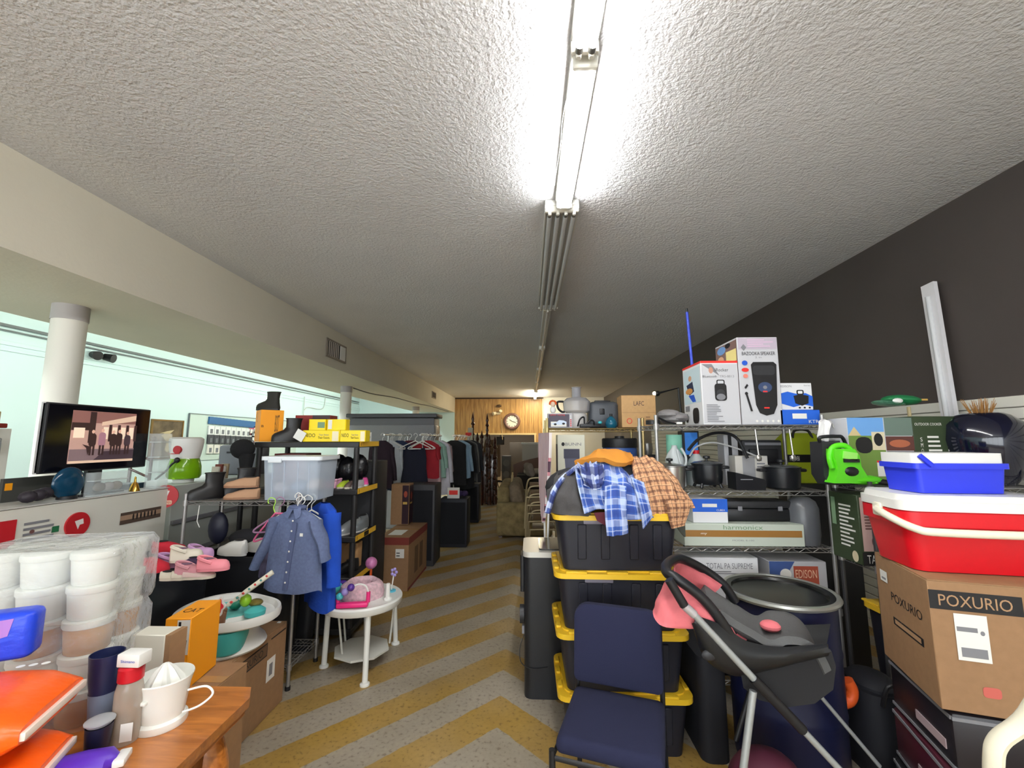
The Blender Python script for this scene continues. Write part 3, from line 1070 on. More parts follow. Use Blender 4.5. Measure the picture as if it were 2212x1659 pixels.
NONST = mat('black_nonstick', (22, 24, 28), 0.3)
LIDG = mat('smoky_lid', (90, 92, 94), 0.15, 0.4)
pot('grey steel stock pot half hidden behind the brown plaid shirt', 1425, 1491, 1000, 1056, UY + 0.02, Z4 + 0.002, STEEL)
pot('black electric multi cooker on small splayed legs, beside the red-capped jug', 1508, 1574, 994, 1056, UY + 0.02, Z4 + 0.002, NONST, True, LIDG)
pot('deep black roaster pot at the far end of the shelf, under the lime bag', 1672, 1748, 1000, 1054, UY + 0.02, Z4 + 0.002, NONST, False, LIDG)
MILK = mat('milky_jug_plastic', (226, 232, 232), 0.35, trans=0.25)
cx, _, w, h = fit(1492, 1532, 978, 1056, 3.36)
t = thing('gallon_jug', 'milky gallon jug with a red cap behind the multi cooker', 'jug', (cx + 0.0, 3.42, Z4 + 0.002))
b = MB(); b.vbox((0, 0, h * 0.3), (w, w, h * 0.6), MILK, r=0.03); b.lathe([(w * 0.48, h * 0.6), (w * 0.4, h * 0.72), (0.025, h * 0.86), (0.022, h * 0.88)], MILK, seg=20); b.build('bottle', t)
b = MB(); b.cyl((0, 0, h * 0.88), (0, 0, h * 0.98), 0.024, REDP); b.build('cap', t)
t = thing('funnel_jug', 'translucent pitcher turned upside down on the steel stock pot', 'jug', (P(1474, 1000, y=3.2).x, 3.36, Z4 + 0.002))
b = MB(); b.lathe([(0.075, 0.0), (0.07, 0.16), (0.068, 0.2), (0.05, 0.24), (0.022, 0.28), (0.018, 0.3)], MILK, seg=24); b.build('bowl', t)
b = MB(); b.tube(smooth_path([(0.03, -0.06, 0.28), (0.055, -0.075, 0.22), (0.05, -0.08, 0.16), (0.02, -0.078, 0.15), (0.0, -0.06, 0.27)], 5), 0.009, MILK, 8); b.build('handle', t)
cx, _, w, h = fit(1590, 1656, 1019, 1057, UY + 0.02)
t = thing('griddle_pan', 'black box grill tilted open in front of a faded grey carton', 'pan', (cx, UY + 0.05, Z4 + 0.002))
b = MB(); b.prism([(-w / 2, 0), (w / 2 * 0.9, 0), (w / 2, h * 0.4), (w / 2 * 0.85, h * 0.62), (-w / 2, h)], -0.03, 0.1, NONST); b.build('body', t)
b = MB(); b.box((-w * 0.15, -0.032, h * 0.6), (w * 0.4, 0.002, 0.006), GREYINK); b.build('badge', t)
cx, _, w, h = fit(1591, 1662, 988, 1056, 3.27)
t, b = carton('worn_carton', 'faded white and grey carton standing behind the black box grill', 'box', (cx, 3.33, Z4 + 0.002), w, 0.1, h, mat('faded_board', (202, 198, 190), 0.7))
f = box_face(b, w, 0.1, h, 'front'); f.rect(0.22, 0.0, 0.6, 0.98, mat('grey_print', (150, 150, 152), 0.6)).lines(0.66, 0.5, 0.92, 0.9, 4, GREYINK)
b.build('carton', t)
cx, _, w, h = fit(1447, 1470, 934, 1000, 3.44)
b = MB(); b.vbox((0, 0, 0.19), (w * 1.4, 0.1, 0.38), mat('mint_green_plastic', (136, 206, 180), 0.45), r=0.04)
solo('mint_canister', b, 'mint green canister at the back of the pot shelf', 'canister', (cx, 3.46, Z4 + 0.002))
cx, _, w, h = fit(1466, 1503, 928, 1000, 3.44)
t, b = carton('blue_front_box', 'upright black box with a bright blue front beside the mint canister', 'box', (cx + 0.04, 3.52, Z4 + 0.002), w, 0.1, 0.41, BLACK)
f = box_face(b, w, 0.1, 0.41, 'front'); f.rect(0.15, 0.55, 0.9, 0.97, mat('screen_blue_print', (48, 128, 220), 0.5)); b.build('carton', t)
cx, _, w, h = fit(1603, 1690, 936, 1000, 3.42)
t = thing('printer', 'black printer in the shadow at the back of the pot shelf', 'printer', (cx, 3.5, Z4 + 0.002))
b = MB(); b.box((0, 0, 0.17), (w, 0.16, 0.34), DARK, bev=0.015); b.build('body', t)
b = MB(); b.box((0, -0.09, 0.22), (w * 0.7, 0.03, 0.1), BLACK, bev=0.006); b.build('paper_tray', t)
b = MB(); b.box((0, -0.085, 0.31), (w * 0.9, 0.02, 0.02), GREYINK); b.build('control_strip', t)
cx, _, w, h = fit(1562, 1592, 936, 1010, 3.42)
t, b = carton('grey_panel_box', 'narrow pale grey carton standing between the blue front box and the printer', 'box', (cx, 3.46, Z4 + 0.002), w, 0.12, 0.38, mat('pale_grey_board', (182, 182, 186), 0.6)); 
f = box_face(b, w, 0.12, 0.38, 'front'); f.rect(0.3, 0, 0.55, 1, BLACK); b.build('carton', t)
for nm, lab, pts, r, m in (
        ('hose', 'pale curved hose arching over the multi cooker', [(1490, 985, 3.2), (1505, 965, 3.25), (1540, 956, 3.28), (1590, 968, 3.28), (1640, 988, 3.25)], 0.006, mat('pale_hose', (186, 186, 186), 0.4)),
        ('cable', 'thick black cable looping over the pots on the shelf', [(1487, 972, 3.18), (1510, 948, 3.22), (1550, 935, 3.26), (1590, 945, 3.26), (1615, 990, 3.22)], 0.011, BLACK)):
    b = MB(); b.tube(smooth_path([P(x, y, y=Y) for x, y, Y in pts], 6), r, m, 8)
    solo(nm, b, lab, nm)
for x, lab in ((1632, 'short steel ladle hanging under the top shelf in the middle'), (1706, 'longer steel skimmer hanging under the top shelf by the lime bag')):
    t = thing('hanging_ladle', lab, 'utensil', (P(x, 920, y=3.12).x, 3.13, Z5 - 0.03))
    b = MB(); b.tube([(0, 0, 0), (0.012, 0, -0.18)], 0.006, STEEL, 8); b.build('handle', t)
    b = MB(); b.ell((0.014, 0, -0.2), (0.02, 0.01, 0.025), STEEL, 10); b.build('bowl', t)
# lime tool bag, on a dark cabinet that stands behind the low shelf
b = MB(); b.box((0, 0, 0.68), (0.42, 0.3, 1.36), mat('dark_cabinet', (30, 29, 30), 0.5), bev=0.01)
solo('storage_cabinet', b, 'dark cabinet behind the low wire shelf, carrying the lime tool bag', 'cabinet', (2.28, 3.63, 0))
LIME = mat('lime_green_canvas', (170, 186, 30), 0.75)
cx, _, w, h = fit(1690, 1790, 931, 1000, 3.36)
t = thing('tool_bag', 'lime green tool bag with a black band and mesh pocket', 'bag', (cx + 0.13, 3.66, 1.362))
b = MB(); b.loft([[(sx * w * k / 2, sy * 0.11 * k2, z) for sx, sy in ((-1, -1), (1, -1), (1, 1), (-1, 1))] for z, k, k2 in ((0, 0.96, 1), (0.2, 1.0, 1), (0.32, 0.9, 0.8), (0.39, 0.62, 0.35))], LIME)
f = Face(b, (-w / 2, -0.111, 0), (w, 0, 0), (0, 0, 0.2)); f.rect(0.0, 0.8, 1, 1.1, BLACK).text(0.08, 0.86, 0.3, 1.04, 'RYOBI', PAPER); f.rect(0.62, 0.1, 1.0, 0.72, mat('dark_mesh', (34, 40, 50), 0.7)); b.build('body', t)
b = MB(); b.tube(smooth_path([(-0.08, -0.06, 0.34), (-0.05, -0.05, 0.41), (0.05, -0.05, 0.41), (0.08, -0.06, 0.34)], 5), 0.01, BLACK, 8); b.build('handle', t)

# ---- third level
cx, _, w, h = fit(1478, 1738, 1131, 1179, UY + 0.01)
t, b = carton('long_carton', 'long flat pale carton with brown tape along its middle, low on the wire shelf', 'box', (cx, UY + 0.01 + 0.12, Z3 + 0.002), w, 0.24, h, mat('pale_green_board', (196, 204, 190), 0.6))
f = box_face(b, w, 0.24, h, 'front'); f.rect(0.0, 0.42, 0.98, 0.72, mat('brown_packing_tape', (156, 112, 58), 0.3)).text(0.33, 0.76, 0.66, 0.96, 'harmonicx', mat('sage_ink', (120, 150, 116), 0.6)).text(0.4, 0.24, 0.58, 0.3, 'MODEL E-100', GREYINK).text(0.14, 0.5, 0.19, 0.6, 'my', PAPER)
b.build('carton', t)
zz = Z3 + h + 0.003
cx, _, w, h = fit(1497, 1573, 1070, 1122, UY + 0.03)
t, b = carton('blue_lid_box', 'white carton with a royal blue lid and white handle label, on the long carton', 'box', (cx, UY + 0.03 + 0.11, zz), w, 0.2, h, BOXW)
f = box_face(b, w, 0.2, h, 'front'); f.rect(0, 0.46, 1, 1, mat('blue_board')).rect(0.28, 0.66, 0.7, 0.8, PAPER).text(0.68, 0.5, 0.92, 0.57, 'CUBEX', PAPER)
b.build('carton', t)
cx, _, w, h = fit(1577, 1724, 1086, 1131, UY + 0.05)
t = thing('equipment_case', 'long black equipment case on the long pale carton', 'case', (cx, UY + 0.2, zz))
b = MB(); b.box((0, 0, h * 0.32), (w, 0.2, h * 0.62), BLACK, bev=0.012); b.build('base', t)
b = MB(); b.box((0, 0, h * 0.82), (w, 0.2, h * 0.36), DARK, bev=0.012); ld = b.build('lid', t)
for s_ in (-1, 1):
    b = MB(); b.box((s_ * w * 0.3, -0.103, h * 0.64), (0.03, 0.008, 0.03), GREYINK, bev=0.002); b.build('latch', ld)
cx, _, w, h = fit(1728, 1794, 1075, 1180, UY + 0.02)
b = MB(); b.lathe([(w * 0.46, 0), (w * 0.5, h * 0.2), (w * 0.5, h * 0.75), (w * 0.42, h * 0.9), (w * 0.25, h * 0.98), (0.001, h)], mat('grey_vase_plastic', (92, 94, 98), 0.3), seg=28)
solo('grey_canister', b, 'tall grey rounded canister at the shelf end beside the equipment case', 'canister', (cx - 0.02, UY + 0.02 + w / 2, Z3 + 0.002))
# ---- lower level
cx, _, w, h = fit(1490, 1640, 1206, 1300, UY + 0.02)
t, b = carton('amplifier_box', 'white carton with faint grey lettering under the wire shelf, top torn', 'box', (cx, UY + 0.17, Z2 + 0.002), w, 0.3, P(1560, 1206, y=UY + 0.02).z - Z2 - 0.002, BOXW)
h = P(1560, 1206, y=UY + 0.02).z - Z2 - 0.002
f = box_face(b, w, 0.3, h, 'front'); f.text(0.25, 0.78, 0.92, 0.9, 'TOTAL PA SUPREME', GREYINK).lines(0.3, 0.66, 0.8, 0.74, 2, GREYINK); b.build('carton', t)
flaps(t, w, 0.3, h, BOXW, False)
cx, _, w, h = fit(1664, 1788, 1213, 1300, UY + 0.02)
h = P(1720, 1213, y=UY + 0.02).z - Z2 - 0.002
t, b = carton('loudspeaker_box', 'grey and blue carton with a rust red printed square under the wire shelf', 'box', (cx, UY + 0.17, Z2 + 0.002), w, 0.3, h, mat('pale_grey_board'))
f = box_face(b, w, 0.3, h, 'front'); f.poly([(0, 1), (0.45, 1), (0.2, 0.5), (0, 0.4)], mat('dusk_blue_print', (60, 84, 140), 0.5)).ell(0.28, 0.72, 0.1, 0.12, PAPER).rect(0.42, 0.42, 0.85, 0.9, mat('rust_print', (158, 70, 50), 0.5)).text(0.45, 0.64, 0.82, 0.82, 'EDISON', mat('cream_ink', (226, 190, 160), 0.5)); b.build('carton', t)

# ---- things on the low wall shelf
GREEN = mat('vivid_green_plastic', (96, 220, 34), 0.38)
cx, _, w, h = fit(1786, 1905, 930, 1036, Y3 + 0.02)
t = thing('pressure_washer', 'vivid green and black power tool in a dark carry frame on the low shelf', 'tool', (cx + 0.03, Y3 + 0.12, S3 + 0.002))
b = MB(); b.prism([(-w * 0.42, 0.0), (w * 0.1, 0.0), (-w * 0.12, h * 0.55), (-w * 0.16, h * 0.93), (-w * 0.5, h * 0.9), (-w * 0.52, h * 0.2)], -0.02, 0.1, DARK); b.build('carry_frame', t)
b = MB(); b.tube(smooth_path([(-w * 0.5, 0.0, h * 0.9), (-w * 0.5, -0.01, h * 1.0), (-w * 0.2, -0.01, h * 1.02), (-w * 0.05, 0, h * 0.97), (w * 0.1, 0.03, h * 0.6)], 6), 0.011, BLACK, 8); b.build('handle', t)
b = MB()
b.loft([[(x0 + a * dx, -0.05 + 0.045 * bb, z0 + c * 0.5 * dz) for a, bb, c in ((-1, -1, 0), (1, -1, 0), (1, 1, 0), (-1, 1, 0))] for x0, z0, dx, dz in ((-0.03, h * 0.06, 0.13, 0), (-0.05, h * 0.2, 0.09, 0), (-0.06, h * 0.4, 0.07, 0), (-0.07, h * 0.62, 0.075, 0), (-0.08, h * 0.76, 0.06, 0))], GREEN)
b.tube(smooth_path([(-0.14, -0.06, h * 0.36), (-0.15, -0.06, h * 0.6), (-0.12, -0.06, h * 0.8), (-0.05, -0.06, h * 0.82), (-0.01, -0.06, h * 0.68)], 6), 0.017, GREEN, 10)
b.ell((0.04, -0.06, h * 0.12), (0.11, 0.045, 0.03), GREEN, 14)
b.build('green_housing', t)
b = MB(); b.box((-0.055, -0.1, h * 0.62), (0.08, 0.012, 0.045), mat('pale_lime_label', (160, 240, 110), 0.4), rot=rotm(ry=0.15)); b.box((-0.05, -0.1, h * 0.52), (0.09, 0.012, 0.02), BLACK); b.build('label_plate', t)
b = MB(); b.ell((-0.05, -0.09, h * 0.3), (0.045, 0.02, 0.03), BLACK, 12); b.build('trigger_grip', t)
b = MB(); b.cyl((0.1, -0.07, 0.03), (0.17, -0.07, 0.02), 0.018, BLACK); b.build('nozzle', t)

cx, _, w, h = fit(1822, 1972, 903, 1040, Y3 + 0.25)
h = P(1900, 903, y=Y3 + 0.25).z - S3
t, b = carton('grill_box', 'glossy carton printed with a garden grill scene and three stacked food photos', 'box', (cx + 0.02, Y3 + 0.34, S3 + 0.002), w - 0.03, 0.19, h, BOXW)
f = box_face(b, w - 0.03, 0.19, h, 'front')
f.rect(0, 0.0, 0.56, 1, mat('lawn_print', (110, 140, 62), 0.5)).rect(0, 0.72, 0.56, 1, mat('sky_blue_print', (110, 164, 224), 0.5)).poly([(0, 0.72), (0.1, 0.86), (0.2, 0.72)], mat('house_print', (212, 190, 140), 0.5)).rect(0.36, 0.5, 0.56, 0.78, mat('cream_print', (222, 208, 176), 0.5)).ell(0.46, 0.66, 0.07, 0.1, INK).rrect(0.1, 0.45, 0.36, 0.7, INK, 0.4).rect(0.4, 0.1, 0.56, 0.34, PAPER).rect(0.4, 0.31, 0.56, 0.34, REDINK)
f.rect(0.57, 0.72, 1, 1, mat('meadow_print', (104, 122, 112), 0.5)).rect(0.57, 0.49, 1, 0.71, mat('meat_print', (92, 52, 46), 0.5)).ell(0.78, 0.6, 0.16, 0.06, mat('meat_glow', (176, 100, 70), 0.5)).rect(0.57, 0.25, 1, 0.48, mat('ribs_print', (76, 66, 80), 0.5)).ell(0.8, 0.37, 0.14, 0.05, mat('meat_glow')).rect(0.57, 0.0, 1, 0.24, mat('straw_print', (190, 170, 108), 0.5))
b.build('carton', t)
cx, _, w, h = fit(1974, 2074, 900, 1040, Y3 + 0.25)
h = P(2020, 900, y=Y3 + 0.25).z - S3
FOREST = mat('forest_green_board', (52, 66, 42), 0.5)
t, b = carton('smoker_box', 'forest green carton with a white specification list, beside the navy vase', 'box', (cx, Y3 + 0.34, S3 + 0.002), w - 0.006, 0.19, h, FOREST)
f = box_face(b, w - 0.006, 0.19, h, 'front'); f.text(0.05, 0.86, 0.65, 0.9, 'OUTDOOR COOKER', PAPER).lines(0.3, 0.12, 0.6, 0.72, 9, PAPER, 5).lines(0.72, 0.12, 0.9, 0.72, 9, PAPER, 6).ell(0.9, 0.9, 0.07, 0.06, mat('sage_ink')).ell(0.96, 0.62, 0.08, 0.1, mat('cream_print'))
for k, c in enumerate('SMOKER'):
    f.text(0.12, 0.62 - k * 0.085, 0.17, 0.68 - k * 0.085, c, PAPER)
b.build('carton', t)
NAVYG = mat('navy_glazed_ceramic', (14, 16, 36), 0.12, coat=0.5)
p = P(2150, 1040, y=Y3 + 0.16)
h = P(2150, 893, y=Y3 + 0.16).z - S3
t = thing('large_vase', 'big glossy navy vase holding a tuft of dried stems', 'vase', (p.x + 0.01, Y3 + 0.2, S3 + 0.002))
b = MB(); b.lathe([(0.11, 0), (0.15, h * 0.12), (0.19, h * 0.4), (0.205, h * 0.62), (0.19, h * 0.84), (0.13, h * 0.97), (0.1, h), (0.09, h * 0.97), (0.12, h * 0.85)], NAVYG, seg=36, sx=1.0); b.build('body', t)
b = MB()
for k in range(60):
    a, q = RND.uniform(0, 2 * PI), RND.uniform(0.02, 0.09)
    b.tube([(0.03 * math.cos(a), 0.03 * math.sin(a), h * 0.9), (q * math.cos(a), q * math.sin(a), h + RND.uniform(0.04, 0.1))], [0.004, 0.0015], mat('dried_straw', (156, 112, 60), 0.8), 4)
b.build('dried_flower_tuft', t)
# leaning white light channel
t = thing('light_channel', 'long white fluorescent fixture cover leaning upright against the charcoal wall', 'fixture', (0, 0, 0))
a, c = P(2052, 900, x=3.03), P(2006, 614, x=3.075)
a2 = a + (a - c).normalized() * 0.3
b = MB()
ax = (c - a2).normalized()
side = Vector((0, 0, 1)).cross(ax).cross(ax).normalized()
side = Vector((0, -1, 0)) - ax * Vector((0, -1, 0)).dot(ax); side.normalize()
nn = ax.cross(side).normalized()
for o_, w_, th in ((0.0, 0.105, 0.03),):
    vs = [a2 + side * s_ * w_ / 2 + nn * k_ * th / 2 for s_, k_ in ((-1, -1), (1, -1), (1, 1), (-1, 1))] + [c + side * s_ * w_ / 2 + nn * k_ * th / 2 for s_, k_ in ((-1, -1), (1, -1), (1, 1), (-1, 1))]
    b.add(vs, [(0, 1, 2, 3), (4, 5, 6, 7), (0, 1, 5, 4), (1, 2, 6, 5), (2, 3, 7, 6), (3, 0, 4, 7)], mat('white_channel_enamel', (226, 224, 226), 0.25), smooth=False)
b.build('channel', t)
b = MB(); b.cyl(a2 + (c - a2) * 0.05 - nn * 0.022 * (1 if nn.x > 0 else -1), c - (c - a2) * 0.08 - nn * 0.022 * (1 if nn.x > 0 else -1), 0.016, TUBEOFF, seg=10); b.build('tube', t)
# green visor on a stick
t = thing('visor_cap', 'green clear-brimmed visor hung on a pale stick above the grill cartons', 'visor', P(1935, 868, y=3.1))
b = MB(); b.ell((0.035, 0, 0.012), (0.12, 0.09, 0.035), mat('green_visor_cloth', (24, 116, 66), 0.6), 18, rot=rotm(ry=0.06)); b.build('band', t)
b = MB(); b.ell((-0.07, -0.02, -0.012), (0.1, 0.08, 0.02), film_mat('green_brim_film', (90, 150, 120), 0.45), 16, rot=rotm(ry=0.1)); b.build('brim', t)
b = MB(); b.ell((-0.06, -0.09, 0.0), (0.035, 0.012, 0.018), WHITE, 12); b.box((0.13, -0.05, 0.01), (0.08, 0.004, 0.012), mat('gold_tag', (196, 160, 80), 0.5)); b.build('badge', t)
p = P(1967, 885, y=3.2)
b = MB(); b.tube([(0, 0, -p.z), (-0.012, 0, 0.02)], 0.011, PALEW, 8)
solo('display_stick', b, 'pale wooden stick holding up the green visor', 'stick', (p.x, 3.2, p.z))
# white cloth on the tool handle
rows = [[P(1766, 948, y=2.9), P(1768, 915, y=2.9), P(1778, 905, y=2.95), P(1790, 910, y=2.98)], [P(1778, 952, y=2.86), P(1780, 915, y=2.86), P(1788, 906, y=2.9), P(1797, 916, y=2.95)], [P(1790, 955, y=2.84), P(1793, 925, y=2.84), P(1798, 912, y=2.88), P(1803, 925, y=2.93)]]
b = MB(); b.grid(rows, mat('white_cotton', (232, 230, 228), 0.9), (5, 5), 0.006, 0.012, 6, 3)
solo('white_cloth', b, 'white cloth draped behind the green power tool', 'cloth')
# carton on the shelf below: green side, pink instructions front
p = P(1853, 1190, y=Y3 + 0.03)
hh = P(1853, 1070, y=Y3 + 0.03).z - S3B - 0.002
t, b = carton('smoker_box', 'carton with a dark green side and pale pink instruction front, under the low shelf', 'box', (p.x + 0.02 + 0.3, Y3 + 0.02 + 0.13, S3B + 0.002), 0.6, 0.25, hh, FOREST)
f = box_face(b, 0.6, 0.25, hh, 'front'); f.rect(0.02, 0.2, 0.6, 0.97, mat('pale_pink_print', (206, 172, 166), 0.6)).lines(0.05, 0.5, 0.3, 0.92, 10, mat('brown_ink', (110, 74, 70), 0.6), 4).ell(0.17, 0.34, 0.07, 0.11, mat('brown_ink')).ell(0.17, 0.34, 0.055, 0.09, mat('pale_pink_print')).rect(0.0, 0.0, 1, 0.19, INK).text(0.04, 0.03, 0.34, 0.15, 'TAILGATE', PAPER)
f = box_face(b, 0.6, 0.25, hh, 'left'); f.lines(0.35, 0.2, 0.9, 0.85, 11, PAPER, 9).ell(0.8, 0.1, 0.1, 0.08, mat('cream_print')).rect(0.1, 0.5, 0.25, 0.92, mat('sage_ink'))
b.build('carton', t)

# ---- totes
def tote(label, loc, rz=0, w=0.74, d=0.5, h=0.318, group=None, lid=True):
    t = thing('storage_tote', label, 'tote', loc, rz, group)
    b = MB(); b.vbox((0, 0, (h - 0.02) / 2), (w * 0.93, d * 0.9, h - 0.02), NAVYTOTE, r=0.05, taper=0.9)
    for sx in (-0.28, -0.1, 0.12, 0.3):
        b.box((sx * w, -d * 0.437, h * 0.5), (0.05, 0.012, h * 0.62), NAVYTOTE, bev=0.004, seg=1, rot=rotm(rx=0.09))
    b.box((-0.16 * w, -d * 0.455, h * 0.86), (0.16, 0.012, 0.03), mat('smoky_handle_slot', (120, 116, 128), 0.4), bev=0.004)
    b.build('tub', t)
    if lid:
        b = MB()
        b.vbox((0, 0, h - 0.022), (w, d, 0.028), YELLOW, r=0.06)
        b.vbox((0, 0, h - 0.005), (w * 0.9, d * 0.84, 0.01), YELLOW, r=0.05)
        for sx in (-0.33, -0.02, 0.3):
            b.box((sx * w, -d / 2 + 0.018, h - 0.004), (0.12, 0.03, 0.014), YELLOW, bev=0.004, seg=1)
        for sy in (-0.25, 0.05, 0.3):
            for s_ in (-1, 1):
                b.box((s_ * (w / 2 - 0.018), sy * d, h - 0.003), (0.028, 0.07, 0.014), YELLOW, bev=0.004, seg=1)
        b.build('lid', t)
    return t


TX, TY = 0.515, 2.81
labs = ['bottom black tote of the stack, yellow lid level with the chair seat', 'second black tote from the floor, hidden by the navy chair back', 'third black tote from the floor with an unobstructed yellow lid front', 'topmost black tote of the stack, under the heap of shirts']
for k, lab in enumerate(labs):
    tote(lab, (TX + (0.006, 0.0, -0.004, -0.01)[k], TY, k * 0.32), (0, 0.012, -0.01, 0.01)[k], group='yellow lidded totes in a stack')
p = P(1850, 1275, y=2.98)
tote('black tote with a scuffed yellow lid under the low wall shelf', (2.42, 2.87, 0.204), 0.0, 0.66, 0.24, 0.5)

# ---- heap of clothes
b = MB()
for (x, y, z, rx, ry, rz, m) in ((0.30, 2.82, 1.40, 0.2, 0.2, 0.125, 0), (0.52, 2.84, 1.43, 0.24, 0.19, 0.155, 1), (0.72, 2.84, 1.39, 0.15, 0.19, 0.11, 1)):
    b.ell((x, y, z), (rx, ry, rz), mat('dark_clothes', (40, 40, 44), 0.95), 20)
solo('clothes_bundle', b, 'dark rolled clothes at the core of the shirt heap on the totes', 'clothes')
rows = [[P(1186, 1108, y=2.60), P(1185, 1060, y=2.62), P(1200, 1030, y=2.72), P(1215, 1025, y=2.86)], [P(1215, 1112, y=2.55), P(1212, 1065, y=2.56), P(1222, 1025, y=2.66), P(1232, 1022, y=2.82)], [P(1250, 1114, y=2.54), P(1248, 1075, y=2.55), P(1250, 1025, y=2.63), P(1256, 1018, y=2.8)], [P(1275, 1116, y=2.56), P(1275, 1080, y=2.57), P(1275, 1035, y=2.64), P(1278, 1030, y=2.8)]]
b = MB(); b.grid(rows, mat('dark_grey_twill', (74, 72, 72), 0.95, bump=0.2, bscale=200), (6, 6), 0.012, 0.03, 7, 5)
solo('grey_trousers', b, 'dark grey folded trousers bulging at the near end of the shirt heap', 'trousers')
rows = [[P(1362, 1118, y=2.60), P(1362, 1095, y=2.61)], [P(1440, 1120, y=2.60), P(1440, 1085, y=2.61)], [P(1482, 1160, y=2.66), P(1480, 1120, y=2.68)]]
b = MB(); b.grid(rows, mat('olive_grey_cloth', (86, 88, 80), 0.95), (6, 6), 0.012, 0.008, 6, 15)
solo('grey_shirt', b, 'plain olive grey cloth hanging over the tote edge under the brown plaid shirt', 'shirt')
BPL = plaid_mat('blue_white_check', (70, 106, 186), [((196, 210, 238), 3.6, 0.26, 0.1, 0.55), ((34, 54, 128), 3.6, 0.3, 0.55, 0.5), ((226, 232, 246), 7.2, 0.1, 0.3, 0.4)])
NPL = plaid_mat('navy_white_check', (70, 88, 150), [((206, 216, 240), 4, 0.3, 0.1, 0.6), ((28, 36, 88), 4, 0.36, 0.5, 0.7)])
TPL = plaid_mat('tan_brown_check', (206, 154, 112), [((98, 62, 50), 7, 0.24, 0.05, 0.72), ((226, 182, 140), 7, 0.12, 0.55, 0.6), ((112, 74, 58), 7, 0.07, 0.45, 0.7)])
t = thing('plaid_shirt', 'blue and white plaid shirt spread over the heap with one sleeve hanging down the tote', 'shirt')
rows = [[P(1246, 1000, y=2.74), P(1290, 992, y=2.76), P(1335, 1003, y=2.74), P(1372, 1030, y=2.70)],
        [P(1243, 1022, y=2.58), P(1290, 1026, y=2.55), P(1345, 1030, y=2.53), P(1388, 1052, y=2.56)],
        [P(1252, 1066, y=2.51), P(1292, 1070, y=2.50), P(1350, 1080, y=2.48), P(1400, 1090, y=2.53)],
        [P(1262, 1110, y=2.50), P(1302, 1100, y=2.49), P(1352, 1122, y=2.48), P(1413, 1118, y=2.53)]]
b = MB(); b.grid(rows, BPL, (9, 9), 0.005, 0.03, 9, 2, (1.0, 0.9)); b.build('shirt_body', t)
rows = [[P(1306, 1050, y=2.46), P(1330, 1046, y=2.44), P(1352, 1050, y=2.45)], [P(1306, 1100, y=2.44), P(1332, 1098, y=2.42), P(1355, 1100, y=2.43)], [P(1311, 1158, y=2.44), P(1335, 1157, y=2.43), P(1358, 1152, y=2.44)]]
b = MB(); b.grid(rows, BPL, (8, 6), 0.012, 0.012, 6, 4, (0.35, 0.75)); b.build('hanging_sleeve', t)
rows = [[P(1362, 1030, y=2.5), P(1392, 1042, y=2.5)], [P(1378, 1080, y=2.47), P(1402, 1085, y=2.48)], [P(1390, 1143, y=2.48), P(1411, 1118, y=2.49)]]
b = MB(); b.grid(rows, BPL, (8, 8), 0.01, 0.014, 6, 6, (0.3, 0.7)); b.build('hanging_sleeve', t)
rows = [[P(1248, 1000, y=2.66), P(1275, 996, y=2.62), P(1302, 1004, y=2.62)], [P(1255, 1025, y=2.52), P(1280, 1030, y=2.48), P(1305, 1026, y=2.5)], [P(1262, 1048, y=2.49), P(1285, 1058, y=2.46), P(1300, 1050, y=2.48)]]
b = MB(); b.grid(rows, NPL, (7, 7), 0.008, 0.03, 9, 8, (0.5, 0.5)); b.build('turned_collar', t)
rows = [[P(1248, 1003, y=2.68), P(1240, 1012, y=2.62)], [P(1212, 1028, y=2.62), P(1214, 1040, y=2.58)], [P(1190, 1062, y=2.56), P(1198, 1070, y=2.53)], [P(1176, 1108, y=2.55), P(1186, 1110, y=2.53)]]
b = MB(); b.grid(rows, NPL, (7, 5), 0.01, 0.008, 8, 9, (0.15, 0.9)); b.build('trailing_sleeve', t)
t = thing('plaid_shirt', 'tan and brown plaid flannel shirt sliding off the heap towards the pots', 'shirt')
rows = [[P(1363, 990, y=2.78), P(1395, 986, y=2.82), P(1428, 1003, y=2.86)], [P(1370, 1030, y=2.60), P(1420, 1020, y=2.66), P(1464, 1036, y=2.74)], [P(1384, 1075, y=2.55), P(1436, 1066, y=2.60), P(1488, 1072, y=2.68)], [P(1398, 1110, y=2.54), P(1446, 1112, y=2.58), P(1504, 1094, y=2.64)]]
b = MB(); b.grid(rows, TPL, (9, 9), 0.006, 0.02, 8, 11, (1.0, 0.95)); b.build('shirt_body', t)
rows = [[P(1438, 1080, y=2.55), P(1490, 1078, y=2.62)], [P(1446, 1112, y=2.54), P(1488, 1110, y=2.6)], [P(1455, 1142, y=2.54), P(1480, 1136, y=2.58)]]
b = MB(); b.grid(rows, TPL, (7, 7), 0.014, 0.008, 6, 12, (0.4, 0.5)); b.build('hanging_sleeve', t)
b = MB()
rows = [[P(1243, 1006, y=2.76), P(1290, 998, y=2.68), P(1340, 1008, y=2.66), P(1364, 1003, y=2.72)], [P(1262, 1000, y=2.84), P(1295, 982, y=2.78), P(1335, 984, y=2.76), P(1362, 990, y=2.8)], [P(1285, 996, y=2.95), P(1300, 984, y=2.92), P(1335, 983, y=2.92), P(1358, 990, y=2.93)]]
b.grid(rows, mat('ochre_canvas', (204, 134, 48), 0.9, noise_amt=0.06, bump=0.2, bscale=200), (7, 7), 0.03, 0.014, 8, 13)
solo('canvas_jacket', b, 'ochre canvas jacket folded on top of the shirt heap', 'jacket')
rows = [[P(1283, 1108, y=2.49), P(1310, 1106, y=2.49)], [P(1290, 1125, y=2.49), P(1308, 1136, y=2.49)]]
b = MB(); b.grid(rows, mat('maroon_cloth', (86, 34, 44), 0.9), (5, 5), 0.01, 0.004, 5, 14)
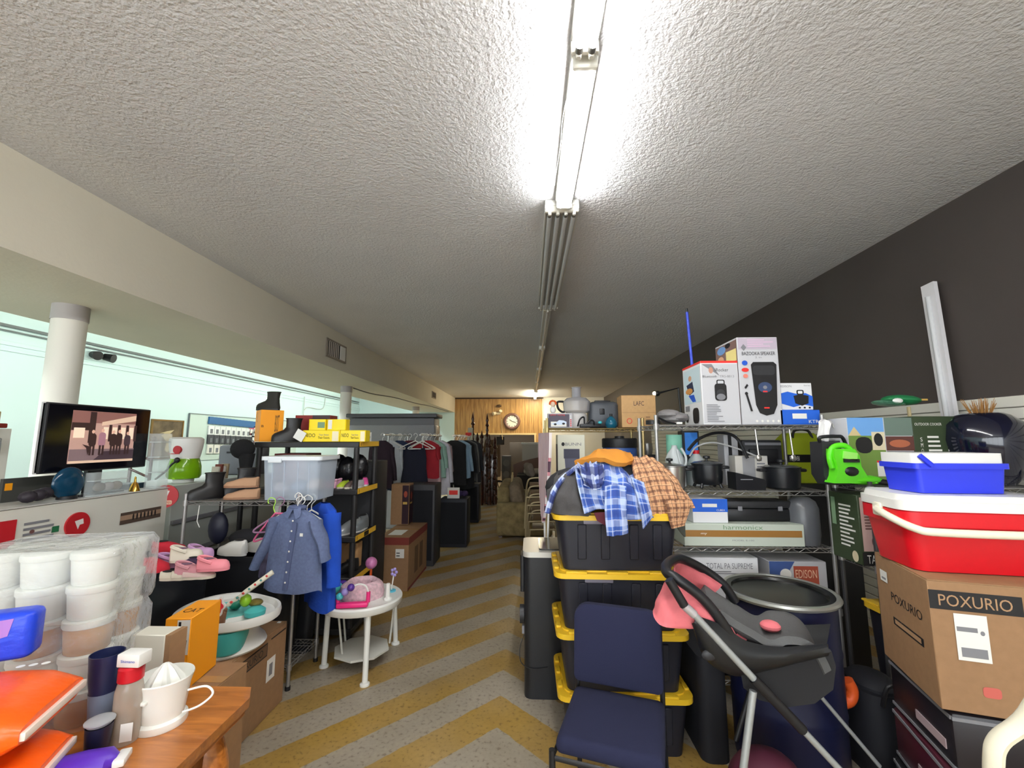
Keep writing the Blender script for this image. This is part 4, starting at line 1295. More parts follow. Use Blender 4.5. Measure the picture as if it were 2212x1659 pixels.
solo('maroon_cloth', b, 'scrap of maroon cloth peeking from under the blue plaid shirt', 'cloth')

# ---- navy chair
t = thing('office_chair', 'navy upholstered visitor chair in front of the tote stack', 'chair', (0.37, 2.12, 0), -0.30)
b = MB(); b.box((0, 0, 0.44), (0.44, 0.44, 0.07), NAVYF, bev=0.03, seg=4, taper=(0.97, 0.97)); b.build('seat', t)
b = MB()
W_, Hh = 0.43, 0.36
ring = []
pts = []
for ca, cb, st in ((W_ / 2 - 0.07, Hh - 0.07, 0), (-W_ / 2 + 0.07, Hh - 0.07, 1), (-W_ / 2 + 0.03, 0.03, 2), (W_ / 2 - 0.03, 0.03, 3)):
    rr_ = 0.07 if cb > 0.1 else 0.03
    for k in range(7):
        a = PI / 2 * (st + k / 6)
        pts.append((ca + rr_ * math.cos(a), cb + rr_ * math.sin(a)))
rings = []
for yy, k in ((-0.035, 0.93), (-0.03, 0.98), (-0.012, 1.0), (0.012, 1.0), (0.022, 0.97)):
    rings.append([(px * k, yy + 0.03 * (px / 0.2) ** 2 * -0.5, Hh / 2 + (pz - Hh / 2) * k) for px, pz in pts])
b.T = Matrix.Translation((0, 0.215, 0.5)) @ rotm(rx=-0.12)
b.loft(rings, NAVYF)
b.build('backrest', t)
for sx in (-1, 1):
    b = MB(); b.tube(smooth_path([(sx * 0.205, 0.25, 0.0), (sx * 0.205, 0.23, 0.42), (sx * 0.205, 0.262, 0.7)], 4), 0.012, BLACK, 8); b.build('leg', t)
    b = MB(); b.tube([(sx * 0.225, -0.235, 0.0), (sx * 0.225, -0.225, 0.43)], 0.014, BLACK, 8); b.build('leg', t)
b = MB()
b.tube([(-0.225, -0.225, 0.4), (0.225, -0.225, 0.4), (0.205, 0.23, 0.4), (-0.205, 0.23, 0.4)], 0.011, BLACK, 8, closed=True); b.build('seat_frame', t)

# ---- tall bin
t = thing('tall_bin', 'tall black step bin with a silver top behind the tote stack', 'bin', (0.115, 3.33, 0), 0.0)
b = MB(); b.vbox((0, 0, 0.45), (0.31, 0.46, 0.9), mat('satin_black', (26, 28, 32), 0.35), r=0.05); b.build('body', t)
b = MB(); b.vbox((0, 0, 0.915), (0.325, 0.47, 0.035), mat('silver_rim', (206, 204, 196), 0.3, 0.3), r=0.05); b.build('rim', t)
b = MB(); b.vbox((0.05, 0.0, 0.936), (0.2, 0.36, 0.012), mat('dark_glass_lid', (52, 50, 48), 0.15), r=0.03); b.build('lid', t)
b = MB(); b.vbox((-0.165, -0.12, 0.78), (0.03, 0.14, 0.24), BLACK, r=0.012); b.build('side_grip', t)
b = MB(); b.cyl((-0.155, -0.14, 0.5), (-0.185, -0.14, 0.5), 0.06, DARK, seg=20); b.build('wheel_cap', t)
b = MB(); b.box((-0.162, -0.14, 0.41), (0.016, 0.08, 0.05), GREYINK); b.build('label_plate', t)
b = MB(); b.tube(smooth_path([(-0.157, -0.18, 0.38), (-0.185, -0.2, 0.3), (-0.175, -0.22, 0.22), (-0.1, -0.236, 0.19), (0.0, -0.236, 0.2)], 6), 0.003, BLACK, 5); b.build('power_cord', t)

# ---- ironing board
PSTR = mat('pink_striped_cover', (226, 170, 178), 0.85)
nt = PSTR.node_tree
tc = nt.nodes.new('ShaderNodeTexCoord'); wv = nt.nodes.new('ShaderNodeTexWave'); wv.bands_direction = 'Y'; wv.inputs['Scale'].default_value = 9
rp = nt.nodes.new('ShaderNodeValToRGB'); rp.color_ramp.interpolation = 'CONSTANT'
rp.color_ramp.elements[0].color = lin((236, 226, 226)); rp.color_ramp.elements[1].position = 0.4; rp.color_ramp.elements[1].color = lin((218, 150, 160)); e = rp.color_ramp.elements.new(0.75); e.color = lin((96, 70, 84))
nt.links.new(tc.outputs['Object'], wv.inputs['Vector']); nt.links.new(wv.outputs['Fac'], rp.inputs['Fac']); nt.links.new(rp.outputs['Color'], nt.nodes['Principled BSDF'].inputs['Base Color'])
a = P(1163, 1130, y=3.72)
hb = P(1172, 935, y=3.72).z - a.z
t = thing('ironing_board', 'narrow ironing board in a pink striped cover standing on edge by the wire shelf', 'ironing board', (a.x + 0.012, 3.73, 0.0), 0.3, None, 0, 0.03)
pr = [(0.0, a.z), (0.035, a.z + 0.06), (0.1, a.z + 0.3), (0.14, a.z + 0.6), (0.14, a.z + hb), (-0.14, a.z + hb), (-0.14, a.z + 0.6), (-0.1, a.z + 0.3), (-0.035, a.z + 0.06)]
b = MB(); b.T = rotm(rz=0); b.prism(pr, -0.012, 0.012, PSTR, plane='yz'); b.build('board', t)
b = MB(); b.tube([(0.02, -0.1, a.z + hb * 0.85), (0.03, 0.02, 0.012)], 0.009, WHITE, 8); b.build('leg', t)
b = MB(); b.tube([(0.022, 0.1, a.z + hb * 0.85), (0.034, -0.05, 0.012)], 0.009, WHITE, 8); b.build('leg', t)

# ---- drum
t = thing('steel_drum', 'large navy drum with a black lid and silver clamp ring behind the stroller', 'drum', (1.385, 2.60, 0))
R_ = 0.275
b = MB(); b.lathe([(R_ * 0.94, 0), (R_ * 0.96, 0.02), (R_ * 0.97, 0.3), (R_ * 0.985, 0.31), (R_ * 0.97, 0.33), (R_ * 0.97, 0.58), (R_ * 0.985, 0.6), (R_ * 0.97, 0.62), (R_ * 0.97, 0.85)], mat('navy_drum_paint', (20, 24, 54), 0.4), seg=48); b.build('body', t)
b = MB(); b.lathe([(R_ * 0.96, 0.85), (R_ * 0.95, 0.872), (R_ * 0.86, 0.868), (R_ * 0.84, 0.855), (0.001, 0.858)], mat('black_lid', (20, 21, 22), 0.25), seg=48); ld = b.build('lid', t)
b = MB(); b.tube([(R_ * 1.0 * math.cos(2 * PI * k / 48), R_ * 1.0 * math.sin(2 * PI * k / 48), 0.862) for k in range(48)], 0.016, mat('galvanised_ring', (176, 178, 172), 0.3, 0.7), 8, closed=True); b.build('clamp_ring', ld)

# ---- stroller with infant seat
YN, YFAR, YM = 1.90, 2.24, 2.07
t = thing('baby_stroller', 'grey infant car seat with a pink canopy on a silver stroller frame', 'stroller', (1.1, 2.07, 0))
O = Vector((1.1, 2.07, 0))
def q(px, py, y): return P(px, py, y=y) - O
seat = []
prof = [(1522, 1262), (1550, 1282), (1590, 1305), (1630, 1328), (1660, 1318), (1700, 1322), (1735, 1345), (1762, 1392)]
rows = []
for k, (x, y) in enumerate(prof):
    rows.append([q(x + 34, y + 56, YN + 0.01), q(x + 22, y + 62, YN + 0.08), q(x + 8, y + 40, YM), q(x, y + 6, YFAR - 0.06), q(x, y, YFAR)])
b = MB(); b.grid(rows, GREYF, (6, 5), 0.03, 0.008, 6, 21); b.build('seat_pad', t)
b = MB()
low = [(1500, 1345), (1530, 1415), (1590, 1450), (1660, 1440), (1720, 1425), (1785, 1410)]
up = [(1500, 1335), (1555, 1350), (1610, 1385), (1680, 1400), (1740, 1400), (1790, 1398)]
rows = [[q(x, y, YN - 0.01), q((x + lx) / 2, (y + ly) / 2, YN - 0.03), q(lx, ly, YN + 0.02), q(lx, ly - 10, YFAR - 0.04), q(x + 4, y - 50, YFAR + 0.02)] for (x, y), (lx, ly) in zip(up, low)]
b.grid(rows, mat('shell_plastic', (26, 27, 29), 0.4), (5, 5), 0.012); b.build('seat_shell', t)
b = MB()
hoop = [q(1592, 1402, YN), q(1560, 1345, YN - 0.01), q(1515, 1290, YN - 0.01), q(1462, 1250, YN), q(1440, 1236, YN + 0.05), q(1442, 1218, YN + 0.14), q(1470, 1207, YFAR - 0.06), q(1520, 1230, YFAR), q(1562, 1262, YFAR), q(1588, 1300, YFAR)]
b.tube(smooth_path(hoop, 6), 0.021, BLACK, 10); b.build('carry_handle', t)
b = MB()
c1 = [q(1594, 1385, YN + 0.02), q(1556, 1322, YN + 0.02), q(1505, 1272, YN + 0.03), q(1458, 1236, YN + 0.12), q(1478, 1214, YFAR - 0.03), q(1560, 1264, YFAR - 0.02)]
c2 = [q(1560, 1372, YN), q(1505, 1325, YN), q(1455, 1300, YN + 0.05), q(1432, 1280, YN + 0.16), q(1470, 1255, YFAR), q(1540, 1290, YFAR)]
c3 = [q(1530, 1356, YN + 0.01), q(1480, 1356, YN + 0.02), q(1426, 1350, YN + 0.05), q(1415, 1315, YN + 0.16), q(1480, 1300, YFAR + 0.01), q(1560, 1310, YFAR)]
b.grid([c1, c2, c3], PINKF, (8, 6), 0.006, 0.012, 9, 31); b.build('canopy', t)
b = MB(); b.ell(q(1664, 1352, YM - 0.01), (0.042, 0.04, 0.022), PINKF, 14); b.build('pink_cushion', t)
b = MB(); rows = [[q(1590, 1370, YN + 0.02), q(1600, 1362, YN + 0.08)], [q(1610, 1385, YN + 0.01), q(1622, 1375, YN + 0.08)]]; b.grid(rows, PINKF, (4, 4), 0.012); b.build('pink_strap_pad', t)
b = MB(); b.ell(q(1532, 1415, YN - 0.02), (0.03, 0.012, 0.022), DARK, 12); b.build('release_button', t)
b = MB(); b.tube([q(1445, 1252, YN - 0.04), q(1478, 1308, YN - 0.04)], 0.018, BLACK, 10); b.tube([q(1478, 1308, YN - 0.04), q(1500, 1328, YN - 0.04)], 0.017, mat('silver_sleeve', (190, 184, 186), 0.3, 0.4), 10); b.build('push_handle', t)
def bar(p0, p1, r, m, nm, flat=1.0):
    b = MB(); b.tube([p0, p1], r, m, 10, flat=flat); b.build(nm, t)
bar(q(1500, 1328, YN - 0.04), q(1630, 1468, YN - 0.04), 0.0135, SILVERP, 'frame_bar')
bar(q(1628, 1466, YN - 0.04), q(1735, 1578, YN - 0.04), 0.019, BLACK, 'folding_joint')
bar(q(1735, 1578, YN - 0.04), q(1835, 1685, YN - 0.04), 0.0125, SILVERP, 'frame_bar')
bar(q(1627, 1492, YN - 0.03), q(1602, 1690, YN - 0.03), 0.014, SILVERP, 'frame_bar')
bar(q(1765, 1495, YFAR), q(1900, 1655, YFAR), 0.009, SILVERP, 'frame_bar')
bar(q(1640, 1420, YFAR), q(1590, 1600, YFAR), 0.011, BLACK, 'frame_bar')
b = MB()
ol = [(1600, 1452), (1632, 1436), (1680, 1420), (1735, 1408), (1796, 1406), (1806, 1440), (1800, 1490), (1760, 1520), (1700, 1528), (1640, 1512), (1606, 1486)]
b.loft([[q(x, y, yy) for x, y in ol] for yy in (YN + 0.02, YN + 0.1, YFAR - 0.06)], mat('basket_cloth', (30, 30, 33), 0.8)); b.build('leg_rest', t)
b = MB(); b.tube(smooth_path([q(1610, 1452, YN), q(1660, 1424, YN), q(1720, 1408, YN), q(1792, 1406, YN + 0.02)], 5), 0.008, DARK, 8); b.build('leg_rest_rim', t)
for px, py, yy in ((1838, 1690, YN), (1602, 1700, YN), (1905, 1660, YFAR)):
    c = P(px, py, y=yy)
    for_ = Vector((c.x, c.y, 0.085)) - O
    b = MB(); b.tube([for_ + Vector((0.07 * math.cos(2 * PI * k / 20), 0, 0.07 * math.sin(2 * PI * k / 20))) for k in range(20)], 0.015, BLACK, 8, closed=True); b.cyl(for_ + Vector((0, -0.014, 0)), for_ + Vector((0, 0.014, 0)), 0.05, DARK, seg=16); b.build('wheel', t)
    bar(P(px, py, y=yy) - O, for_, 0.012, BLACK, 'wheel_fork')

b = MB(); b.ell((0, 0, 0.2), (0.165, 0.14, 0.17), mat('maroon_ball_vinyl', (84, 34, 52), 0.6), 24); b.tube([(0.166 * math.cos(a) * 0.96, -0.06, 0.2 + 0.166 * math.sin(a) * 0.9) for a in [2.5 + 2.0 * k / 28 for k in range(28)]], 0.006, PINKF, 6); b.lathe([(0.12, 0.0), (0.12, 0.03), (0.1, 0.05)], BLACK)
solo('maroon_hassock', b, 'round maroon padded ball on the floor beneath the stroller', 'ball', (P(1626, 1570, y=2.2).x, 2.1, 0.0))
b = MB(); b.tube(smooth_path([(0.03, 0, 0.12), (0.05, 0, 0.07), (0.03, 0, 0.02), (-0.04, 0, 0.0)], 5), 0.028, ORANGEP, 10)
p = P(1826, 1500, y=2.5)
solo('orange_hook', b, 'bent orange plastic piece hanging low beside the navy drum', 'hook', (p.x, 2.52, p.z - 0.06))
b = MB(); b.lathe([(0.09, 0), (0.09, 0.015), (0.055, 0.02), (0.012, 0.28), (0.001, 0.285)], ORANGEP, seg=20)
p = P(1918, 1650, y=1.82)
solo('safety_cone', b, 'small orange cone tip standing on the floor by the stroller wheel', 'cone', (p.x - 0.02, 1.80, 0.0))

# ---- big carton, coolers, cases
rz = -0.297
U, V = Vector((math.cos(rz), math.sin(rz), 0)), Vector((-math.sin(rz), math.cos(rz), 0))
cor = Vector((1.585, 1.88, 0))
w, d = 0.6, 0.46
cen = cor + U * w / 2 + V * d / 2
for k, (lab, m, ww) in enumerate((('lowest dark case under the big brown carton', BLACK, 0.62), ('glossy maroon case in the middle of the pile under the brown carton', MAROON, 0.60), ('dark case with pale paper labels, directly under the brown carton', mat('dark_case', (34, 30, 34), 0.35), 0.6))):
    t = thing('flight_case', lab, 'case', (cen.x + 0.01 * k, cen.y, k * 0.221), rz + 0.03 * (k - 1), 'dark cases under the brown carton')
    b = MB(); b.box((0, 0, 0.11), (ww, 0.46, 0.218), m, bev=0.015); b.build('body', t)
    b = MB()
    for zz_ in (0.02, 0.2):
        b.box((0, -0.228, zz_), (ww, 0.012, 0.012), GREYINK)
        b.box((-ww / 2 + 0.002, 0, zz_), (0.012, 0.45, 0.012), GREYINK)
    b.build('edge_trim', t)
    b = MB(); b.tube(smooth_path([(-0.07, -0.232, 0.13), (-0.06, -0.262, 0.11), (0.06, -0.262, 0.11), (0.07, -0.232, 0.13)], 4), 0.008, BLACK, 8); b.build('handle', t)
    if k:
        b = MB(); b.box((-ww / 2 - 0.003, -0.08, 0.08), (0.004, 0.2, 0.035), mat('dull_label', (176, 156, 160), 0.6)); b.build('paper_label', t)
t, b = carton('poxurid_carton', 'big brown carton under the red cooler, black bar and white label on its front', 'box', (cen.x, cen.y, 0.668), w, d, 0.474, CARD, rz)
t.name = 'shipping_carton'
f = box_face(b, w, d, 0.474, 'front')
f.rect(0.0, 0.78, 0.47, 0.93, INK).text(0.05, 0.81, 0.42, 0.9, 'POXURIO', mat('kraft_ink', (168, 132, 98), 0.7)).rrect(0.22, 0.14, 0.31, 0.22, mat('red_stamp', (196, 96, 86), 0.6))
f = box_face(b, w, d, 0.474, 'left')
f.text(0.3, 0.62, 0.86, 0.7, 'POXURIO', INK).rect(0.3, 0.4, 0.84, 0.47, INK).rect(0.33, 0.415, 0.8, 0.455, mat('kraft_ink'))
b.build('carton', t)
flaps(t, w, d, 0.474, CARD)
b = MB(); f = Face(b, (-w / 2 + 0.07, -d / 2 - 0.002, 0.19), (0.1, 0, 0), (0, 0, 0.17)); f.rect(0, 0, 1, 1, PAPER).rect(0.05, 0.62, 0.68, 0.72, GREYINK).ell(0.82, 0.62, 0.07, 0.05, GREYINK).rect(0.12, 0.08, 0.9, 0.28, GREYINK); b.build('shipping_label', t, 'white shipping label with barcode')
b = MB(); f = Face(b, (-w / 2 - 0.002, d / 2 - 0.05, 0.36), (0, -0.07, 0), (0, 0, 0.05)); f.rect(0, 0, 1, 1, PAPER).rect(0.2, 0.2, 0.8, 0.4, GREYINK); b.build('paper_label', t)

def cooler(name, label, loc, rz, w, d, h, lid_h, m, lidm, handle_m):
    t = thing(name, label, 'cooler', loc, rz)
    b = MB(); b.vbox((0, 0, h / 2), (w * 0.97, d * 0.95, h), m, r=0.06, seg=6, taper=0.86); b.vbox((0, 0, h * 0.86), (w * 0.985, d * 0.97, h * 0.24), m, r=0.06, seg=6); b.build('body', t)
    b = MB(); b.vbox((0, 0, h + lid_h * 0.3), (w, d, lid_h * 0.6), lidm, r=0.065, seg=6); b.vbox((0, 0, h + lid_h * 0.78), (w * 0.95, d * 0.92, lid_h * 0.44), lidm, r=0.07, seg=6, taper=1.03); b.build('lid', t)
    b = MB()
    b.tube(smooth_path([(-w * 0.51, 0, h * 0.93), (-w * 0.52, -d * 0.25, h * 0.86), (-w * 0.44, -d * 0.5, h * 0.72), (-w * 0.3, -d * 0.56, h * 0.68), (w * 0.3, -d * 0.56, h * 0.68), (w * 0.44, -d * 0.5, h * 0.72), (w * 0.52, -d * 0.25, h * 0.86), (w * 0.51, 0, h * 0.93)], 5), 0.0165, handle_m, 10)
    hd = b.build('handle', t)
    for s_ in (-1, 1):
        b = MB(); b.box((s_ * w * 0.5, 0, h * 0.93), (0.02, 0.06, 0.06), handle_m, bev=0.008); b.build('handle_hub', hd)
    return t


cooler('cooler', 'red cooler with a white lid and white swing handle on the brown carton', (1.895, 2.09, 1.149), -0.16, 0.56, 0.36, 0.25, 0.065, REDP, WHITE, mat('ivory_handle', (236, 230, 208), 0.4))
t = thing('lunch_cooler', 'small royal blue cooler with a white lid standing on the red cooler', 'cooler', (1.90, 2.11, 1.466), -0.05)
b = MB(); b.vbox((0, 0, 0.065), (0.37, 0.21, 0.13), BLUEP, r=0.02, taper=0.93); b.vbox((0, 0, 0.118), (0.39, 0.225, 0.024), BLUEP, r=0.02); b.build('body', t)
b = MB(); b.vbox((-0.006, 0, 0.152), (0.37, 0.205, 0.044), WHITE, r=0.02); b.build('lid', t)
b = MB(); b.tube([(-0.17, -0.11, 0.165), (-0.13, -0.12, 0.12)], 0.011, BLUEP, 8); b.build('handle', t)
b = MB(); b.tube([(0.19, 0.0, 0.12), (0.205, -0.04, 0.12)], 0.012, BLUEP, 8); b.build('handle_hub', t)

# white garden chair arm poking into the corner
t = thing('garden_chair', 'white plastic garden chair, only a bent arm showing by the brown carton', 'chair', (1.86, 1.18, 0), 0.0)
O = Vector((1.86, 1.18, 0))
WG = mat('ivory_chair_plastic', (232, 224, 200), 0.4)
b = MB(); b.tube(smooth_path([P(2300, 1400, y=1.42) - O, P(2222, 1545, y=1.46) - O, P(2158, 1600, y=1.48) - O, P(2146, 1650, y=1.48) - O, P(2150, 1760, y=1.48) - O], 6), 0.026, WG, 10, flat=0.75); b.build('armrest', t)
b = MB(); b.tube([P(2150, 1760, y=1.48) - O, Vector((P(2150, 1760, y=1.48).x + 0.02, 1.46, 0)) - O], 0.022, WG, 10); b.build('leg', t)
for x, y in ((-0.2, -0.3), (0.28, 0.28), (0.28, -0.3)):
    b = MB(); b.tube([(x, y, 0), (x * 0.9, y * 0.9, 0.42)], 0.022, WG, 10); b.build('leg', t)
b = MB(); b.box((0.03, 0, 0.42), (0.5, 0.56, 0.03), WG, bev=0.012); b.build('seat', t)
b = MB(); b.box((0.3, -0.02, 0.64), (0.03, 0.5, 0.42), WG, bev=0.012, rot=rotm(ry=0.15)); b.build('backrest', t)

# ---- dark clutter added to darken the gaps under and between the shelves
b = MB(); b.box((0, 0, 0.2), (0.5, 0.4, 0.4), BLACK, bev=0.02); b.box((0, -0.2, 0.2), (0.4, 0.01, 0.3), DARK, bev=0.004)
solo('filler', b, 'black amplifier on the lowest wire shelf behind the drum', 'filler', (1.20, 3.3, 0.163))
b = MB(); b.box((0, 0, 0.19), (0.44, 0.4, 0.38), mat('dark_maroon_case', (44, 24, 30), 0.4), bev=0.03)
solo('filler_case', b, 'dark maroon filler case on the lowest wire shelf near the low shelf unit', 'suitcase', (1.73, 3.3, 0.163))
b = MB(); b.vbox((0, 0, 0.26), (0.15, 0.4, 0.52), mat('dark_bag_nylon', (22, 23, 30), 0.7), r=0.05)
solo('filler_bag', b, 'upright black filler bag between the tote stack and the drum', 'bag', (0.99, 2.76, 0.0))
b = MB(); b.vbox((0, 0, 0.2), (0.24, 0.3, 0.4), mat('dark_bag_nylon'), r=0.09); b.ell((0, 0, 0.4), (0.11, 0.14, 0.06), mat('dark_bag_nylon'), 14); b.tube(smooth_path([(-0.06, -0.15, 0.36), (-0.04, -0.17, 0.46), (0.04, -0.17, 0.46), (0.06, -0.15, 0.36)], 4), 0.01, BLACK, 8)
solo('filler_duffel', b, 'dark filler bag standing between the drum and the dark cases', 'bag', (1.84, 2.6, 0.0))
# ================================================================ LEFT SIDE
TEAL = mat('teal_plastic', (72, 176, 172), 0.4)
ORNG = mat('amber_board', (250, 162, 24), 0.5)
PEG = mat('white_pegboard', (222, 220, 208), 0.55)
REDS = mat('red_sign_enamel', (182, 30, 38), 0.4)
BROWNW = wood_mat('honey_table_wood', (150, 84, 30), (196, 122, 54), 0.3, 2.2, (2, 14, 14), 0.3)
DWOOD = wood_mat('dark_carved_wood', (44, 20, 14), (88, 42, 28), 0.25, 3, (8, 8, 1), 0.4)
LEATHER = mat('black_leather', (26, 25, 26), 0.4)
SUEDE = mat('tan_suede', (178, 140, 110), 0.95)

# ---- pegboard counter
XC = -2.85
t = thing('display_counter', 'white pegboard counter with red round emblems along its front, under the television', 'counter', (XC, 2.1, 0))
b = MB(); b.box((-0.3, 0.03, 0.66), (0.6, 2.52, 1.32), PEG, bev=0.004, seg=1); b.build('body', t)
b = MB(); b.box((-0.3, 0.03, 1.3235), (0.62, 2.54, 0.005), mat('counter_top', (206, 204, 198), 0.4)); b.build('top', t)
PF = Face(None, (0, -1.23, 0), (0, 2.46, 0), (0, 0, 1.32))
def onc(px, py):
    p = P(px, py, x=XC)
    return (p.y - 2.1, p.z)
b = MB()
y0, z0 = onc(22, 1210); y1, z1 = onc(24, 1118)
b.box((0.004, (-1.23 + y0) / 2, 0.95), (0.008, y0 + 1.23, 0.62), REDS); b.build('red_end_panel', t)
def disc(px, py, r):
    y, z = onc(px, py)
    b = MB(); b.cyl((0.001, y, z), (0.012, y, z), r, REDS, seg=32)
    f = Face(b, (0.012, y - r, z - r), (0, 2 * r, 0), (0, 0, 2 * r)); f.poly([(0.34, 0.66), (0.68, 0.72), (0.72, 0.5), (0.56, 0.48), (0.5, 0.3)], PAPER)
    b.build('round_emblem', t)
disc(165, 1133, 0.075)
y0, z0 = onc(257, 1133); y1, z1 = onc(346, 1107)
b = MB(); f = Face(b, (0.003, y0, z0 - 0.005), (0, y1 - y0, 0), (0, 0, 0.08)); f.rect(0, 0, 1, 1, mat('brown_photo_print', (86, 70, 60), 0.5)).rect(0.0, 0.35, 1, 0.75, mat('tan_photo_print', (170, 140, 116), 0.5))
for k in range(7):
    f.ell(0.3 + k * 0.09, 0.5, 0.022, 0.3, INK, 8)
b.build('photo_strip', t)
y0, z0 = onc(45, 1172)
b = MB(); f = Face(b, (0.003, y0, z0 - 0.02), (0, 0.22, 0), (0, 0, 0.14)); f.lines(0.0, 0.1, 0.9, 0.95, 4, GREYINK, 3).rect(0.68, 0.3, 0.86, 0.55, mat('green_print', (40, 110, 70), 0.5)).ell(0.2, 0.5, 0.06, 0.08, mat('brown_ink')); b.build('printed_notice', t)

# red clip-on sign
p = P(352, 1073, y=3.36)
t = thing('round_sign', 'red round clip sign standing out past the end of the pegboard counter', 'sign', (p.x, p.y + 0.02, p.z))
b = MB(); b.T = rotm(rz=0.35); b.cyl((0, 0, 0), (0, 0.012, 0), 0.088, REDS, seg=32)
f = Face(b, (-0.088, 0, -0.088), (0.176, 0, 0), (0, 0, 0.176)); f.poly([(0.36, 0.8), (0.66, 0.74), (0.58, 0.5), (0.46, 0.56)], PAPER).rrect(0.25, 0.14, 0.78, 0.32, mat('cream_ink'), 0.3).text(0.28, 0.17, 0.74, 0.28, 'CRAFTSMEN', REDS); b.build('disc', t)
b = MB(); b.tube([(0.0, 0.02, -0.08), (0.0, 0.03, 1.3235 - p.z - 0.0)], 0.006, CHROME, 6) if p.z > 1.33 else b.tube([(-0.09, 0.02, 0), (-0.2, 0.0, 0.0)], 0.008, REDS, 6); b.build('stem', t)

# white second counter behind, seen through the wire shelf
t = thing('glass_counter', 'pale low counter with a shelf line, seen through the chrome shoe shelf', 'counter', (-2.95, 4.3, 0))
b = MB(); b.box((-0.3, 0, 0.66), (0.6, 1.5, 1.32), mat('pale_counter', (190, 196, 190), 0.5), bev=0.004, seg=1); b.build('body', t)
b = MB(); b.box((0.012, 0, 1.02), (0.024, 1.48, 0.03), GREYINK); b.box((0.012, 0, 0.75), (0.024, 1.48, 0.03), GREYINK); b.build('shelf_edge', t)

# ---- television
t = thing('television', 'flat black television showing a sepia street scene, standing on the pegboard counter', 'television', (-3.0, 2.935, 1.3265))
b = MB(); b.box((0, 0, 0.385), (0.035, 0.74, 0.44), BLACK, bev=0.006); b.box((-0.012, 0, 0.385), (0.03, 0.74, 0.445), mat('silver_edge', (196, 192, 192), 0.35, 0.3), bev=0.004); b.build('case', t)
def glow(n, c=None, s=0.55): return mat('screen_' + n, c or (128, 128, 128), 0.3, emit=s)
b = MB(); f = Face(b, (0.0178, -0.36, 0.175), (0, 0.72, 0), (0, 0, 0.42), 0.0006)
f.rect(0, 0, 1, 1, mat('screen_black', (12, 12, 20), 0.12)).rect(0.2, 0.1, 0.84, 0.93, glow('tan', (176, 140, 128)))
f.rect(0.2, 0.74, 0.84, 0.93, glow('rust', (128, 88, 82))).poly([(0.2, 0.74), (0.5, 0.74), (0.84, 0.86), (0.84, 0.93), (0.2, 0.93)], glow('rust')).poly([(0.48, 0.7), (0.84, 0.8), (0.84, 0.9), (0.48, 0.76)], glow('cream', (206, 176, 152)))
f.rect(0.2, 0.62, 0.4, 0.74, glow('dark', (52, 36, 36))).rect(0.36, 0.42, 0.42, 0.92, glow('dark'))
for k in range(4):
    f.rect(0.5 + k * 0.09, 0.48, 0.55 + k * 0.09, 0.68, glow('pane', (226, 204, 180)))
    f.rect(0.555 + k * 0.09, 0.44, 0.585 + k * 0.09, 0.72, glow('dark'))
f.rect(0.22, 0.5, 0.32, 0.66, glow('pane')).rect(0.2, 0.1, 0.84, 0.32, glow('pavement', (116, 96, 98))).poly([(0.4, 0.1), (0.84, 0.12), (0.84, 0.3), (0.52, 0.28)], glow('shade', (64, 50, 56))).rect(0.2, 0.1, 0.84, 0.14, glow('cream'))
for a, h_, c in ((0.4, 0.62, 'dark'), (0.49, 0.64, 'mauve'), (0.6, 0.62, 'dark'), (0.66, 0.63, 'dark'), (0.75, 0.6, 'shade')):
    m_ = glow(c, (150, 108, 120)) if c == 'mauve' else glow(c)
    f.rrect(a - 0.035, 0.36, a + 0.035, h_ - 0.05, m_, 0.4).ell(a, h_ - 0.02, 0.015, 0.03, glow('face', (200, 160, 140))).rect(a - 0.025, 0.22, a - 0.005, 0.38, glow('dark')).rect(a + 0.006, 0.22, a + 0.026, 0.38, glow('dark'))
f.poly([(0.3, 0.4), (0.38, 0.36), (0.36, 0.22), (0.34, 0.34)], glow('dark'))
sc_ = b.build('screen', t)
b = MB(); b.box((-0.02, 0, 0.1), (0.03, 0.1, 0.18), BLACK); b.build('neck', t)
b = MB(); b.vbox((-0.02, 0, 0.008), (0.2, 0.34, 0.015), BLACK, r=0.04); b.build('base', t)

# ---- things on the counter left of the television
CT = 1.3265
t = thing('pegboard_display', 'white pegboard display upright at the photo edge with dark picture squares', 'display', (-3.24, 2.18, CT))
b = MB(); b.box((0, 0, 0.22), (0.03, 0.82, 0.44), PEG); b.build('panel', t)
b = MB(); f = Face(b, (0.016, -0.41, 0), (0, 0.82, 0), (0, 0, 0.44)); f.rect(0.53, 0.42, 0.68, 0.68, INK).rect(0.3, 0.42, 0.42, 0.7, GREYINK).rect(0.56, 0.15, 0.62, 0.36, mat('rust_print')).rect(0.44, 0.2, 0.5, 0.36, GREYINK); b.build('picture_square', t)
b = MB(); b.box((0.05, 0.05, 0.335), (0.05, 0.55, 0.1), mat('foil_pouch', (180, 182, 184), 0.25, 0.6, bump=0.8, bscale=40), bev=0.01); b.build('foil_pouch_row', t)
b = MB(); b.box((0, 0.0, 0.014), (0.2, 0.3, 0.028), mat('red_brown_tray', (120, 34, 24), 0.4), bev=0.005)
p = P(40, 912, y=2.45)
solo('red_tray', b, 'red brown tray on top of the white pegboard display', 'tray', (-3.24, 2.35, CT + 0.442))
b = MB(); b.box((0, 0, 0.035), (0.12, 0.22, 0.07), mat('mossy_box_print', (150, 132, 84), 0.6), bev=0.004)
f = Face(b, (0.061, -0.11, 0.0), (0, 0.22, 0), (0, 0, 0.07)); f.rect(0.1, 0.1, 0.7, 0.5, PAPER)
solo('small_carton', b, 'small moss coloured carton lying in the red brown tray', 'box', (-3.24, 2.38, CT + 0.472))
t = thing('lantern', 'dark metal lantern with white panes at the photo edge, above the display', 'lantern', (-3.24, 2.155, CT + 0.442))
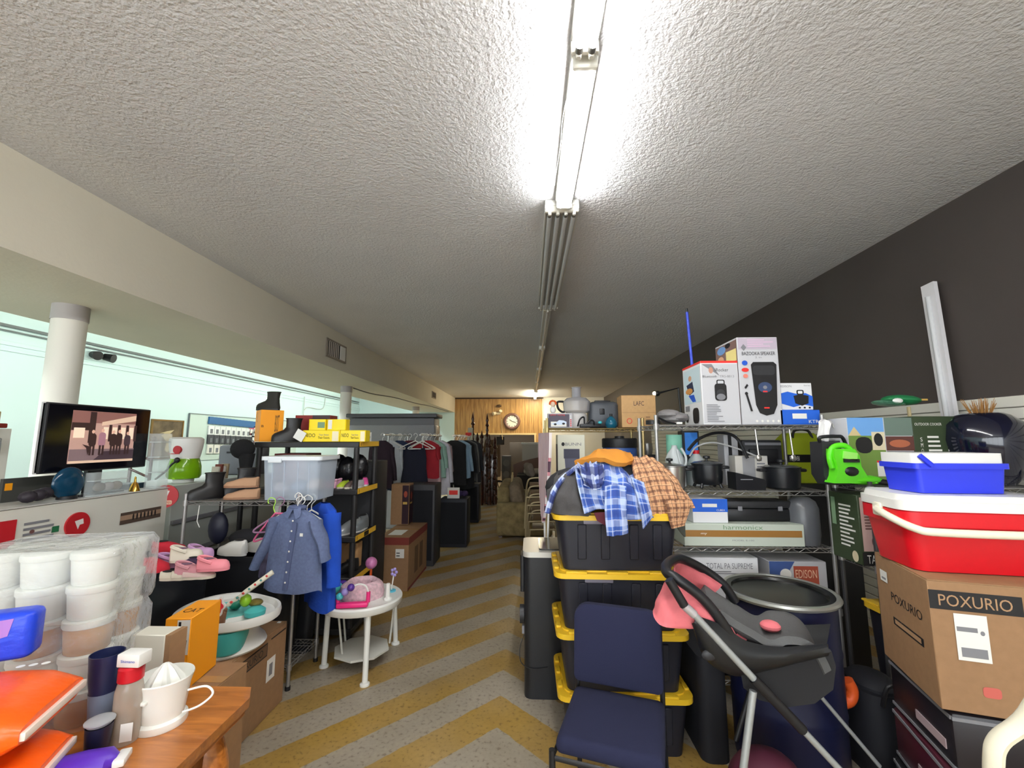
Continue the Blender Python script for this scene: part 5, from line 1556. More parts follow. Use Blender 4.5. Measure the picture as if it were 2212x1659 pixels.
b = MB(); b.lathe([(0.07, 0), (0.07, 0.02), (0.055, 0.03)], DARK, seg=4); b.lathe([(0.06, 0.0), (0.06, 0.12), (0.058, 0.12)], DARK, seg=4); b.build('base', t)
b = MB(); b.lathe([(0.055, 0.12), (0.062, 0.22)], mat('frosted_pane', (226, 224, 226), 0.4), seg=4); b.build('pane', t)
b = MB(); b.lathe([(0.085, 0.215), (0.08, 0.225), (0.03, 0.27), (0.02, 0.29), (0.001, 0.3)], mat('pewter_roof', (74, 66, 62), 0.4, 0.3), seg=4); b.build('roof', t)

# things under the television
b = MB(); b.ell((0, 0, 0.1), (0.03, 0.1, 0.1), mat('deep_teal_glass', (14, 58, 84), 0.15), 24); b.cyl((0, 0, 0.0), (0, 0, 0.02), 0.05, BLACK)
solo('glass_plate', b, 'deep teal round glass plate standing under the television', 'plate', (-2.93, 2.70, CT))
b = MB(); b.box((0, 0, 0.07), (0.02, 0.3, 0.14), mat('dark_photo_board', (66, 66, 62), 0.5))
f = Face(b, (0.011, -0.15, 0), (0, 0.3, 0), (0, 0, 0.14)); f.rect(0.03, 0.5, 0.16, 0.8, mat('amber_board'))
solo('dark_board', b, 'dark board with a small amber tag behind the teal plate', 'board', (-3.14, 2.66, CT))
ACR = film_mat('acrylic_sheet', (226, 234, 234), 0.1, 0.06, 0.15, 6)
def acrylic(label, y, w, d, h, x, shelves):
    t = thing('acrylic_case', label, 'display case', (x, y, CT))
    b = MB()
    for s_ in (-1, 1):
        b.box((0, s_ * w / 2, h / 2), (d, 0.006, h), ACR); b.box((s_ * d / 2, 0, h / 2), (0.006, w - 0.012, h), ACR)
    b.build('case', t)
    for k in range(shelves + 1):
        b = MB(); b.box((0, 0, 0.004 + k * h / (shelves + 0.6)), (d - 0.01, w - 0.01, 0.006), mat('acrylic_shelf', (216, 222, 222), 0.2)); b.build('shelf', t)
    return t
acrylic('clear acrylic case under the middle of the television with folded grey cloth', 2.92, 0.26, 0.06, 0.155, -2.885, 1)
acrylic('tall clear acrylic case rising past the television edge', 3.33, 0.1, 0.1, 0.42, -2.905, 3)
b = MB()
for k, m_ in enumerate(((150, 146, 140), (206, 204, 198), (176, 168, 156))):
    b.ell((0, -0.06 + 0.06 * k, 0.045), (0.02, 0.045, 0.03), mat('bundle_%d%d%d' % m_, m_, 0.9), 14)
solo('cloth_roll', b, 'grey rolled cloths lying inside the acrylic case', 'cloth', (-2.885, 2.92, CT + 0.012))
b = MB(); b.lathe([(0.035, 0), (0.032, 0.01), (0.02, 0.05), (0.008, 0.065), (0.006, 0.1), (0.001, 0.105)], mat('polished_brass', (206, 160, 70), 0.15, 0.95), seg=24)
solo('hand_bell', b, 'small brass hand bell in front of the acrylic cases', 'bell', (-2.89, 3.13, CT))
b = MB(); b.vbox((0, 0, 0.02), (0.12, 0.24, 0.04), mat('slate_blue_tray', (38, 62, 78), 0.4), r=0.02)
solo('blue_tray', b, 'slate blue tray at the corner of the pegboard counter', 'tray', (-3.08, 3.26, CT))
b = MB()
for k in range(3):
    b.ell((RND.uniform(-0.03, 0.03), -0.05 + k * 0.05, 0.035 + RND.uniform(0, 0.02)), (0.04, 0.045, 0.035), mat('dark_berry', (38, 32, 40), 0.6), 10)
solo('dark_ornament', b, 'dark lumpy ornament on the counter at the red end panel', 'ornament', (-2.93, 2.52, CT))

# ---- second counter top: dispenser, case, cards
LIMEG = mat('lime_glass', (132, 186, 24), 0.12, trans=0.3)
CT2 = 1.3215
cx, _, w, h = fit(386, 447, 942, 1046, 3.7)
t = thing('drink_dispenser', 'white and lime green drink dispenser with a black tap', 'dispenser', (-3.1, 3.84, CT2))
k = w / 2 * 3.84 / 3.7
b = MB(); b.lathe([(k * 0.6, 0), (k * 0.62, 0.03), (k * 0.5, 0.04)], WHITE, seg=24); b.build('foot', t)
b = MB(); b.lathe([(k * 0.9, 0.035), (k * 1.0, 0.06), (k * 0.96, 0.14), (k * 0.82, 0.21)], LIMEG, seg=28); b.build('lime_tank', t)
b = MB(); b.lathe([(k * 0.82, 0.21), (k * 0.95, 0.3), (k * 1.0, 0.36), (k * 0.98, 0.385), (k * 0.8, 0.4), (0.001, 0.4)], WHITE, seg=28)
hp = b.build('white_hopper', t)
b = MB(); b.cyl((0.02, -k * 0.84, 0.29), (0.02, -k * 0.99, 0.29), 0.035, REDS, seg=18); b.box((-0.0, -k * 1.0, 0.255), (0.1, 0.006, 0.006), REDS); b.build('red_badge', hp)
b = MB(); b.tube(smooth_path([(0.03, -k * 0.95, 0.2), (0.0, -k * 1.15, 0.16), (-0.04, -k * 1.25, 0.1), (-0.1, -k * 1.4, 0.04)], 5), 0.008, BLACK, 8); b.ell((0.03, -k * 0.98, 0.2), (0.025, 0.02, 0.025), BLACK, 10); b.build('tap_hose', t)
cx, _, w, h = fit(464, 560, 957, 1022, 4.55)
t = thing('grey_suitcase', 'slate grey suitcase standing behind the shoe shelf under the wall display', 'suitcase', (-3.14, 4.72, CT2))
b = MB(); b.box((0, 0, 0.16), (0.46, 0.2, 0.32), mat('slate_shell', (104, 106, 112), 0.5), bev=0.03); b.build('shell', t)
b = MB(); b.box((0, -0.103, 0.24), (0.26, 0.01, 0.02), BLACK); b.build('zip_slot', t)
b = MB(); b.tube(smooth_path([(-0.06, 0, 0.31), (-0.05, 0, 0.35), (0.05, 0, 0.35), (0.06, 0, 0.31)], 4), 0.01, GREYINK, 8); b.build('handle', t)
for k, (dy, c) in enumerate(((0, (212, 206, 190)), (0.03, (120, 60, 50)), (0.06, (222, 220, 214)), (0.09, (170, 150, 120)))):
    b = MB(); b.box((0, 0, 0.06 + 0.01 * (k % 2)), (0.07, 0.02, 0.12 + 0.02 * (k % 2)), mat('card_%d' % c[0], c, 0.6), rot=rotm(rx=-0.1))
    solo('greeting_card', b, ('cream card in front of the card row beside the dispenser', 'maroon card second in the row beside the dispenser', 'white card third in the row beside the dispenser', 'tan card at the back of the row beside the dispenser')[k], 'card', (-3.0, 4.1 + dy * 1.4, CT2 + 0.001))
# wooden ladder easel
t = thing('wooden_easel', 'dark wooden easel with turned finials behind the tall acrylic case', 'easel', (-3.8, 4.05, 1.0))
for dx in (0, 0.2):
    b = MB(); b.tube([(dx - 0.02, 0, -1.0), (dx, 0, 0.62 + dx * 0.35)], 0.014, DWOOD, 8); b.ell((dx, 0, 0.64 + dx * 0.35), (0.022, 0.022, 0.022), mat('knob_wood', (110, 88, 64), 0.4), 10); b.build('post', t)
for z in (0.34, 0.5):
    b = MB(); b.tube([(0, 0, z + 0.08), (0.2, 0, z)], 0.011, DWOOD, 8); b.build('rail', t)

# ---- wall display in the side bay
PY0, PY1 = P(404, 930, x=XW).y, P(640, 930, x=XW).y
PW_ = PY1 - PY0
t = thing('wall_pegboard', 'large pale pegboard with a thin grey frame on the mint wall', 'display', (XW + 0.001, (PY0 + PY1) / 2, 1.75))
b = MB(); b.box((0.012, 0, 0), (0.02, PW_, 1.0), mat('pale_mint_board', (198, 216, 210), 0.7)); b.build('board', t)
b = MB(); b.box((0.02, 0, 0.5), (0.03, PW_, 0.018), mat('grey_metal_frame', (110, 120, 124), 0.4, 0.5)); b.box((0.02, -PW_ / 2, 0), (0.03, 0.02, 1.0), mat('grey_metal_frame')); b.build('frame', t)
cols = [((40, 96, 150), 14, 0.36, 0.16, 'blue carded packet'), ((226, 228, 230), 9, 0.14, 0.2, 'white blister pack'), ((60, 62, 70), 9, -0.06, 0.2, 'dark blister pack'), ((228, 226, 220), 8, -0.28, 0.2, 'white carded tool')]
labs_ = {'blue carded packet': 'blue packet in the top row of the wall pegboard', 'white blister pack': 'white blister pack in the second row of the wall pegboard', 'dark blister pack': 'dark blister pack in the third row of the wall pegboard', 'white carded tool': 'white carded tool in the bottom row of the wall pegboard'}
for c, n, z, h, nm in cols:
    for k in range(n):
        b = MB(); b.box((0.02, 0, 0), (0.03, 0.12 if n > 10 else 0.17, h), mat('pack_%d_%d' % (c[0], c[2]), c, 0.5)); b.box((0.037, 0, -h * 0.12), (0.01, 0.07, h * 0.5), mat('pack_blister', (120, 124, 132), 0.2)) if n < 12 else None
        yy = P(444, 940, x=XW).y + (k + 0.5) * ((P(546, 940, x=XW).y - P(444, 940, x=XW).y) / n)
        solo(nm.replace(' ', '_'), b, labs_[nm], 'packet', (XW + 0.025, yy, 1.77 + z - 0.05 * k / n), group=labs_[nm].split(' in ')[1])
for k, (dy, dz) in enumerate(((0, 0), (0.16, 0.05), (0.1, -0.2))):
    b = MB(); b.box((0.02, 0, 0), (0.03, 0.13, 0.18), mat('pink_pack', (224, 120, 150), 0.5)); b.box((0.037, 0, 0.01), (0.006, 0.08, 0.1), PAPER)
    solo('pink_packet', b, ('pink packet nearest the amber boot box on the wall pegboard', 'higher pink packet on the wall pegboard', 'lower pink packet on the wall pegboard')[k], 'packet', (XW + 0.025, P(538, 930, x=XW).y + dy, 1.9 + dz))
t = thing('framed_painting', 'brown painting of a pale bull in a thin gold frame beside the television', 'painting', (XW + 0.001, (P(333, 948, x=XW).y + P(381, 948, x=XW).y) / 2, 1.71))
b = MB(); b.box((0.015, 0, 0), (0.02, 0.72, 0.7), mat('sepia_canvas', (104, 88, 66), 0.7, noise_amt=0.5, nscale=6)); f = Face(b, (0.026, -0.36, -0.35), (0, 0.72, 0), (0, 0, 0.7)); f.poly([(0.3, 0.6), (0.5, 0.72), (0.66, 0.6), (0.7, 0.3), (0.55, 0.12), (0.45, 0.2), (0.5, 0.42)], mat('bull_paint', (196, 178, 142), 0.7)).poly([(0.25, 0.66), (0.48, 0.72), (0.72, 0.76), (0.6, 0.66)], mat('bull_paint')); b.build('canvas', t)
b = MB()
for s_ in (-1, 1):
    b.box((0.02, s_ * 0.37, 0), (0.03, 0.03, 0.76), mat('gold_frame', (120, 92, 48), 0.35, 0.4)); b.box((0.02, 0, s_ * 0.365), (0.03, 0.74, 0.03), mat('gold_frame'))
b.build('frame', t)

# ---- honey wood table
t = thing('wooden_table', 'honey brown wooden table corner with the white citrus juicer on it', 'table', (-1.8, 1.3, 0))
b = MB()
top = [(0.76, 0.40), (0.72, 0.47), (-0.75, 0.47), (-0.75, -0.55), (0.78, -0.55)]
b.prism(top, 0.718, 0.75, BROWNW, plane='xy'); b.build('table_top', t)
b = MB(); b.prism([(x * 0.985 + 0.004, y * 0.97) for x, y in top], 0.700, 0.717, mat('table_edge_wood', (170, 100, 42), 0.35), plane='xy'); b.build('edge_moulding', t)
b = MB(); b.box((0.0, -0.05, 0.64), (1.36, 0.86, 0.118), wood_mat('apron_wood', (104, 56, 20), (150, 88, 38), 0.35, 2.2, (2, 14, 14))); b.build('apron', t)
for sx, sy in ((0.64, 0.34), (-0.66, 0.34), (0.66, -0.46), (-0.66, -0.46)):
    b = MB(); b.tube(smooth_path([(sx, sy, 0.66), (sx + 0.035 * (1 if sx > 0 else -1), sy, 0.52), (sx + 0.01, sy, 0.3), (sx - 0.015, sy, 0.12), (sx + 0.02, sy, 0.0)], 5), [0.05, 0.052, 0.055, 0.056, 0.057, 0.056, 0.052, 0.048, 0.044, 0.04, 0.038, 0.036, 0.034, 0.032, 0.03, 0.028, 0.027, 0.026, 0.026, 0.028, 0.03][:21], BROWNW, 12); b.build('leg', t)

# juicer
TT = 0.7505
p = P(347, 1562, z=TT)
t = thing('citrus_juicer', 'white citrus juicer with a ribbed cone and looped white cord', 'juicer', (p.x, p.y, TT))
t.scale = (0.84, 0.84, 0.8)
JW = mat('juicer_white', (238, 238, 230), 0.3)
b = MB(); b.lathe([(0.088, 0), (0.09, 0.006), (0.088, 0.026), (0.078, 0.034)], JW, seg=36); b.build('base', t)
b = MB(); b.lathe([(0.076, 0.034), (0.079, 0.06), (0.09, 0.15), (0.1, 0.185), (0.098, 0.19), (0.088, 0.16), (0.08, 0.15), (0.001, 0.15)], JW, seg=36); b.build('bowl', t)
b = MB(); b.lathe([(0.062, 0.152), (0.058, 0.17), (0.03, 0.215), (0.012, 0.235), (0.001, 0.24)], JW, seg=40, wob=lambda a: 1 + 0.16 * math.cos(a * 8)); b.build('reamer_cone', t)
b = MB(); b.box((-0.012, -0.089, 0.128), (0.045, 0.022, 0.014), JW, bev=0.004); b.build('spout', t)
b = MB(); b.tube(smooth_path([(0.085, 0.02, 0.12), (0.14, 0.05, 0.12), (0.17, 0.05, 0.09), (0.14, 0.02, 0.06), (0.086, 0.0, 0.045)], 7), 0.0045, JW, 8); b.build('cord', t)
# jar with red cap
p = P(275, 1600, z=TT)
cx, _, w, h = fit(250, 306, 1440, 1620, p.y)
t = thing('red_cap_jar', 'clear plastic jar with a red cap and white label', 'jar', (p.x - 0.01, p.y, TT))
t.scale = (0.84, 0.84, 0.88)
b = MB(); b.lathe([(0.042, 0), (0.045, 0.01), (0.045, 0.17), (0.038, 0.2), (0.036, 0.205)], film_mat('jar_film', (190, 176, 160), 0.5, 0.1, 0.05), seg=28); b.build('bottle', t)
b = MB(); b.lathe([(0.038, 0.205), (0.041, 0.208), (0.041, 0.25), (0.034, 0.256), (0.001, 0.256)], mat('red_cap', (196, 26, 40), 0.35), seg=28); b.build('cap', t)
b = MB(); f = Face(b, (0.02, -0.0448, 0.02), (0.035, 0.014, 0), (0, 0, 0.06)); f.rect(0, 0, 1, 1, PAPER); b.build('label', t, 'white paper label')
# navy tumblers
NAVYC = mat('navy_cup_plastic', (30, 36, 72), 0.35)
p = P(216, 1592, z=TT)
t = thing('tall_tumbler', 'tall navy ringed tumbler beside the red capped jar', 'cup', (p.x - 0.015, p.y + 0.01, TT))
t.scale = (0.8, 0.8, 0.86)
b = MB(); b.lathe([(0.036, 0), (0.037, 0.01), (0.045, 0.14), (0.046, 0.16), (0.052, 0.2), (0.052, 0.205), (0.054, 0.23), (0.054, 0.235), (0.058, 0.29), (0.055, 0.29), (0.048, 0.2), (0.03, 0.02)], NAVYC, seg=32); b.build('cup', t)
b = MB(); b.lathe([(0.0375, 0.012), (0.0455, 0.13), (0.0475, 0.155)], mat('smoky_sleeve', (120, 130, 150), 0.3), seg=32, caps=False); b.build('sleeve', t)
b = MB(); b.ell((0, 0, 0.01), (0.038, 0.038, 0.01), film_mat('lid_film', (200, 204, 206), 0.5, 0.08, 0.1), 18); b.lathe([(0.03, 0.0), (0.03, 0.008)], GREYINK)
p = P(212, 1560, y=1.22)
solo('clear_cup_lid', b, 'clear domed cup lid lying on top of the dark navy cup', 'lid', (P(228, 1630, z=TT).x - 0.02, P(228, 1630, z=TT).y - 0.01, TT + 0.091))
t = thing('short_tumbler', 'dark navy cup in front of the tall ringed tumbler', 'cup', (P(228, 1630, z=TT).x - 0.02, P(228, 1630, z=TT).y - 0.01, TT))
t.scale = (0.8, 0.8, 0.75)
b = MB(); b.lathe([(0.034, 0), (0.036, 0.01), (0.042, 0.12), (0.04, 0.12), (0.032, 0.015)], mat('midnight_cup', (22, 24, 44), 0.35), seg=28); b.build('cup', t)
# white carton, card
cx, _, w, h = fit(283, 357, 1380, 1460, 1.71)
t, b = carton('white_carton', 'open white carton with cardboard edges behind the juicer', 'box', (cx + 0.02, 1.715, TT), w, 0.08, P(320, 1384, y=1.63).z - TT, mat('cream_carton', (224, 220, 204), 0.6)); b.build('carton', t)
b = MB(); b.box((w / 2 + 0.012, 0, (P(320, 1384, y=1.63).z - TT) / 2), (0.02, 0.08, P(320, 1384, y=1.63).z - TT), CARD); b.build('side_flap', t)
b = MB(); b.box((0, 0, 0.02), (0.075, 0.05, 0.04), PAPER, bev=0.004); f = Face(b, (-0.036, -0.0255, 0), (0.072, 0, 0), (0, 0, 0.04)); f.text(0.2, 0.4, 0.85, 0.6, 'Shimano', BLUEINK)
p = P(287, 1425, y=1.5)
solo('price_box', b, 'small white box balanced on the red jar cap', 'box', (P(275, 1600, z=TT).x - 0.004, P(275, 1600, z=TT).y, TT + 0.2262))

# orange packs
def soft_pack(name, label, loc, rz, L_, W_, Hh, m, deco, seed, ry=0.0):
    t = thing(name, label, 'pack', loc, rz, None, 0, ry)
    b = MB()
    rings = []
    for i in range(13):
        u = i / 12
        x = (u - 0.5) * L_
        k = min(1.0, (math.sin(PI * min(max(u, 0.015), 0.985))) ** 0.35)
        rings.append([(x, W_ / 2 * (0.8 + 0.2 * k) * math.copysign(abs(math.cos(a)) ** 0.5, math.cos(a)), Hh / 2 + Hh / 2 * k * math.copysign(abs(math.sin(a)) ** 0.6, math.sin(a)) + 0.003 * noise.noise(Vector((x * 20, a * 3, seed)))) for a in [2 * PI * j / 24 for j in range(24)]])
    b.loft(rings, m)
    b.build('bag', t)
    b = MB(); b.box((L_ / 2 + 0.004, 0, Hh / 2), (0.014, W_ * 0.84, 0.02), mat('seal_white', (236, 222, 208), 0.4), bev=0.003); b.build('end_seal', t)
    b = MB(); f = Face(b, (-L_ / 2, -W_ / 2, Hh + 0.0005), (L_, 0, 0), (0, W_, 0), 0.002); deco(f); b.build('printed_mark', t)
    b = MB(); f = Face(b, (-L_ / 2, -W_ / 2 - 0.001, 0.0), (L_, 0, 0), (0, 0, Hh), 0.002); f.text(0.2, 0.3, 0.34, 0.75, 'S', mat('peach_ink', (248, 190, 160), 0.5)); b.build('side_letter', t)
    return t
mat('peach_ink', (252, 206, 178), 0.5)
OPK = mat('orange_pack_film', (250, 98, 16), 0.3, noise_amt=0.06, nscale=10, bump=0.4, bscale=18)
def deco1(f):
    f.ell(0.5, 0.72, 0.1, 0.1, mat('coral_print', (236, 70, 50), 0.4)).text(0.36, 0.36, 0.56, 0.6, 'PS', mat('peach_ink')).text(0.44, 0.08, 0.5, 0.22, 'S', mat('peach_ink'))
    for k in range(3):
        f.ell(0.66 + 0.07 * k, 0.84, 0.025, 0.03, PAPER)
    for k in range(4):
        f.ell(0.62 + 0.06 * k, 0.14 + 0.03 * k, 0.018, 0.03, mat('peach_ink'))
soft_pack('diaper_pack', 'lower orange soft pack on the table in front of the navy cups', (-1.48, 1.15, TT), 0.42, 0.4, 0.30, 0.146, OPK, deco1, 3)
soft_pack('diaper_pack', 'upper orange soft pack with white seal edge, stacked at the table edge', (-1.485, 1.16, TT + 0.149), 0.38, 0.4, 0.31, 0.15, OPK, deco1, 5)
b = MB(); b.loft([[(x, 0.045 * k * math.cos(a), 0.035 + 0.033 * k * math.sin(a)) for a in [2 * PI * j / 14 for j in range(14)]] for x, k in ((-0.09, 0.3), (-0.07, 0.9), (0.0, 1.0), (0.06, 0.9), (0.08, 0.4))], mat('violet_pouch', (84, 40, 170), 0.4, bump=0.3, bscale=20))
b.box((0.09, 0, 0.035), (0.03, 0.06, 0.02), WHITE, bev=0.005)
solo('purple_pouch', b, 'purple pouch with a white tip under the orange packs', 'pouch', (P(185, 1648, z=TT + 0.03).x + 0.01, P(185, 1648, z=TT + 0.03).y - 0.02, TT), 0.42)
t = thing('blue_pack', 'blue and pink soft pack lying at the photo edge above the orange packs', 'pack', (P(-30, 1380, y=1.28).x, 1.31, TT + 0.305), 0.5)
t.scale = (0.6, 0.6, 0.45)
b = MB(); b.box((0, 0, 0.15), (0.3, 0.14, 0.3), mat('bright_blue_film', (34, 66, 206), 0.35, bump=0.3, bscale=16), bev=0.04, seg=4); b.build('bag', t)
b = MB(); f = Face(b, (-0.15, -0.071, 0.0), (0.3, 0, 0), (0, 0, 0.3)); f.poly([(0.1, 0.35), (0.7, 0.55), (0.75, 0.9), (0.1, 0.85)], mat('lilac_print', (160, 116, 196), 0.4)).ell(0.45, 0.62, 0.16, 0.12, mat('rose_print', (226, 150, 170), 0.4)).poly([(0.1, 0.2), (0.5, 0.3), (0.6, 0.5), (0.1, 0.38)], SKIN); b.build('printed_panel', t)

# stacked tubs in shrink film
TUBW = mat('white_tub_plastic', (228, 230, 218), 0.35, trans=0.15)
HONEY = mat('honey_tub_plastic', (172, 124, 62), 0.25)
GREYT = mat('grey_tub_plastic', (176, 168, 176), 0.3, trans=0.3)
def tub(m, lidm):
    t = thing('food_tub', 'x', 'tub')
    b = MB(); b.lathe([(0.058, 0), (0.061, 0.004), (0.068, 0.088), (0.066, 0.088)], m, seg=22); b.build('cup', t)
    b = MB(); b.lathe([(0.07, 0.086), (0.072, 0.09), (0.072, 0.108), (0.066, 0.112), (0.001, 0.111)], lidm, seg=22); b.build('lid', t)
    return t
kinds = [tub(HONEY, TUBW), tub(TUBW, TUBW), tub(GREYT, TUBW)]
lay = ['bottom layer', 'second layer up', 'third layer up', 'fourth layer up', 'top layer']
used = [False] * 3
ROT = 0.24
for L_ in range(5):
    for i in range(4):
        for j in range(2):
            if L_ == 4 and i == 0:
                continue
            kd = (0 if L_ in (0, 2) else 1) if i > 0 else (2 if L_ < 3 else 1)
            dx, dy = (i - 1.5) * 0.1455, (j - 0.5) * 0.1455
            x = -1.775 + dx * math.cos(ROT) - dy * math.sin(ROT)
            y = 1.575 + dx * math.sin(ROT) + dy * math.cos(ROT)
            lab = '%s tub in the %s of the shrink wrapped stack' % (('honey coloured', 'white', 'greyish')[kd], lay[L_])
            g = '%s tubs, %s' % (('honey', 'white', 'greyish')[kd], lay[L_])
            loc = (x, y, TT + L_ * 0.1125)
            if not used[kd]:
                used[kd] = True
                o = kinds[kd]; place(o, loc); o['label'] = lab; o['group'] = g
            else:
                dup(kinds[kd], loc, label=lab, group=g)
def wrap_film(label, x0, x1, z0, z1):
    b = MB()
    w, h = x1 - x0, z1 - z0
    rings = []
    for z, k in ((0, 0.97), (h * 0.1, 1.0), (h * 0.9, 1.0), (h, 0.94)):
        ring = []
        n = 40
        for q_ in range(n):
            a = 2 * PI * q_ / n
            cx_, sy_ = math.cos(a), math.sin(a)
            rx_ = math.copysign(abs(cx_) ** 0.25, cx_) * (w / 2 + 0.012) * k
            ry_ = math.copysign(abs(sy_) ** 0.25, sy_) * 0.163 * k
            ring.append((rx_ + 0.004 * noise.noise(Vector((a * 4, z * 30, 1))), ry_ + 0.004 * noise.noise(Vector((a * 4, z * 30, 7))), z))
        rings.append(ring)
    b.loft(rings, film_mat('shrink_film', (244, 246, 248), 0.16, 0.08, 1.0, 16), caps=False)
    if z1 > 0.5:
        b.add(rings[-1], [list(range(len(rings[-1])))], film_mat('shrink_film'))
    cx_ = (x0 + x1) / 2
    o = b.build('shrink_wrap'); place(o, (-1.775 + cx_ * math.cos(ROT), 1.575 + cx_ * math.sin(ROT), TT + z0), ROT)
    tag(o, label, 'film')
wrap_film('crinkled clear film around the two top layers of the tub stack', -0.155, 0.3, 0.338, 0.575)
wrap_film('crinkled clear film around the lower layers of the tub stack', -0.3, 0.3, 0.0, 0.334)

# amber shoe box standing on a carton
t, b = carton('brown_carton', 'plain brown carton under the upright amber shoe box', 'box', (-1.50, 2.02, 0), 0.3, 0.3, 0.64, CARD); b.build('carton', t); flaps(t, 0.3, 0.3, 0.64, CARD)
cx, _, w, h = fit(360, 412, 1328, 1470, 1.95)
t, b = carton('shoe_box', 'upright amber shoe box with a boot sticker, behind the juicer', 'box', (cx + 0.005, 2.02, 0.647), 0.105, 0.22, P(385, 1328, y=1.95).z - 0.647, ORNG, 0.12)
hh = P(385, 1328, y=1.95).z - 0.647
f = box_face(b, 0.105, 0.22, hh, 'front'); f.text(0.62, 0.15, 0.72, 0.5, 'BOOTS', mat('burnt_ink', (180, 96, 10), 0.6)); b.build('carton', t)
b = MB(); f = Face(b, (-0.0, -0.1125, hh * 0.5), (0.052, 0, 0), (0, 0, hh * 0.48)); f.rect(0, 0, 1, 1, PAPER).rect(0.1, 0.5, 0.3, 0.95, INK).poly([(0.25, 0.1), (0.8, 0.1), (0.85, 0.42), (0.65, 0.42), (0.55, 0.25), (0.25, 0.18)], INK); b.build('boot_sticker', t, 'white sticker with a boot picture')
b = MB(); f = box_face(b, 0.105, 0.22, hh, 'top'); f.text(0.2, 0.3, 0.9, 0.5, 'CAT', INK); b.build('lettering', t)

# ---- brown carton with the teal activity saucer
XP = -1.63
t, b = carton('brown_carton', 'low brown carton with a dark printed bar and white barcode, under the teal baby saucer', 'box', (XP - 0.16, 2.745, 0), 0.32, 0.56, 0.488, CARD)
f = box_face(b, 0.32, 0.56, 0.488, 'right'); f.rect(0.02, 0.76, 0.62, 0.92, INK).rect(0.03, 0.775, 0.61, 0.905, mat('dark_kraft', (104, 78, 54), 0.7)).text(0.1, 0.8, 0.54, 0.88, 'POXURIO', mat('black_ink'))
f.rect(0.68, 0.92, 0.98, 0.935, INK)
f = box_face(b, 0.32, 0.56, 0.488, 'front'); f.rect(0.0, 0.62, 0.96, 0.95, mat('dark_kraft'))
b.build('carton', t); flaps(t, 0.32, 0.56, 0.488, CARD)
b = MB(); f = Face(b, (0.161, 0.07, 0.21), (0, 0.09, 0), (0, 0, 0.13)); f.rect(0, 0, 1, 1, PAPER).rect(0.3, 0.2, 0.7, 0.75, GREYINK); b.build('barcode_label', t, 'white barcode label')

def wavy(a): return 1 + 0.1 * math.cos(2 * a + 0.6) + 0.05 * math.cos(3 * a)
SZ = 0.495
t = thing('baby_saucer', 'white and teal baby activity saucer standing on the brown carton', 'baby seat', (-1.80, 2.66, SZ), 0.0)
t.scale = (0.9, 0.9, 1.0)
b = MB(); b.lathe([(0.235, 0), (0.245, 0.012), (0.235, 0.03), (0.2, 0.06), (0.18, 0.11), (0.19, 0.15), (0.1, 0.15)], WHITE, seg=44, sy=0.95); b.build('base', t)
b = MB(); b.lathe([(0.06, 0.012), (0.09, 0.03), (0.115, 0.1), (0.12, 0.15)], TEAL, c=(0.1, -0.13, 0), seg=24); b.build('teal_cup', t)
b = MB(); b.lathe([(0.15, 0.16), (0.285, 0.155), (0.3, 0.165), (0.305, 0.19), (0.3, 0.212), (0.285, 0.21), (0.265, 0.185), (0.2, 0.18), (0.17, 0.2), (0.16, 0.19)], WHITE, seg=60, wob=wavy, caps=False); b.build('tray', t)
b = MB(); b.lathe([(0.175, 0.196), (0.17, 0.2), (0.15, 0.16), (0.1, 0.08), (0.03, 0.06), (0.001, 0.06)], mat('aqua_cloth', (112, 196, 190), 0.8), seg=36, wob=lambda a: 1 + 0.05 * math.cos(2 * a)); b.build('cloth_seat', t)
b = MB(); b.ell((-0.08, -0.23, 0.215), (0.048, 0.048, 0.042), mat('emerald_knob', (38, 176, 116), 0.25), 20); b.build('green_dome', t)
O = Vector((-1.80, 2.66, SZ))
p0, p1 = P(470, 1324, y=2.5) - O, P(600, 1236, y=2.62) - O
b = MB()
CREAMP = mat('cream_print_cloth', (222, 218, 200), 0.8)
pts = [p0.lerp(p1, k / 16) for k in range(17)]
b.tube(pts, [0.007 + 0.008 * math.sin(k * 1.5) ** 2 for k in range(8)] + [0.015] * 9, CREAMP, 10)
for k in range(8):
    q_ = p0.lerp(p1, 0.12 + 0.11 * k)
    b.ell(q_ + Vector((0.003, -0.009, 0.003)), (0.009, 0.009, 0.007), mat('leaf_red_print', (206, 70, 66), 0.8) if k % 2 else mat('leaf_teal_print', (84, 140, 134), 0.8), 10)
b.build('toy_bar', t)
b = MB(); b.ell(p0 + Vector((0.0, -0.01, 0.012)), (0.022, 0.012, 0.02), mat('star_red', (196, 40, 40), 0.6), 8); b.build('red_star', t)
b = MB(); b.tube([(0.09, -0.2, 0.19), (0.1, -0.2, 0.27)], 0.03, mat('brown_stump', (124, 84, 60), 0.5), 14); b.build('brown_post', t)
b = MB(); pr_ = [(0.1 + 0.035 * (1 + 0.2 * math.cos(5 * a)) * math.cos(a), 0.295 + 0.045 * (1 + 0.2 * math.cos(5 * a)) * math.sin(a)) for a in [2 * PI * k / 30 for k in range(30)]]
b.prism(pr_, -0.232, -0.222, WHITE); b.prism([(0.1 + (x - 0.1) * 0.75, 0.295 + (z - 0.295) * 0.75) for x, z in pr_], -0.235, -0.231, mat('berry_red', (212, 40, 52), 0.45)); b.build('berry_card', t)
b = MB(); b.ell((0.15, -0.05, 0.27), (0.035, 0.035, 0.035), mat('lime_bead', (150, 204, 50), 0.2), 16); b.build('lime_bead', t)
b = MB(); b.lathe([(0.06, 0.2), (0.062, 0.225), (0.04, 0.24), (0.001, 0.245)], TEAL, c=(0.23, -0.07, 0), seg=20); b.ell((0.2, -0.02, 0.25), (0.045, 0.04, 0.02), mat('bronze_shell', (120, 106, 50), 0.3, 0.4), 14); b.build('turtle_toy', t)
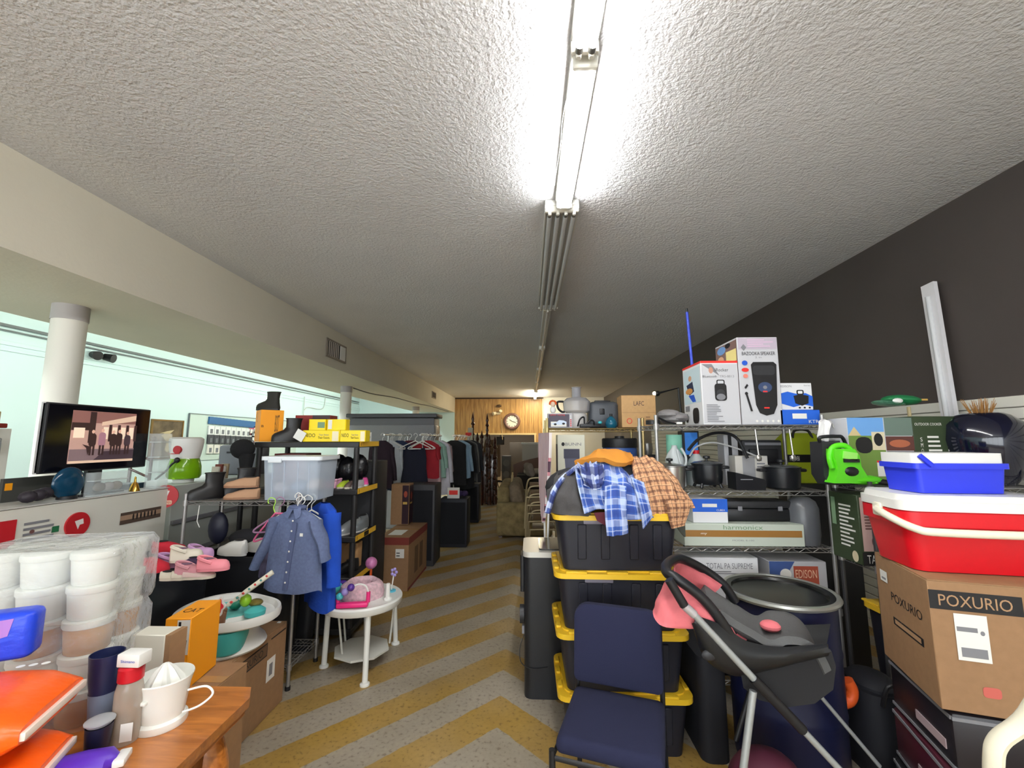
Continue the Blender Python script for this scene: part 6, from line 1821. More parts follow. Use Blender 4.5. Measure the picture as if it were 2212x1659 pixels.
b = MB(); b.ell((0.05, 0.0, 0.23), (0.04, 0.03, 0.03), mat('dark_green_toy', (20, 116, 92), 0.4), 12); b.build('green_rattle', t)
b = MB(); b.box((0, 0, 0), (0.02, 0.02, 0.004), PAPER)
p = P(588, 1350, z=0.5)
solo('paper_tag', b, 'tiny white tag on the brown carton beside the teal saucer', 'tag', (-1.665, 2.99, 0.4965))

# ---- chrome shoe shelf
SX0, SX1, SY0, SY1, ST = -2.50, -1.66, 3.14, 3.53, 1.258
wire_unit('wire_shelf_unit', 'waist-high chrome wire shelf holding boots and a clear tote, shirts hung on its end', (SX0, SY0, 0), 0, SX1 - SX0, SY1 - SY0, [0.16, ST], 1.31, DULLCHROME, DULLCHROME)

def shoe(name, label, loc, rz, L_=0.26, W_=0.09, hgt=0.06, m=LEATHER, solem=None, kind='shoe', rx=0, ry=0, group=None, liner=None):
    """shoe along +x (toe) with sole, upper and, for boots, a shaft"""
    t = thing(name, label, 'boot' if kind == 'boot' else 'shoe', loc, rz, group, rx, ry)
    solem = solem or m
    out = []
    for k in range(20):
        a = 2 * PI * k / 20
        x, y = math.cos(a), math.sin(a)
        wd = 1.0 if x > 0 else 0.78
        out.append((L_ / 2 * math.copysign(abs(x) ** 0.85, x), W_ / 2 * wd * math.copysign(abs(y) ** 0.8, y)))
    b = MB()
    heel = 0.03 if kind == 'heel' else 0.0
    b.loft([[(x, y, (0.0 if x > -L_ * 0.2 else 0) + z) for x, y in out] for z in (0, 0.016)], solem)
    b.build('sole', t)
    b = MB()
    rings = []
    prof = [(0.98, 0.3, 0.2), (0.86, 0.74, 0.6), (0.7, 0.95, 0.78), (0.4, 0.98, 0.84)] if kind in ('boot', 'clog') else [(0.98, 0.25, 0.1), (0.8, 0.75, 0.45), (0.5, 0.98, 0.6)]
    prof += [ (0.15, 0.95, 0.85), (-0.2, 0.82, 1.0), (-0.6, 0.76, 1.05), (-0.9, 0.6, 1.08), (-0.98, 0.3, 1.05)]
    for x, w_, h_ in prof:
        hh_ = hgt * h_
        rings.append([(x * L_ / 2, W_ / 2 * w_ * math.cos(a), 0.014 + hh_ * max(0, math.sin(a)) ** 0.7 + 0.0) for a in [PI * k / 10 for k in range(11)]])
    b.loft(rings, m, closed=True)
    b.build('upper', t)
    if kind == 'boot':
        me_ = bpy.data.objects[t.children[-1].name]
        bpy.data.objects.remove(me_)
        b = MB(); zt = hgt * 2.5
        rings = []
        for u, c_, l_, w_ in ((0.0, 0.0, 0.5, 0.5), (0.1, 0.0, 0.5, 0.5), (0.22, 0.0, 0.48, 0.48), (0.32, -0.03, 0.44, 0.45), (0.4, -0.1, 0.36, 0.42), (0.48, -0.17, 0.29, 0.38), (0.6, -0.2, 0.245, 0.36), (0.8, -0.21, 0.25, 0.38), (1.0, -0.22, 0.27, 0.4), (1.0, -0.22, 0.22, 0.34), (0.7, -0.21, 0.2, 0.3)):
            rings.append([(L_ * (c_ + l_ * math.copysign(abs(math.cos(a)) ** 0.85, math.cos(a))), W_ * w_ * math.copysign(abs(math.sin(a)) ** 0.8, math.sin(a)), 0.014 + (zt - 0.014) * u) for a in [2 * PI * j / 20 for j in range(20)]])
        b.loft(rings, m)
        b.build('upper', t)
        b = MB(); b.tube([(-L_ * 0.22 + L_ * 0.275 * math.cos(a), W_ * 0.41 * math.sin(a), zt) for a in [2 * PI * j / 20 for j in range(20)]], 0.005, m, 6, closed=True); b.build('collar', t)
        return t
    if kind == 'clog':
        b = MB(); b.ell((-L_ * 0.2, 0, 0.014 + hgt * 0.98), (L_ * 0.22, W_ * 0.27, 0.004), liner or mat('clog_inside', (120, 90, 110), 0.8), 14); b.build('opening', t)
        b = MB(); b.tube(smooth_path([(0.0, -W_ * 0.4, hgt * 0.9), (-L_ * 0.3, -W_ * 0.42, hgt * 1.3), (-L_ * 0.48, 0, hgt * 1.45), (-L_ * 0.3, W_ * 0.42, hgt * 1.3), (0.0, W_ * 0.4, hgt * 0.9)], 4), 0.006, m, 6, flat=1.6); b.build('strap', t)
    else:
        b = MB(); b.ell((-L_ * 0.24, 0, 0.014 + hgt * 1.04), (L_ * 0.2, W_ * 0.25, 0.005), liner or mat('shoe_inside', (40, 38, 40), 0.9), 14); b.build('opening', t)
    return t

z = ST + 0.002
shoe('ankle_boot', 'black zip ankle boot leaning at the open end of the chrome shelf', (P(458, 1072, y=3.3).x, 3.23, z), -2.3, 0.24, 0.085, 0.075, LEATHER, BLACK, 'boot')
shoe('ankle_boot', 'black ankle boot beside the tan slippers on the chrome shelf', (P(496, 1072, y=3.3).x, 3.39, z), -2.5, 0.24, 0.085, 0.085, LEATHER, BLACK, 'boot')
shoe('tan_slipper', 'tan suede slipper nearer the clear tote on the chrome shelf', (P(520, 1072, y=3.22).x, 3.235, z), -2.9, 0.25, 0.095, 0.06, SUEDE, mat('tan_sole', (150, 112, 86), 0.8))
shoe('tan_slipper', 'tan suede slipper lying on top of the other one by the clear tote', (P(520, 1052, y=3.24).x, 3.25, z + 0.083), -3.0, 0.25, 0.095, 0.06, SUEDE, mat('tan_sole'))
b = MB(); b.lathe([(0.05, 0), (0.055, 0.02), (0.05, 0.2), (0.04, 0.26), (0.001, 0.27)], mat('black_stand', (22, 22, 24), 0.7), seg=16)
# clear tote
cx, _, w, h = fit(556, 694, 986, 1076, SY0 + 0.02)
w, d = 0.46, 0.34
h = 0.29
FROST = film_mat('frosted_tote', (206, 218, 232), 0.42, 0.22, 0.15, 5)
t = thing('clear_tote', 'frosted clear storage tote with a white lid on the chrome shelf', 'tote', (cx - 0.0, SY0 + 0.02 + d / 2, ST + 0.002))
b = MB(); b.vbox((0, 0, h / 2), (w * 0.94, d * 0.94, h), FROST, r=0.03, taper=0.92)
for sx in (-0.3, -0.1, 0.12, 0.3):
    b.box((sx * w, -d * 0.455, h * 0.5), (0.006, 0.006, h * 0.9), FROST, rot=rotm(rx=0.06))
b.build('tub', t)
b = MB(); b.vbox((0, 0, h + 0.012), (w, d, 0.028), mat('milky_lid', (218, 224, 228), 0.4), r=0.03); b.box((-w * 0.25, -d * 0.5, h - 0.004), (0.1, 0.02, 0.03), mat('milky_lid'), bev=0.004); b.build('lid', t)
for k, (x, c) in enumerate(((-0.13, (196, 190, 196)), (0.0, (150, 170, 196)), (0.12, (206, 196, 190)))):
    b = MB(); b.ell((cx + x, SY0 + 0.02 + d / 2, ST + 0.075 + 0.01 * k), (0.06, 0.1, 0.05), mat('folded_%d' % c[0], c, 0.9), 14)
    solo('folded_garment', b, ('pale folded garment seen dimly inside the clear tote, boot side', 'bluish folded garment seen dimly in the middle of the clear tote', 'cream folded garment seen dimly inside the clear tote, shirt side')[k], 'garment')
# bins under and beside the shelf
def bin_box(label, x0, x1, y0, y1, z1, m, z0=0.0, taper=0.92):
    t = thing('black_bin', label, 'bin', ((x0 + x1) / 2, (y0 + y1) / 2, z0))
    b = MB(); b.vbox((0, 0, (z1 - z0) / 2), (x1 - x0 - 0.03, y1 - y0 - 0.03, z1 - z0), m, r=0.06, taper=taper); b.build('tub', t)
    b = MB(); b.vbox((0, 0, z1 - z0 - 0.015), (x1 - x0, y1 - y0, 0.03), m, r=0.07); b.build('rim', t)
    return t
DBIN = mat('scuffed_black_bin', (28, 30, 34), 0.4, noise_amt=0.3, nscale=9)
bin_box('black bin heaped with red, lavender and white shoes', -2.68, -2.13, 2.36, 3.0, 0.94, DBIN)
bin_box('dark bin under the chrome shelf with the white sneakers on it', -2.44, -1.74, 3.17, 3.5, 0.86, mat('dark_bin', (24, 25, 30), 0.5), z0=0.164)
bin_box('dark low bin on the floor behind the white activity table', -2.4, -1.74, 3.62, 3.77, 0.5, mat('dark_bin'))
SH = 0.945
RED_ = mat('red_felt', (188, 34, 52), 0.9, noise_amt=0.15)
LAV = mat('lavender_foam', (204, 160, 204), 0.6)
PNK = mat('pink_foam', (240, 146, 158), 0.5)
CRM = mat('cream_foam', (226, 218, 200), 0.6)
PALE = mat('pale_slipper', (222, 214, 196), 0.8)
data = [('red_boot', 'tall red felt boot lying at the back of the shoe bin', 380, 1182, 0.35, 0.24, 0.1, 0.055, RED_, 'shoe', 0.03),
        ('red_slipper', 'round red fluffy slipper at the edge of the shoe bin nearest the tubs', 345, 1222, 0.2, 0.2, 0.1, 0.065, RED_, 'shoe', 0.035),
        ('foam_clog', 'cream foam clog with a hole, standing on the lavender pair', 418, 1200, 0.5, 0.2, 0.09, 0.06, CRM, 'clog', 0.07),
        ('foam_clog', 'lavender foam clog towards the back of the shoe bin', 448, 1192, 0.15, 0.19, 0.085, 0.05, LAV, 'clog', 0.02),
        ('foam_clog', 'lavender foam clog in the middle of the shoe bin', 392, 1212, 0.3, 0.22, 0.09, 0.05, LAV, 'clog', 0.035),
        ('foam_clog', 'pink foam clog poking out over the bin rim', 458, 1226, 0.25, 0.2, 0.085, 0.05, PNK, 'clog', 0.05),
        ('foam_clog', 'rose pink clog under the bright pink one', 425, 1232, 0.2, 0.2, 0.085, 0.05, mat('rose_foam', (214, 150, 160), 0.6), 'clog', 0.02),
        ('pale_slipper', 'pale slipper by the front rim of the shoe bin, near the red slipper', 362, 1252, 0.25, 0.2, 0.085, 0.03, PALE, 'shoe', 0.0),
        ('pale_slipper', 'pale slipper in the middle of the front rim of the shoe bin', 395, 1248, 0.3, 0.2, 0.085, 0.03, PALE, 'shoe', 0.004),
        ('pale_slipper', 'pale pinkish slipper on the front rim below the rose clog', 428, 1243, 0.25, 0.2, 0.085, 0.03, mat('blush_slipper', (222, 196, 190), 0.8), 'shoe', 0.008),
        ('white_shoe', 'white low shoe lying beside the red boot in the bin', 322, 1206, 0.6, 0.2, 0.08, 0.04, PALE, 'shoe', 0.02),
        ('dark_shoe', 'dark purple shoe between the lavender and pink clogs', 442, 1213, 0.1, 0.17, 0.07, 0.04, mat('plum_shoe', (58, 40, 70), 0.6), 'shoe', 0.04)]
for nm, lab, px, py, rz_, L_, W_, hg, m_, kd, dz in data:
    p = P(px - 14, py, z=SH + dz + 0.03)
    shoe(nm, lab, (p.x, min(max(p.y, 2.40), 2.95), SH + dz), rz_, L_ * 0.8, W_ * 0.85, hg, m_, PALE if kd == 'shoe' and m_ is not RED_ else m_, kd)
z = 0.865
for nm, lab, px, py, rz_, dz, m_ in (('white_sneaker', 'white sneaker with its toe to the shoe bin, largest beside the pink hanger', 512, 1182, 2.9, 0.0, WHITE), ('white_sneaker', 'white sneaker lower down under the pink hanger', 548, 1192, 2.8, 0.0, mat('off_white_leather', (220, 218, 212), 0.5)), ('white_sneaker', 'small white shoe half behind the chambray shirt', 562, 1200, 2.7, 0.0, mat('off_white_leather'))):
    p = P(px, py, y=3.27)
    shoe(nm, lab, (p.x, 3.22 if px < 530 else 3.33 if px < 555 else 3.42, z + dz), rz_, 0.25, 0.1, 0.09, m_, WHITE)
b = MB(); b.ell((0, 0, 0), (0.16, 0.07, 0.07), mat('dark_clothes', (40, 40, 44), 0.95), 16)
solo('dark_bag', b, 'black soft bag slumped on the dark bin behind the white sneakers', 'bag', (-2.2, 3.44, 0.935))
# hat on the post
t = thing('knitted_hat', 'black knitted cap resting on a dark stand beside the clear tote', 'hat', (P(527, 1000, y=3.66).x, 3.66, 1.20))
b = MB(); b.cyl((0, 0, -1.2), (0, 0, 0.38), 0.02, BLACK, seg=10); b.build('stand', t)
b = MB(); b.ell((-0.02, 0, 0.42), (0.1, 0.08, 0.085), mat('black_knit', (16, 16, 18), 0.98), 20); b.loft([[(0.02 + 0.05 * k * math.cos(a), 0.05 * k * math.sin(a), z_) for a in [2 * PI * j / 14 for j in range(14)]] for z_, k in ((0.12, 0.7), (0.25, 0.9), (0.38, 1.3))], mat('black_knit')); b.build('knit', t)

# ---- hangers and shirts on the shelf end
def hanger(label, loc, rz, m, w=0.36, group=None, tilt=0.0, m2=None):
    t = thing('clothes_hanger', label, 'hanger', loc, rz, group, 0, tilt)
    b = MB(); b.tube(smooth_path([(0.0, 0, -0.07), (0, 0, -0.03), (0.025, 0, 0.0), (0.028, 0, 0.025), (0.0, 0, 0.045), (-0.024, 0, 0.03), (-0.024, 0, 0.012)], 4), 0.0035, m2 or m, 6); b.build('hook', t)
    b = MB(); b.tube(smooth_path([(0, 0, -0.07), (-w * 0.25, 0, -0.12), (-w / 2, 0, -0.175), (-w * 0.45, 0, -0.195), (0, 0, -0.19), (w * 0.45, 0, -0.195), (w / 2, 0, -0.175), (w * 0.25, 0, -0.12), (0, 0, -0.07)], 4), 0.0065, m, 8); b.build('frame', t)
    return t

def garment_rings(w_sh, w_hem, L_, d, seed, neck=0.3, drop=0.04, n=28):
    rows = [(0.0, w_sh * neck, d * 0.5), (-drop * 0.5, w_sh * 0.62, d * 0.75), (-drop, w_sh * 0.92, d * 0.9), (-drop - 0.03, w_sh, d)]
    for k in range(1, 11):
        u = k / 10
        rows.append((-drop - 0.03 - (L_ - drop - 0.03) * u, w_sh * 0.96 + (w_hem - w_sh * 0.96) * u, d * (1 + 0.35 * u)))
    out = []
    for z, w, dd in rows:
        u = -z / L_
        ring = []
        for j in range(n):
            a = 2 * PI * j / n
            c, s_ = math.cos(a), math.sin(a)
            rip = 0.010 * u * math.sin(5 * a + seed * 2.1 + 3 * u) + 0.012 * noise.noise(Vector((c * 2.2, s_ * 2.2 + u * 2.5, seed * 5.1)))
            ring.append((w / 2 * c, dd / 2 * math.copysign(abs(s_) ** 0.8, s_) + rip, z + 0.012 * u * math.sin(3 * a + seed)))
        out.append(ring)
    return out

def sleeve(b, sx, x0, z0, L_, ang, r0, r1, m, seed, yoff=0.0):
    pts = []
    rs = []
    for k in range(8):
        u = k / 7
        pts.append((sx * (x0 + math.sin(ang) * L_ * u + 0.006 * math.sin(6 * u + seed)), yoff + 0.01 * noise.noise(Vector((u * 3, seed, 1))), z0 - math.cos(ang) * L_ * u))
        rs.append(r0 + (r1 - r0) * u + 0.004 * math.sin(9 * u + seed))
    b.tube(pts, rs, m, 12, flat=0.6)

CHAMB = mat('chambray_blue', (96, 108, 142), 0.95, noise_amt=0.14, nscale=60, bump=0.25, bscale=30)
p = P(648, 1098, y=3.02)
t = thing('chambray_shirt', 'grey blue chambray child shirt with white buttons, hung at the shelf end', 'shirt', (p.x - 0.005, 3.0, p.z), -0.12)
b = MB(); b.loft(garment_rings(0.34, 0.43, 0.53, 0.09, 3, 0.26, 0.06), CHAMB, caps=False); b.build('shirt_body', t)
for sx in (-1, 1):
    b = MB(); sleeve(b, sx, 0.145, -0.075, 0.36 if sx < 0 else 0.27, 0.42 if sx < 0 else 0.32, 0.066, 0.05, CHAMB, 3 + sx); b.build('sleeve', t)
b = MB()
for sx in (-1, 1):
    b.add([(0, -0.05, 0.005), (sx * 0.05, -0.035, 0.015), (sx * 0.06, -0.052, -0.04), (sx * 0.03, -0.058, -0.06)], [(0, 1, 2, 3)], CHAMB)
b.tube([(0.05 * math.cos(a), 0.035 * math.sin(a), 0.01) for a in [2 * PI * k / 16 for k in range(16)]], 0.014, mat('chambray_collar', (84, 94, 128), 0.95), 8, closed=True)
b.build('collar', t)
b = MB(); b.box((0.0, -0.055, -0.3), (0.035, 0.006, 0.44), mat('chambray_collar'), rot=rotm(ry=0.1)); pk = b.build('placket', t)
for k in range(7):
    b = MB(); b.ell((0.012 - 0.006 * k * 0.8, -0.062, -0.07 - 0.066 * k), (0.0065, 0.003, 0.0065), WHITE, 10); b.build('button', pk, 'white button')
b = MB(); b.box((0.075, -0.053, -0.16), (0.022, 0.003, 0.02), PAPER); b.build('chest_logo', t)
hanger('white hanger holding up the chambray shirt', (p.x - 0.005, 3.0, p.z + 0.062), -0.12, WHITE, 0.26)
ROYAL = mat('royal_blue_fleece', (30, 78, 190), 0.98, noise_amt=0.15, nscale=7, bump=0.2, bscale=60)
p = P(690, 1085, y=3.32)
t = thing('blue_sweater', 'long royal blue sweater hung behind the chambray shirt', 'sweater', (-1.545, 3.30, p.z), -0.75)
b = MB(); b.loft(garment_rings(0.36, 0.42, 0.73, 0.1, 7, 0.3, 0.04), ROYAL, caps=False); b.build('sweater_body', t)
for sx in (-1, 1):
    b = MB(); sleeve(b, sx, 0.15, -0.06, 0.5, 0.16, 0.07, 0.05, ROYAL, 9 + sx); b.build('sleeve', t)
for k, (px, lab) in enumerate(((650, 'white hanger hooked over the shelf edge, second from the lime one'), (664, 'white hanger hooked beside the blue sweater'), (672, 'white hanger furthest along the shelf end'))):
    p = P(px, 1070, y=3.1 + 0.05 * k)
    hanger(lab, (p.x, 3.1 + 0.06 * k, ST - 0.003), 0.5, WHITE, 0.3)
hanger('lime and pink plastic hanger tilted over the white sneakers', (P(588, 1092, y=3.085).x, 3.085, ST - 0.01), -0.1, mat('pink_hanger', (226, 106, 150), 0.4), 0.42, tilt=-0.42, m2=mat('lime_hanger', (170, 222, 80), 0.4))
hanger('lilac plastic hanger just behind the lime and pink one', (P(604, 1090, y=3.11).x, 3.11, ST - 0.01), 0.3, mat('lilac_hanger', (150, 110, 140), 0.4), 0.3)
b = MB(); b.loft(garment_rings(0.3, 0.34, 0.4, 0.08, 12, 0.3, 0.04), mat('dusk_check', (72, 66, 88), 0.95, noise_amt=0.5, nscale=16), caps=False)
solo('patterned_shirt', b, 'dark patterned top hung between the chambray shirt and the hangers', 'top', (P(628, 1100, y=3.1).x, 3.09, ST - 0.09), 0.35)
b = MB(); b.tube([(0, 0, 0), (0.0, -0.01, -0.11), (0.03, -0.02, -0.15)], 0.003, WHITE, 6)
solo('shelf_hook', b, 'white wire hook dangling at the open end of the chrome shelf', 'hook', (P(430, 1090, y=3.12).x, 3.125, ST - 0.03))
b = MB(); b.ell((0, 0, 0), (0.075, 0.045, 0.12), mat('navy_bag_vinyl', (28, 30, 48), 0.45), 18); b.tube([(0, 0, 0.1), (0, 0, 0.2)], 0.006, BLACK, 6)
solo('navy_bag', b, 'dark navy bag hanging beneath the chrome shelf', 'bag', (P(468, 1110, y=3.3).x, 3.33, 1.03))

# ---- black plastic shelving
BX0, BX1, BY0, BY1 = -2.45, -1.50, 3.8, 4.32
BL = [1.678, 1.268, 0.868, 0.53, 0.12]
t = thing('plastic_shelf_unit', 'black plastic shelf unit with yellow shelf-edge labels', 'shelf', (BX0, BY0, 0))
BK = mat('black_shelf_plastic', (38, 37, 38), 0.5)
for z in BL:
    b = MB(); b.box(((BX1 - BX0) / 2, (BY1 - BY0) / 2, z - 0.024), (BX1 - BX0, BY1 - BY0, 0.048), BK, bev=0.006, seg=1); b.build('shelf', t)
for x in (0.035, BX1 - BX0 - 0.03):
    for y in (0.03, BY1 - BY0 - 0.03):
        for a_, c_ in zip(BL[1:], BL[:-1]):
            b = MB(); b.cyl((x, y, a_ + 0.002), (x, y, c_ - 0.05), 0.024, BK, seg=14); b.build('leg', t)
        b = MB(); b.cyl((x, y, 0), (x, y, 0.07), 0.026, BK, seg=14); b.build('foot', t)
YLAB = mat('yellow_shelf_label', (244, 192, 56), 0.5)
for z in BL[:4]:
    b = MB(); f = Face(b, (BX1 - BX0, 0.0, z - 0.044), (0, BY1 - BY0, 0), (0, 0, 0.05)); f.rect(0.02, 0.05, 0.98, 0.98, YLAB).rect(0.08, 0.2, 0.1, 0.8, INK)
    if z == BL[2]:
        f.rect(0.4, 0.1, 0.62, 0.9, INK)
    b.build('shelf_label', t, 'yellow price label strip')

z = BL[0] + 0.002
cx, _, w, h = fit(547, 600, 887, 956, 3.88)
t, b = carton('shoe_box', 'amber boot box standing on end on the black shelf, a boot on top', 'box', (P(578, 930, y=3.97).x, 3.99, z), 0.19, 0.22, h, ORNG, 0.75)
f = box_face(b, 0.19, 0.22, h, 'left'); f.text(0.3, 0.62, 0.4, 0.94, 'CAMEL', INK)
f = box_face(b, 0.19, 0.22, h, 'front'); f.text(0.62, 0.3, 0.8, 0.85, 'BOOT', INK).text(0.05, 0.45, 0.15, 0.52, 'B', INK)
b.build('carton', t)
shoe('work_boot', 'black work boot standing on the amber boot box', (P(577, 885, y=3.97).x, 3.985, z + h + 0.002), PI - 0.1, 0.235, 0.09, 0.068, mat('dark_olive_leather', (36, 34, 28), 0.7), BLACK, 'boot')
shoe('dress_shoe', 'black laced shoe beside the amber boot box', (P(615, 950, y=3.9).x, 3.93, z), -2.6, 0.25, 0.095, 0.085, LEATHER, BLACK, 'boot')
shoe('dress_shoe', 'second black laced shoe, closer to the yellow tins', (P(640, 950, y=3.92).x + 0.05, 4.08, z), -2.6, 0.25, 0.095, 0.085, LEATHER, BLACK, 'boot')
cx, _, w, h = fit(637, 712, 898, 955, 4.14)
t, b = carton('red_carton', 'dark red carton behind the yellow milk cartons on the black shelf', 'box', (cx, 4.22, z), w, 0.17, h, mat('dark_red_board', (146, 44, 40), 0.5)); f = box_face(b, w, 0.17, h, 'front'); f.rect(0.5, 0.55, 1, 1, mat('dark_brown_print', (64, 44, 44), 0.5)); b.build('carton', t)
YB_ = mat('bright_yellow_board', (250, 220, 20), 0.45)
for k, (x0, x1, lab) in enumerate(((653, 733, 'long yellow milk carton facing out, beside the black shoes'), (734, 789, 'long yellow milk carton facing out, at the shelf corner post'))):
    cx, _, w, h = fit(x0, x1, 930, 955, 3.84)
    t, b = carton('milk_carton', lab, 'box', (cx, 3.9, z), w, 0.11, h, YB_, group=None)
    f = box_face(b, w, 0.11, h, 'front'); f.text(0.06, 0.4, 0.34, 0.72, 'NIDO', INK).text(0.44, 0.52, 0.72, 0.7, 'Your Amor.', GREYINK).text(0.42, 0.26, 0.74, 0.46, 'Their Future.', INK).rect(0.8, 0.05, 0.97, 0.9, mat('milk_print', (240, 228, 190), 0.5)); b.build('carton', t)
zz = z + h + 0.002
for k, (x0, x1, lab) in enumerate(((666, 704, 'yellow milk tub with a window label, on the carton beside the black shoes'), (705, 748, 'yellow milk tub with a white band, on top of the two long cartons'))):
    cx, _, w, h2 = fit(x0, x1, 907, 930, 3.86)
    t = thing('milk_tub', lab, 'tub', (cx, 3.905, zz))
    b = MB(); b.vbox((0, 0, h2 / 2), (w - 0.006, 0.1, h2), YB_, r=0.015); f = Face(b, (-w / 2, -0.0505, 0), (w, 0, 0), (0, 0, h2)); f.rect(0.55, 0.2, 0.95, 0.75, mat('sage_ink')) if k == 0 else f.rect(0.1, 0.1, 0.3, 0.95, PAPER); b.build('tub', t)
    b = MB(); b.vbox((0, 0, h2 - 0.004), (w - 0.004, 0.102, 0.01), YB_, r=0.016); b.build('lid', t)
b = MB(); b.box((0, 0, 0.045), (0.09, 0.006, 0.09), PAPER, rot=rotm(ry=0.5))
solo('white_card', b, 'white card tipped against the yellow cartons', 'card', (P(648, 940, y=3.83).x, 3.828, z + 0.012))
b = MB(); b.lathe([(0.025, 0), (0.03, 0.005), (0.038, 0.08), (0.036, 0.08), (0.022, 0.008)], mat('paper_cup', (214, 212, 210), 0.6), seg=18)
solo('paper_cup', b, 'pale paper cup behind the yellow cartons at the corner post', 'cup', (P(762, 920, y=4.1).x, 4.1, z))
b = MB(); b.box((0, 0, 0.045), (0.06, 0.004, 0.09), PAPER); f = Face(b, (-0.03, -0.002, 0), (0.06, 0, 0), (0, 0, 0.09)); f.text(0.15, 0.35, 0.85, 0.6, '4.00', INK)
solo('price_card', b, 'white price card standing at the corner of the top black shelf', 'price card', (P(796, 940, y=4.2).x, 4.2, z))
z = BL[1] + 0.002
shoe('foam_clog', 'pale pink clog, nearer one on the second black shelf', (P(706, 1045, y=3.87).x, 3.88, z), PI + 0.1, 0.17, 0.075, 0.05, mat('light_pink_foam', (244, 186, 214), 0.6), None, 'clog')
shoe('foam_clog', 'pale pink clog, further one on the second black shelf', (P(716, 1042, y=3.96).x, 3.98, z), PI + 0.15, 0.17, 0.075, 0.05, mat('light_pink_foam'), None, 'clog')
shoe('lime_shoe', 'small shoe with a lime stripe beside the pink clogs', (P(738, 1045, y=3.87).x, 3.9, z), -1.7, 0.16, 0.07, 0.05, mat('lime_stripe', (190, 214, 60), 0.6), PALE)
shoe('grey_shoe', 'brown grey shoe in the middle of the second black shelf', (P(752, 1045, y=3.87).x + 0.005, 3.9, z), -1.6, 0.18, 0.06, 0.05, mat('taupe_suede', (110, 92, 86), 0.8), PALE)
shoe('grey_shoe', 'light grey sneaker on the second black shelf by the corner post', (P(766, 1045, y=3.87).x + 0.01, 3.92, z), -1.7, 0.18, 0.06, 0.055, mat('light_grey_mesh', (190, 186, 190), 0.7), WHITE)
shoe('pink_shoe', 'hot pink round-toed shoe at the corner of the second black shelf', (P(790, 1042, y=4.1).x - 0.02, 4.12, z), -1.3, 0.18, 0.08, 0.06, mat('hot_pink', (244, 96, 170), 0.5), WHITE)
b = MB()
for k in range(4):
    b.ell((-0.12 + 0.1 * k, RND.uniform(-0.03, 0.03), 0.13 + 0.02 * (k % 2)), (0.09, 0.07, 0.13), mat('black_vinyl_bag', (20, 20, 24), 0.25, bump=0.8, bscale=14), 16)
solo('black_bag', b, 'shiny black bags crammed at the back of the second black shelf', 'bag', (-1.83, 4.2, z + 0.01))
cx, _, w, h = fit(640, 720, 968, 1000, 4.1)
t, b = carton('red_carton', 'dull red flat carton under the top black shelf behind the clear tote', 'box', (-2.22, 4.14, z), 0.3, 0.3, 0.3, mat('dull_red_board', (112, 44, 42), 0.6)); b.build('carton', t)
z = BL[2] + 0.002
SILV = mat('silver_mesh', (168, 172, 174), 0.35, 0.3)
shoe('silver_sneaker', 'silver running shoe on the third black shelf, in front of the corner post', (P(748, 1145, y=3.9).x, 3.94, z), -2.0, 0.27, 0.1, 0.1, SILV, WHITE)
shoe('silver_sneaker', 'silver running shoe with a white swirl behind the corner post', (P(786, 1138, y=4.05).x - 0.05, 4.07, z), -1.7, 0.27, 0.1, 0.11, mat('grey_silver_mesh', (132, 138, 142), 0.35, 0.3), WHITE)
z = BL[3] + 0.002
shoe('dark_shoe', 'dark leather shoe on the lowest visible black shelf', (P(745, 1200, y=3.95).x, 3.96, z), -2.2, 0.27, 0.1, 0.08, LEATHER, BLACK)
b = MB(); b.vbox((0, 0, 0.11), (0.16, 0.12, 0.22), mat('kraft_bag', (196, 152, 104), 0.8), r=0.01, taper=0.96); b.tube(smooth_path([(-0.04, -0.062, 0.2), (0.02, -0.067, 0.235), (0.06, -0.062, 0.2)], 4), 0.003, CARD, 5)
solo('paper_bag', b, 'brown paper bag on the lowest black shelf behind the post', 'bag', (-1.66, 4.14, z))

b = MB(); b.box((0, 0, 0.74), (0.86, 0.4, 1.48), mat('dark_backing', (34, 33, 36), 0.6), bev=0.01)  # dark block added so the gaps between the black shelves stay dark
solo('dark_cabinet', b, 'tall dark backing block added behind the black plastic shelf unit', 'cabinet', (-1.98, 4.56, 0))
# ================================================================ MIDDLE OF THE SHOP
# ---- white baby activity table
t = thing('activity_table', 'round white baby activity table on legs with a pink speckled seat', 'activity table', (-1.29, 3.46, 0), 0.0)
PW = mat('toy_white', (236, 236, 230), 0.35)
R_ = 0.30
b = MB(); b.lathe([(0.14, 0.47), (R_ * 0.97, 0.455), (R_, 0.465), (R_ * 1.01, 0.5), (R_ * 0.98, 0.512), (R_ * 0.9, 0.506), (0.2, 0.503), (0.16, 0.51), (0.145, 0.5)], PW, seg=48, caps=False); b.build('tray', t)
SPK = mat('pink_speckle_cloth', (226, 190, 198), 0.9, noise_amt=0.25, nscale=45)
b = MB(); b.lathe([(0.16, 0.508), (0.165, 0.54), (0.15, 0.6), (0.11, 0.625), (0.08, 0.6), (0.06, 0.5), (0.05, 0.42), (0.001, 0.42)], SPK, seg=28, wob=lambda a: 1 + 0.04 * math.cos(5 * a)); b.build('cloth_seat', t)
for x, y in ((0.135, -0.24), (0.16, 0.38), (-0.265, -0.01), (-0.06, 0.3)):
    b = MB(); b.tube([(x * 0.95, y * 0.85, 0.46), (x, y, 0.02)], 0.02, PW, 12); b.lathe([(0.034, 0), (0.034, 0.012), (0.022, 0.02)], PW, c=(x, y, 0), seg=16); b.build('leg', t)
b = MB(); b.lathe([(0.19, 0.1), (0.2, 0.105), (0.2, 0.12), (0.17, 0.128), (0.001, 0.128)], mat('grey_white_platform', (206, 206, 198), 0.45), c=(0, 0.04, 0), seg=24, wob=lambda a: 1 + 0.05 * math.cos(8 * a)); b.build('foot_platform', t)
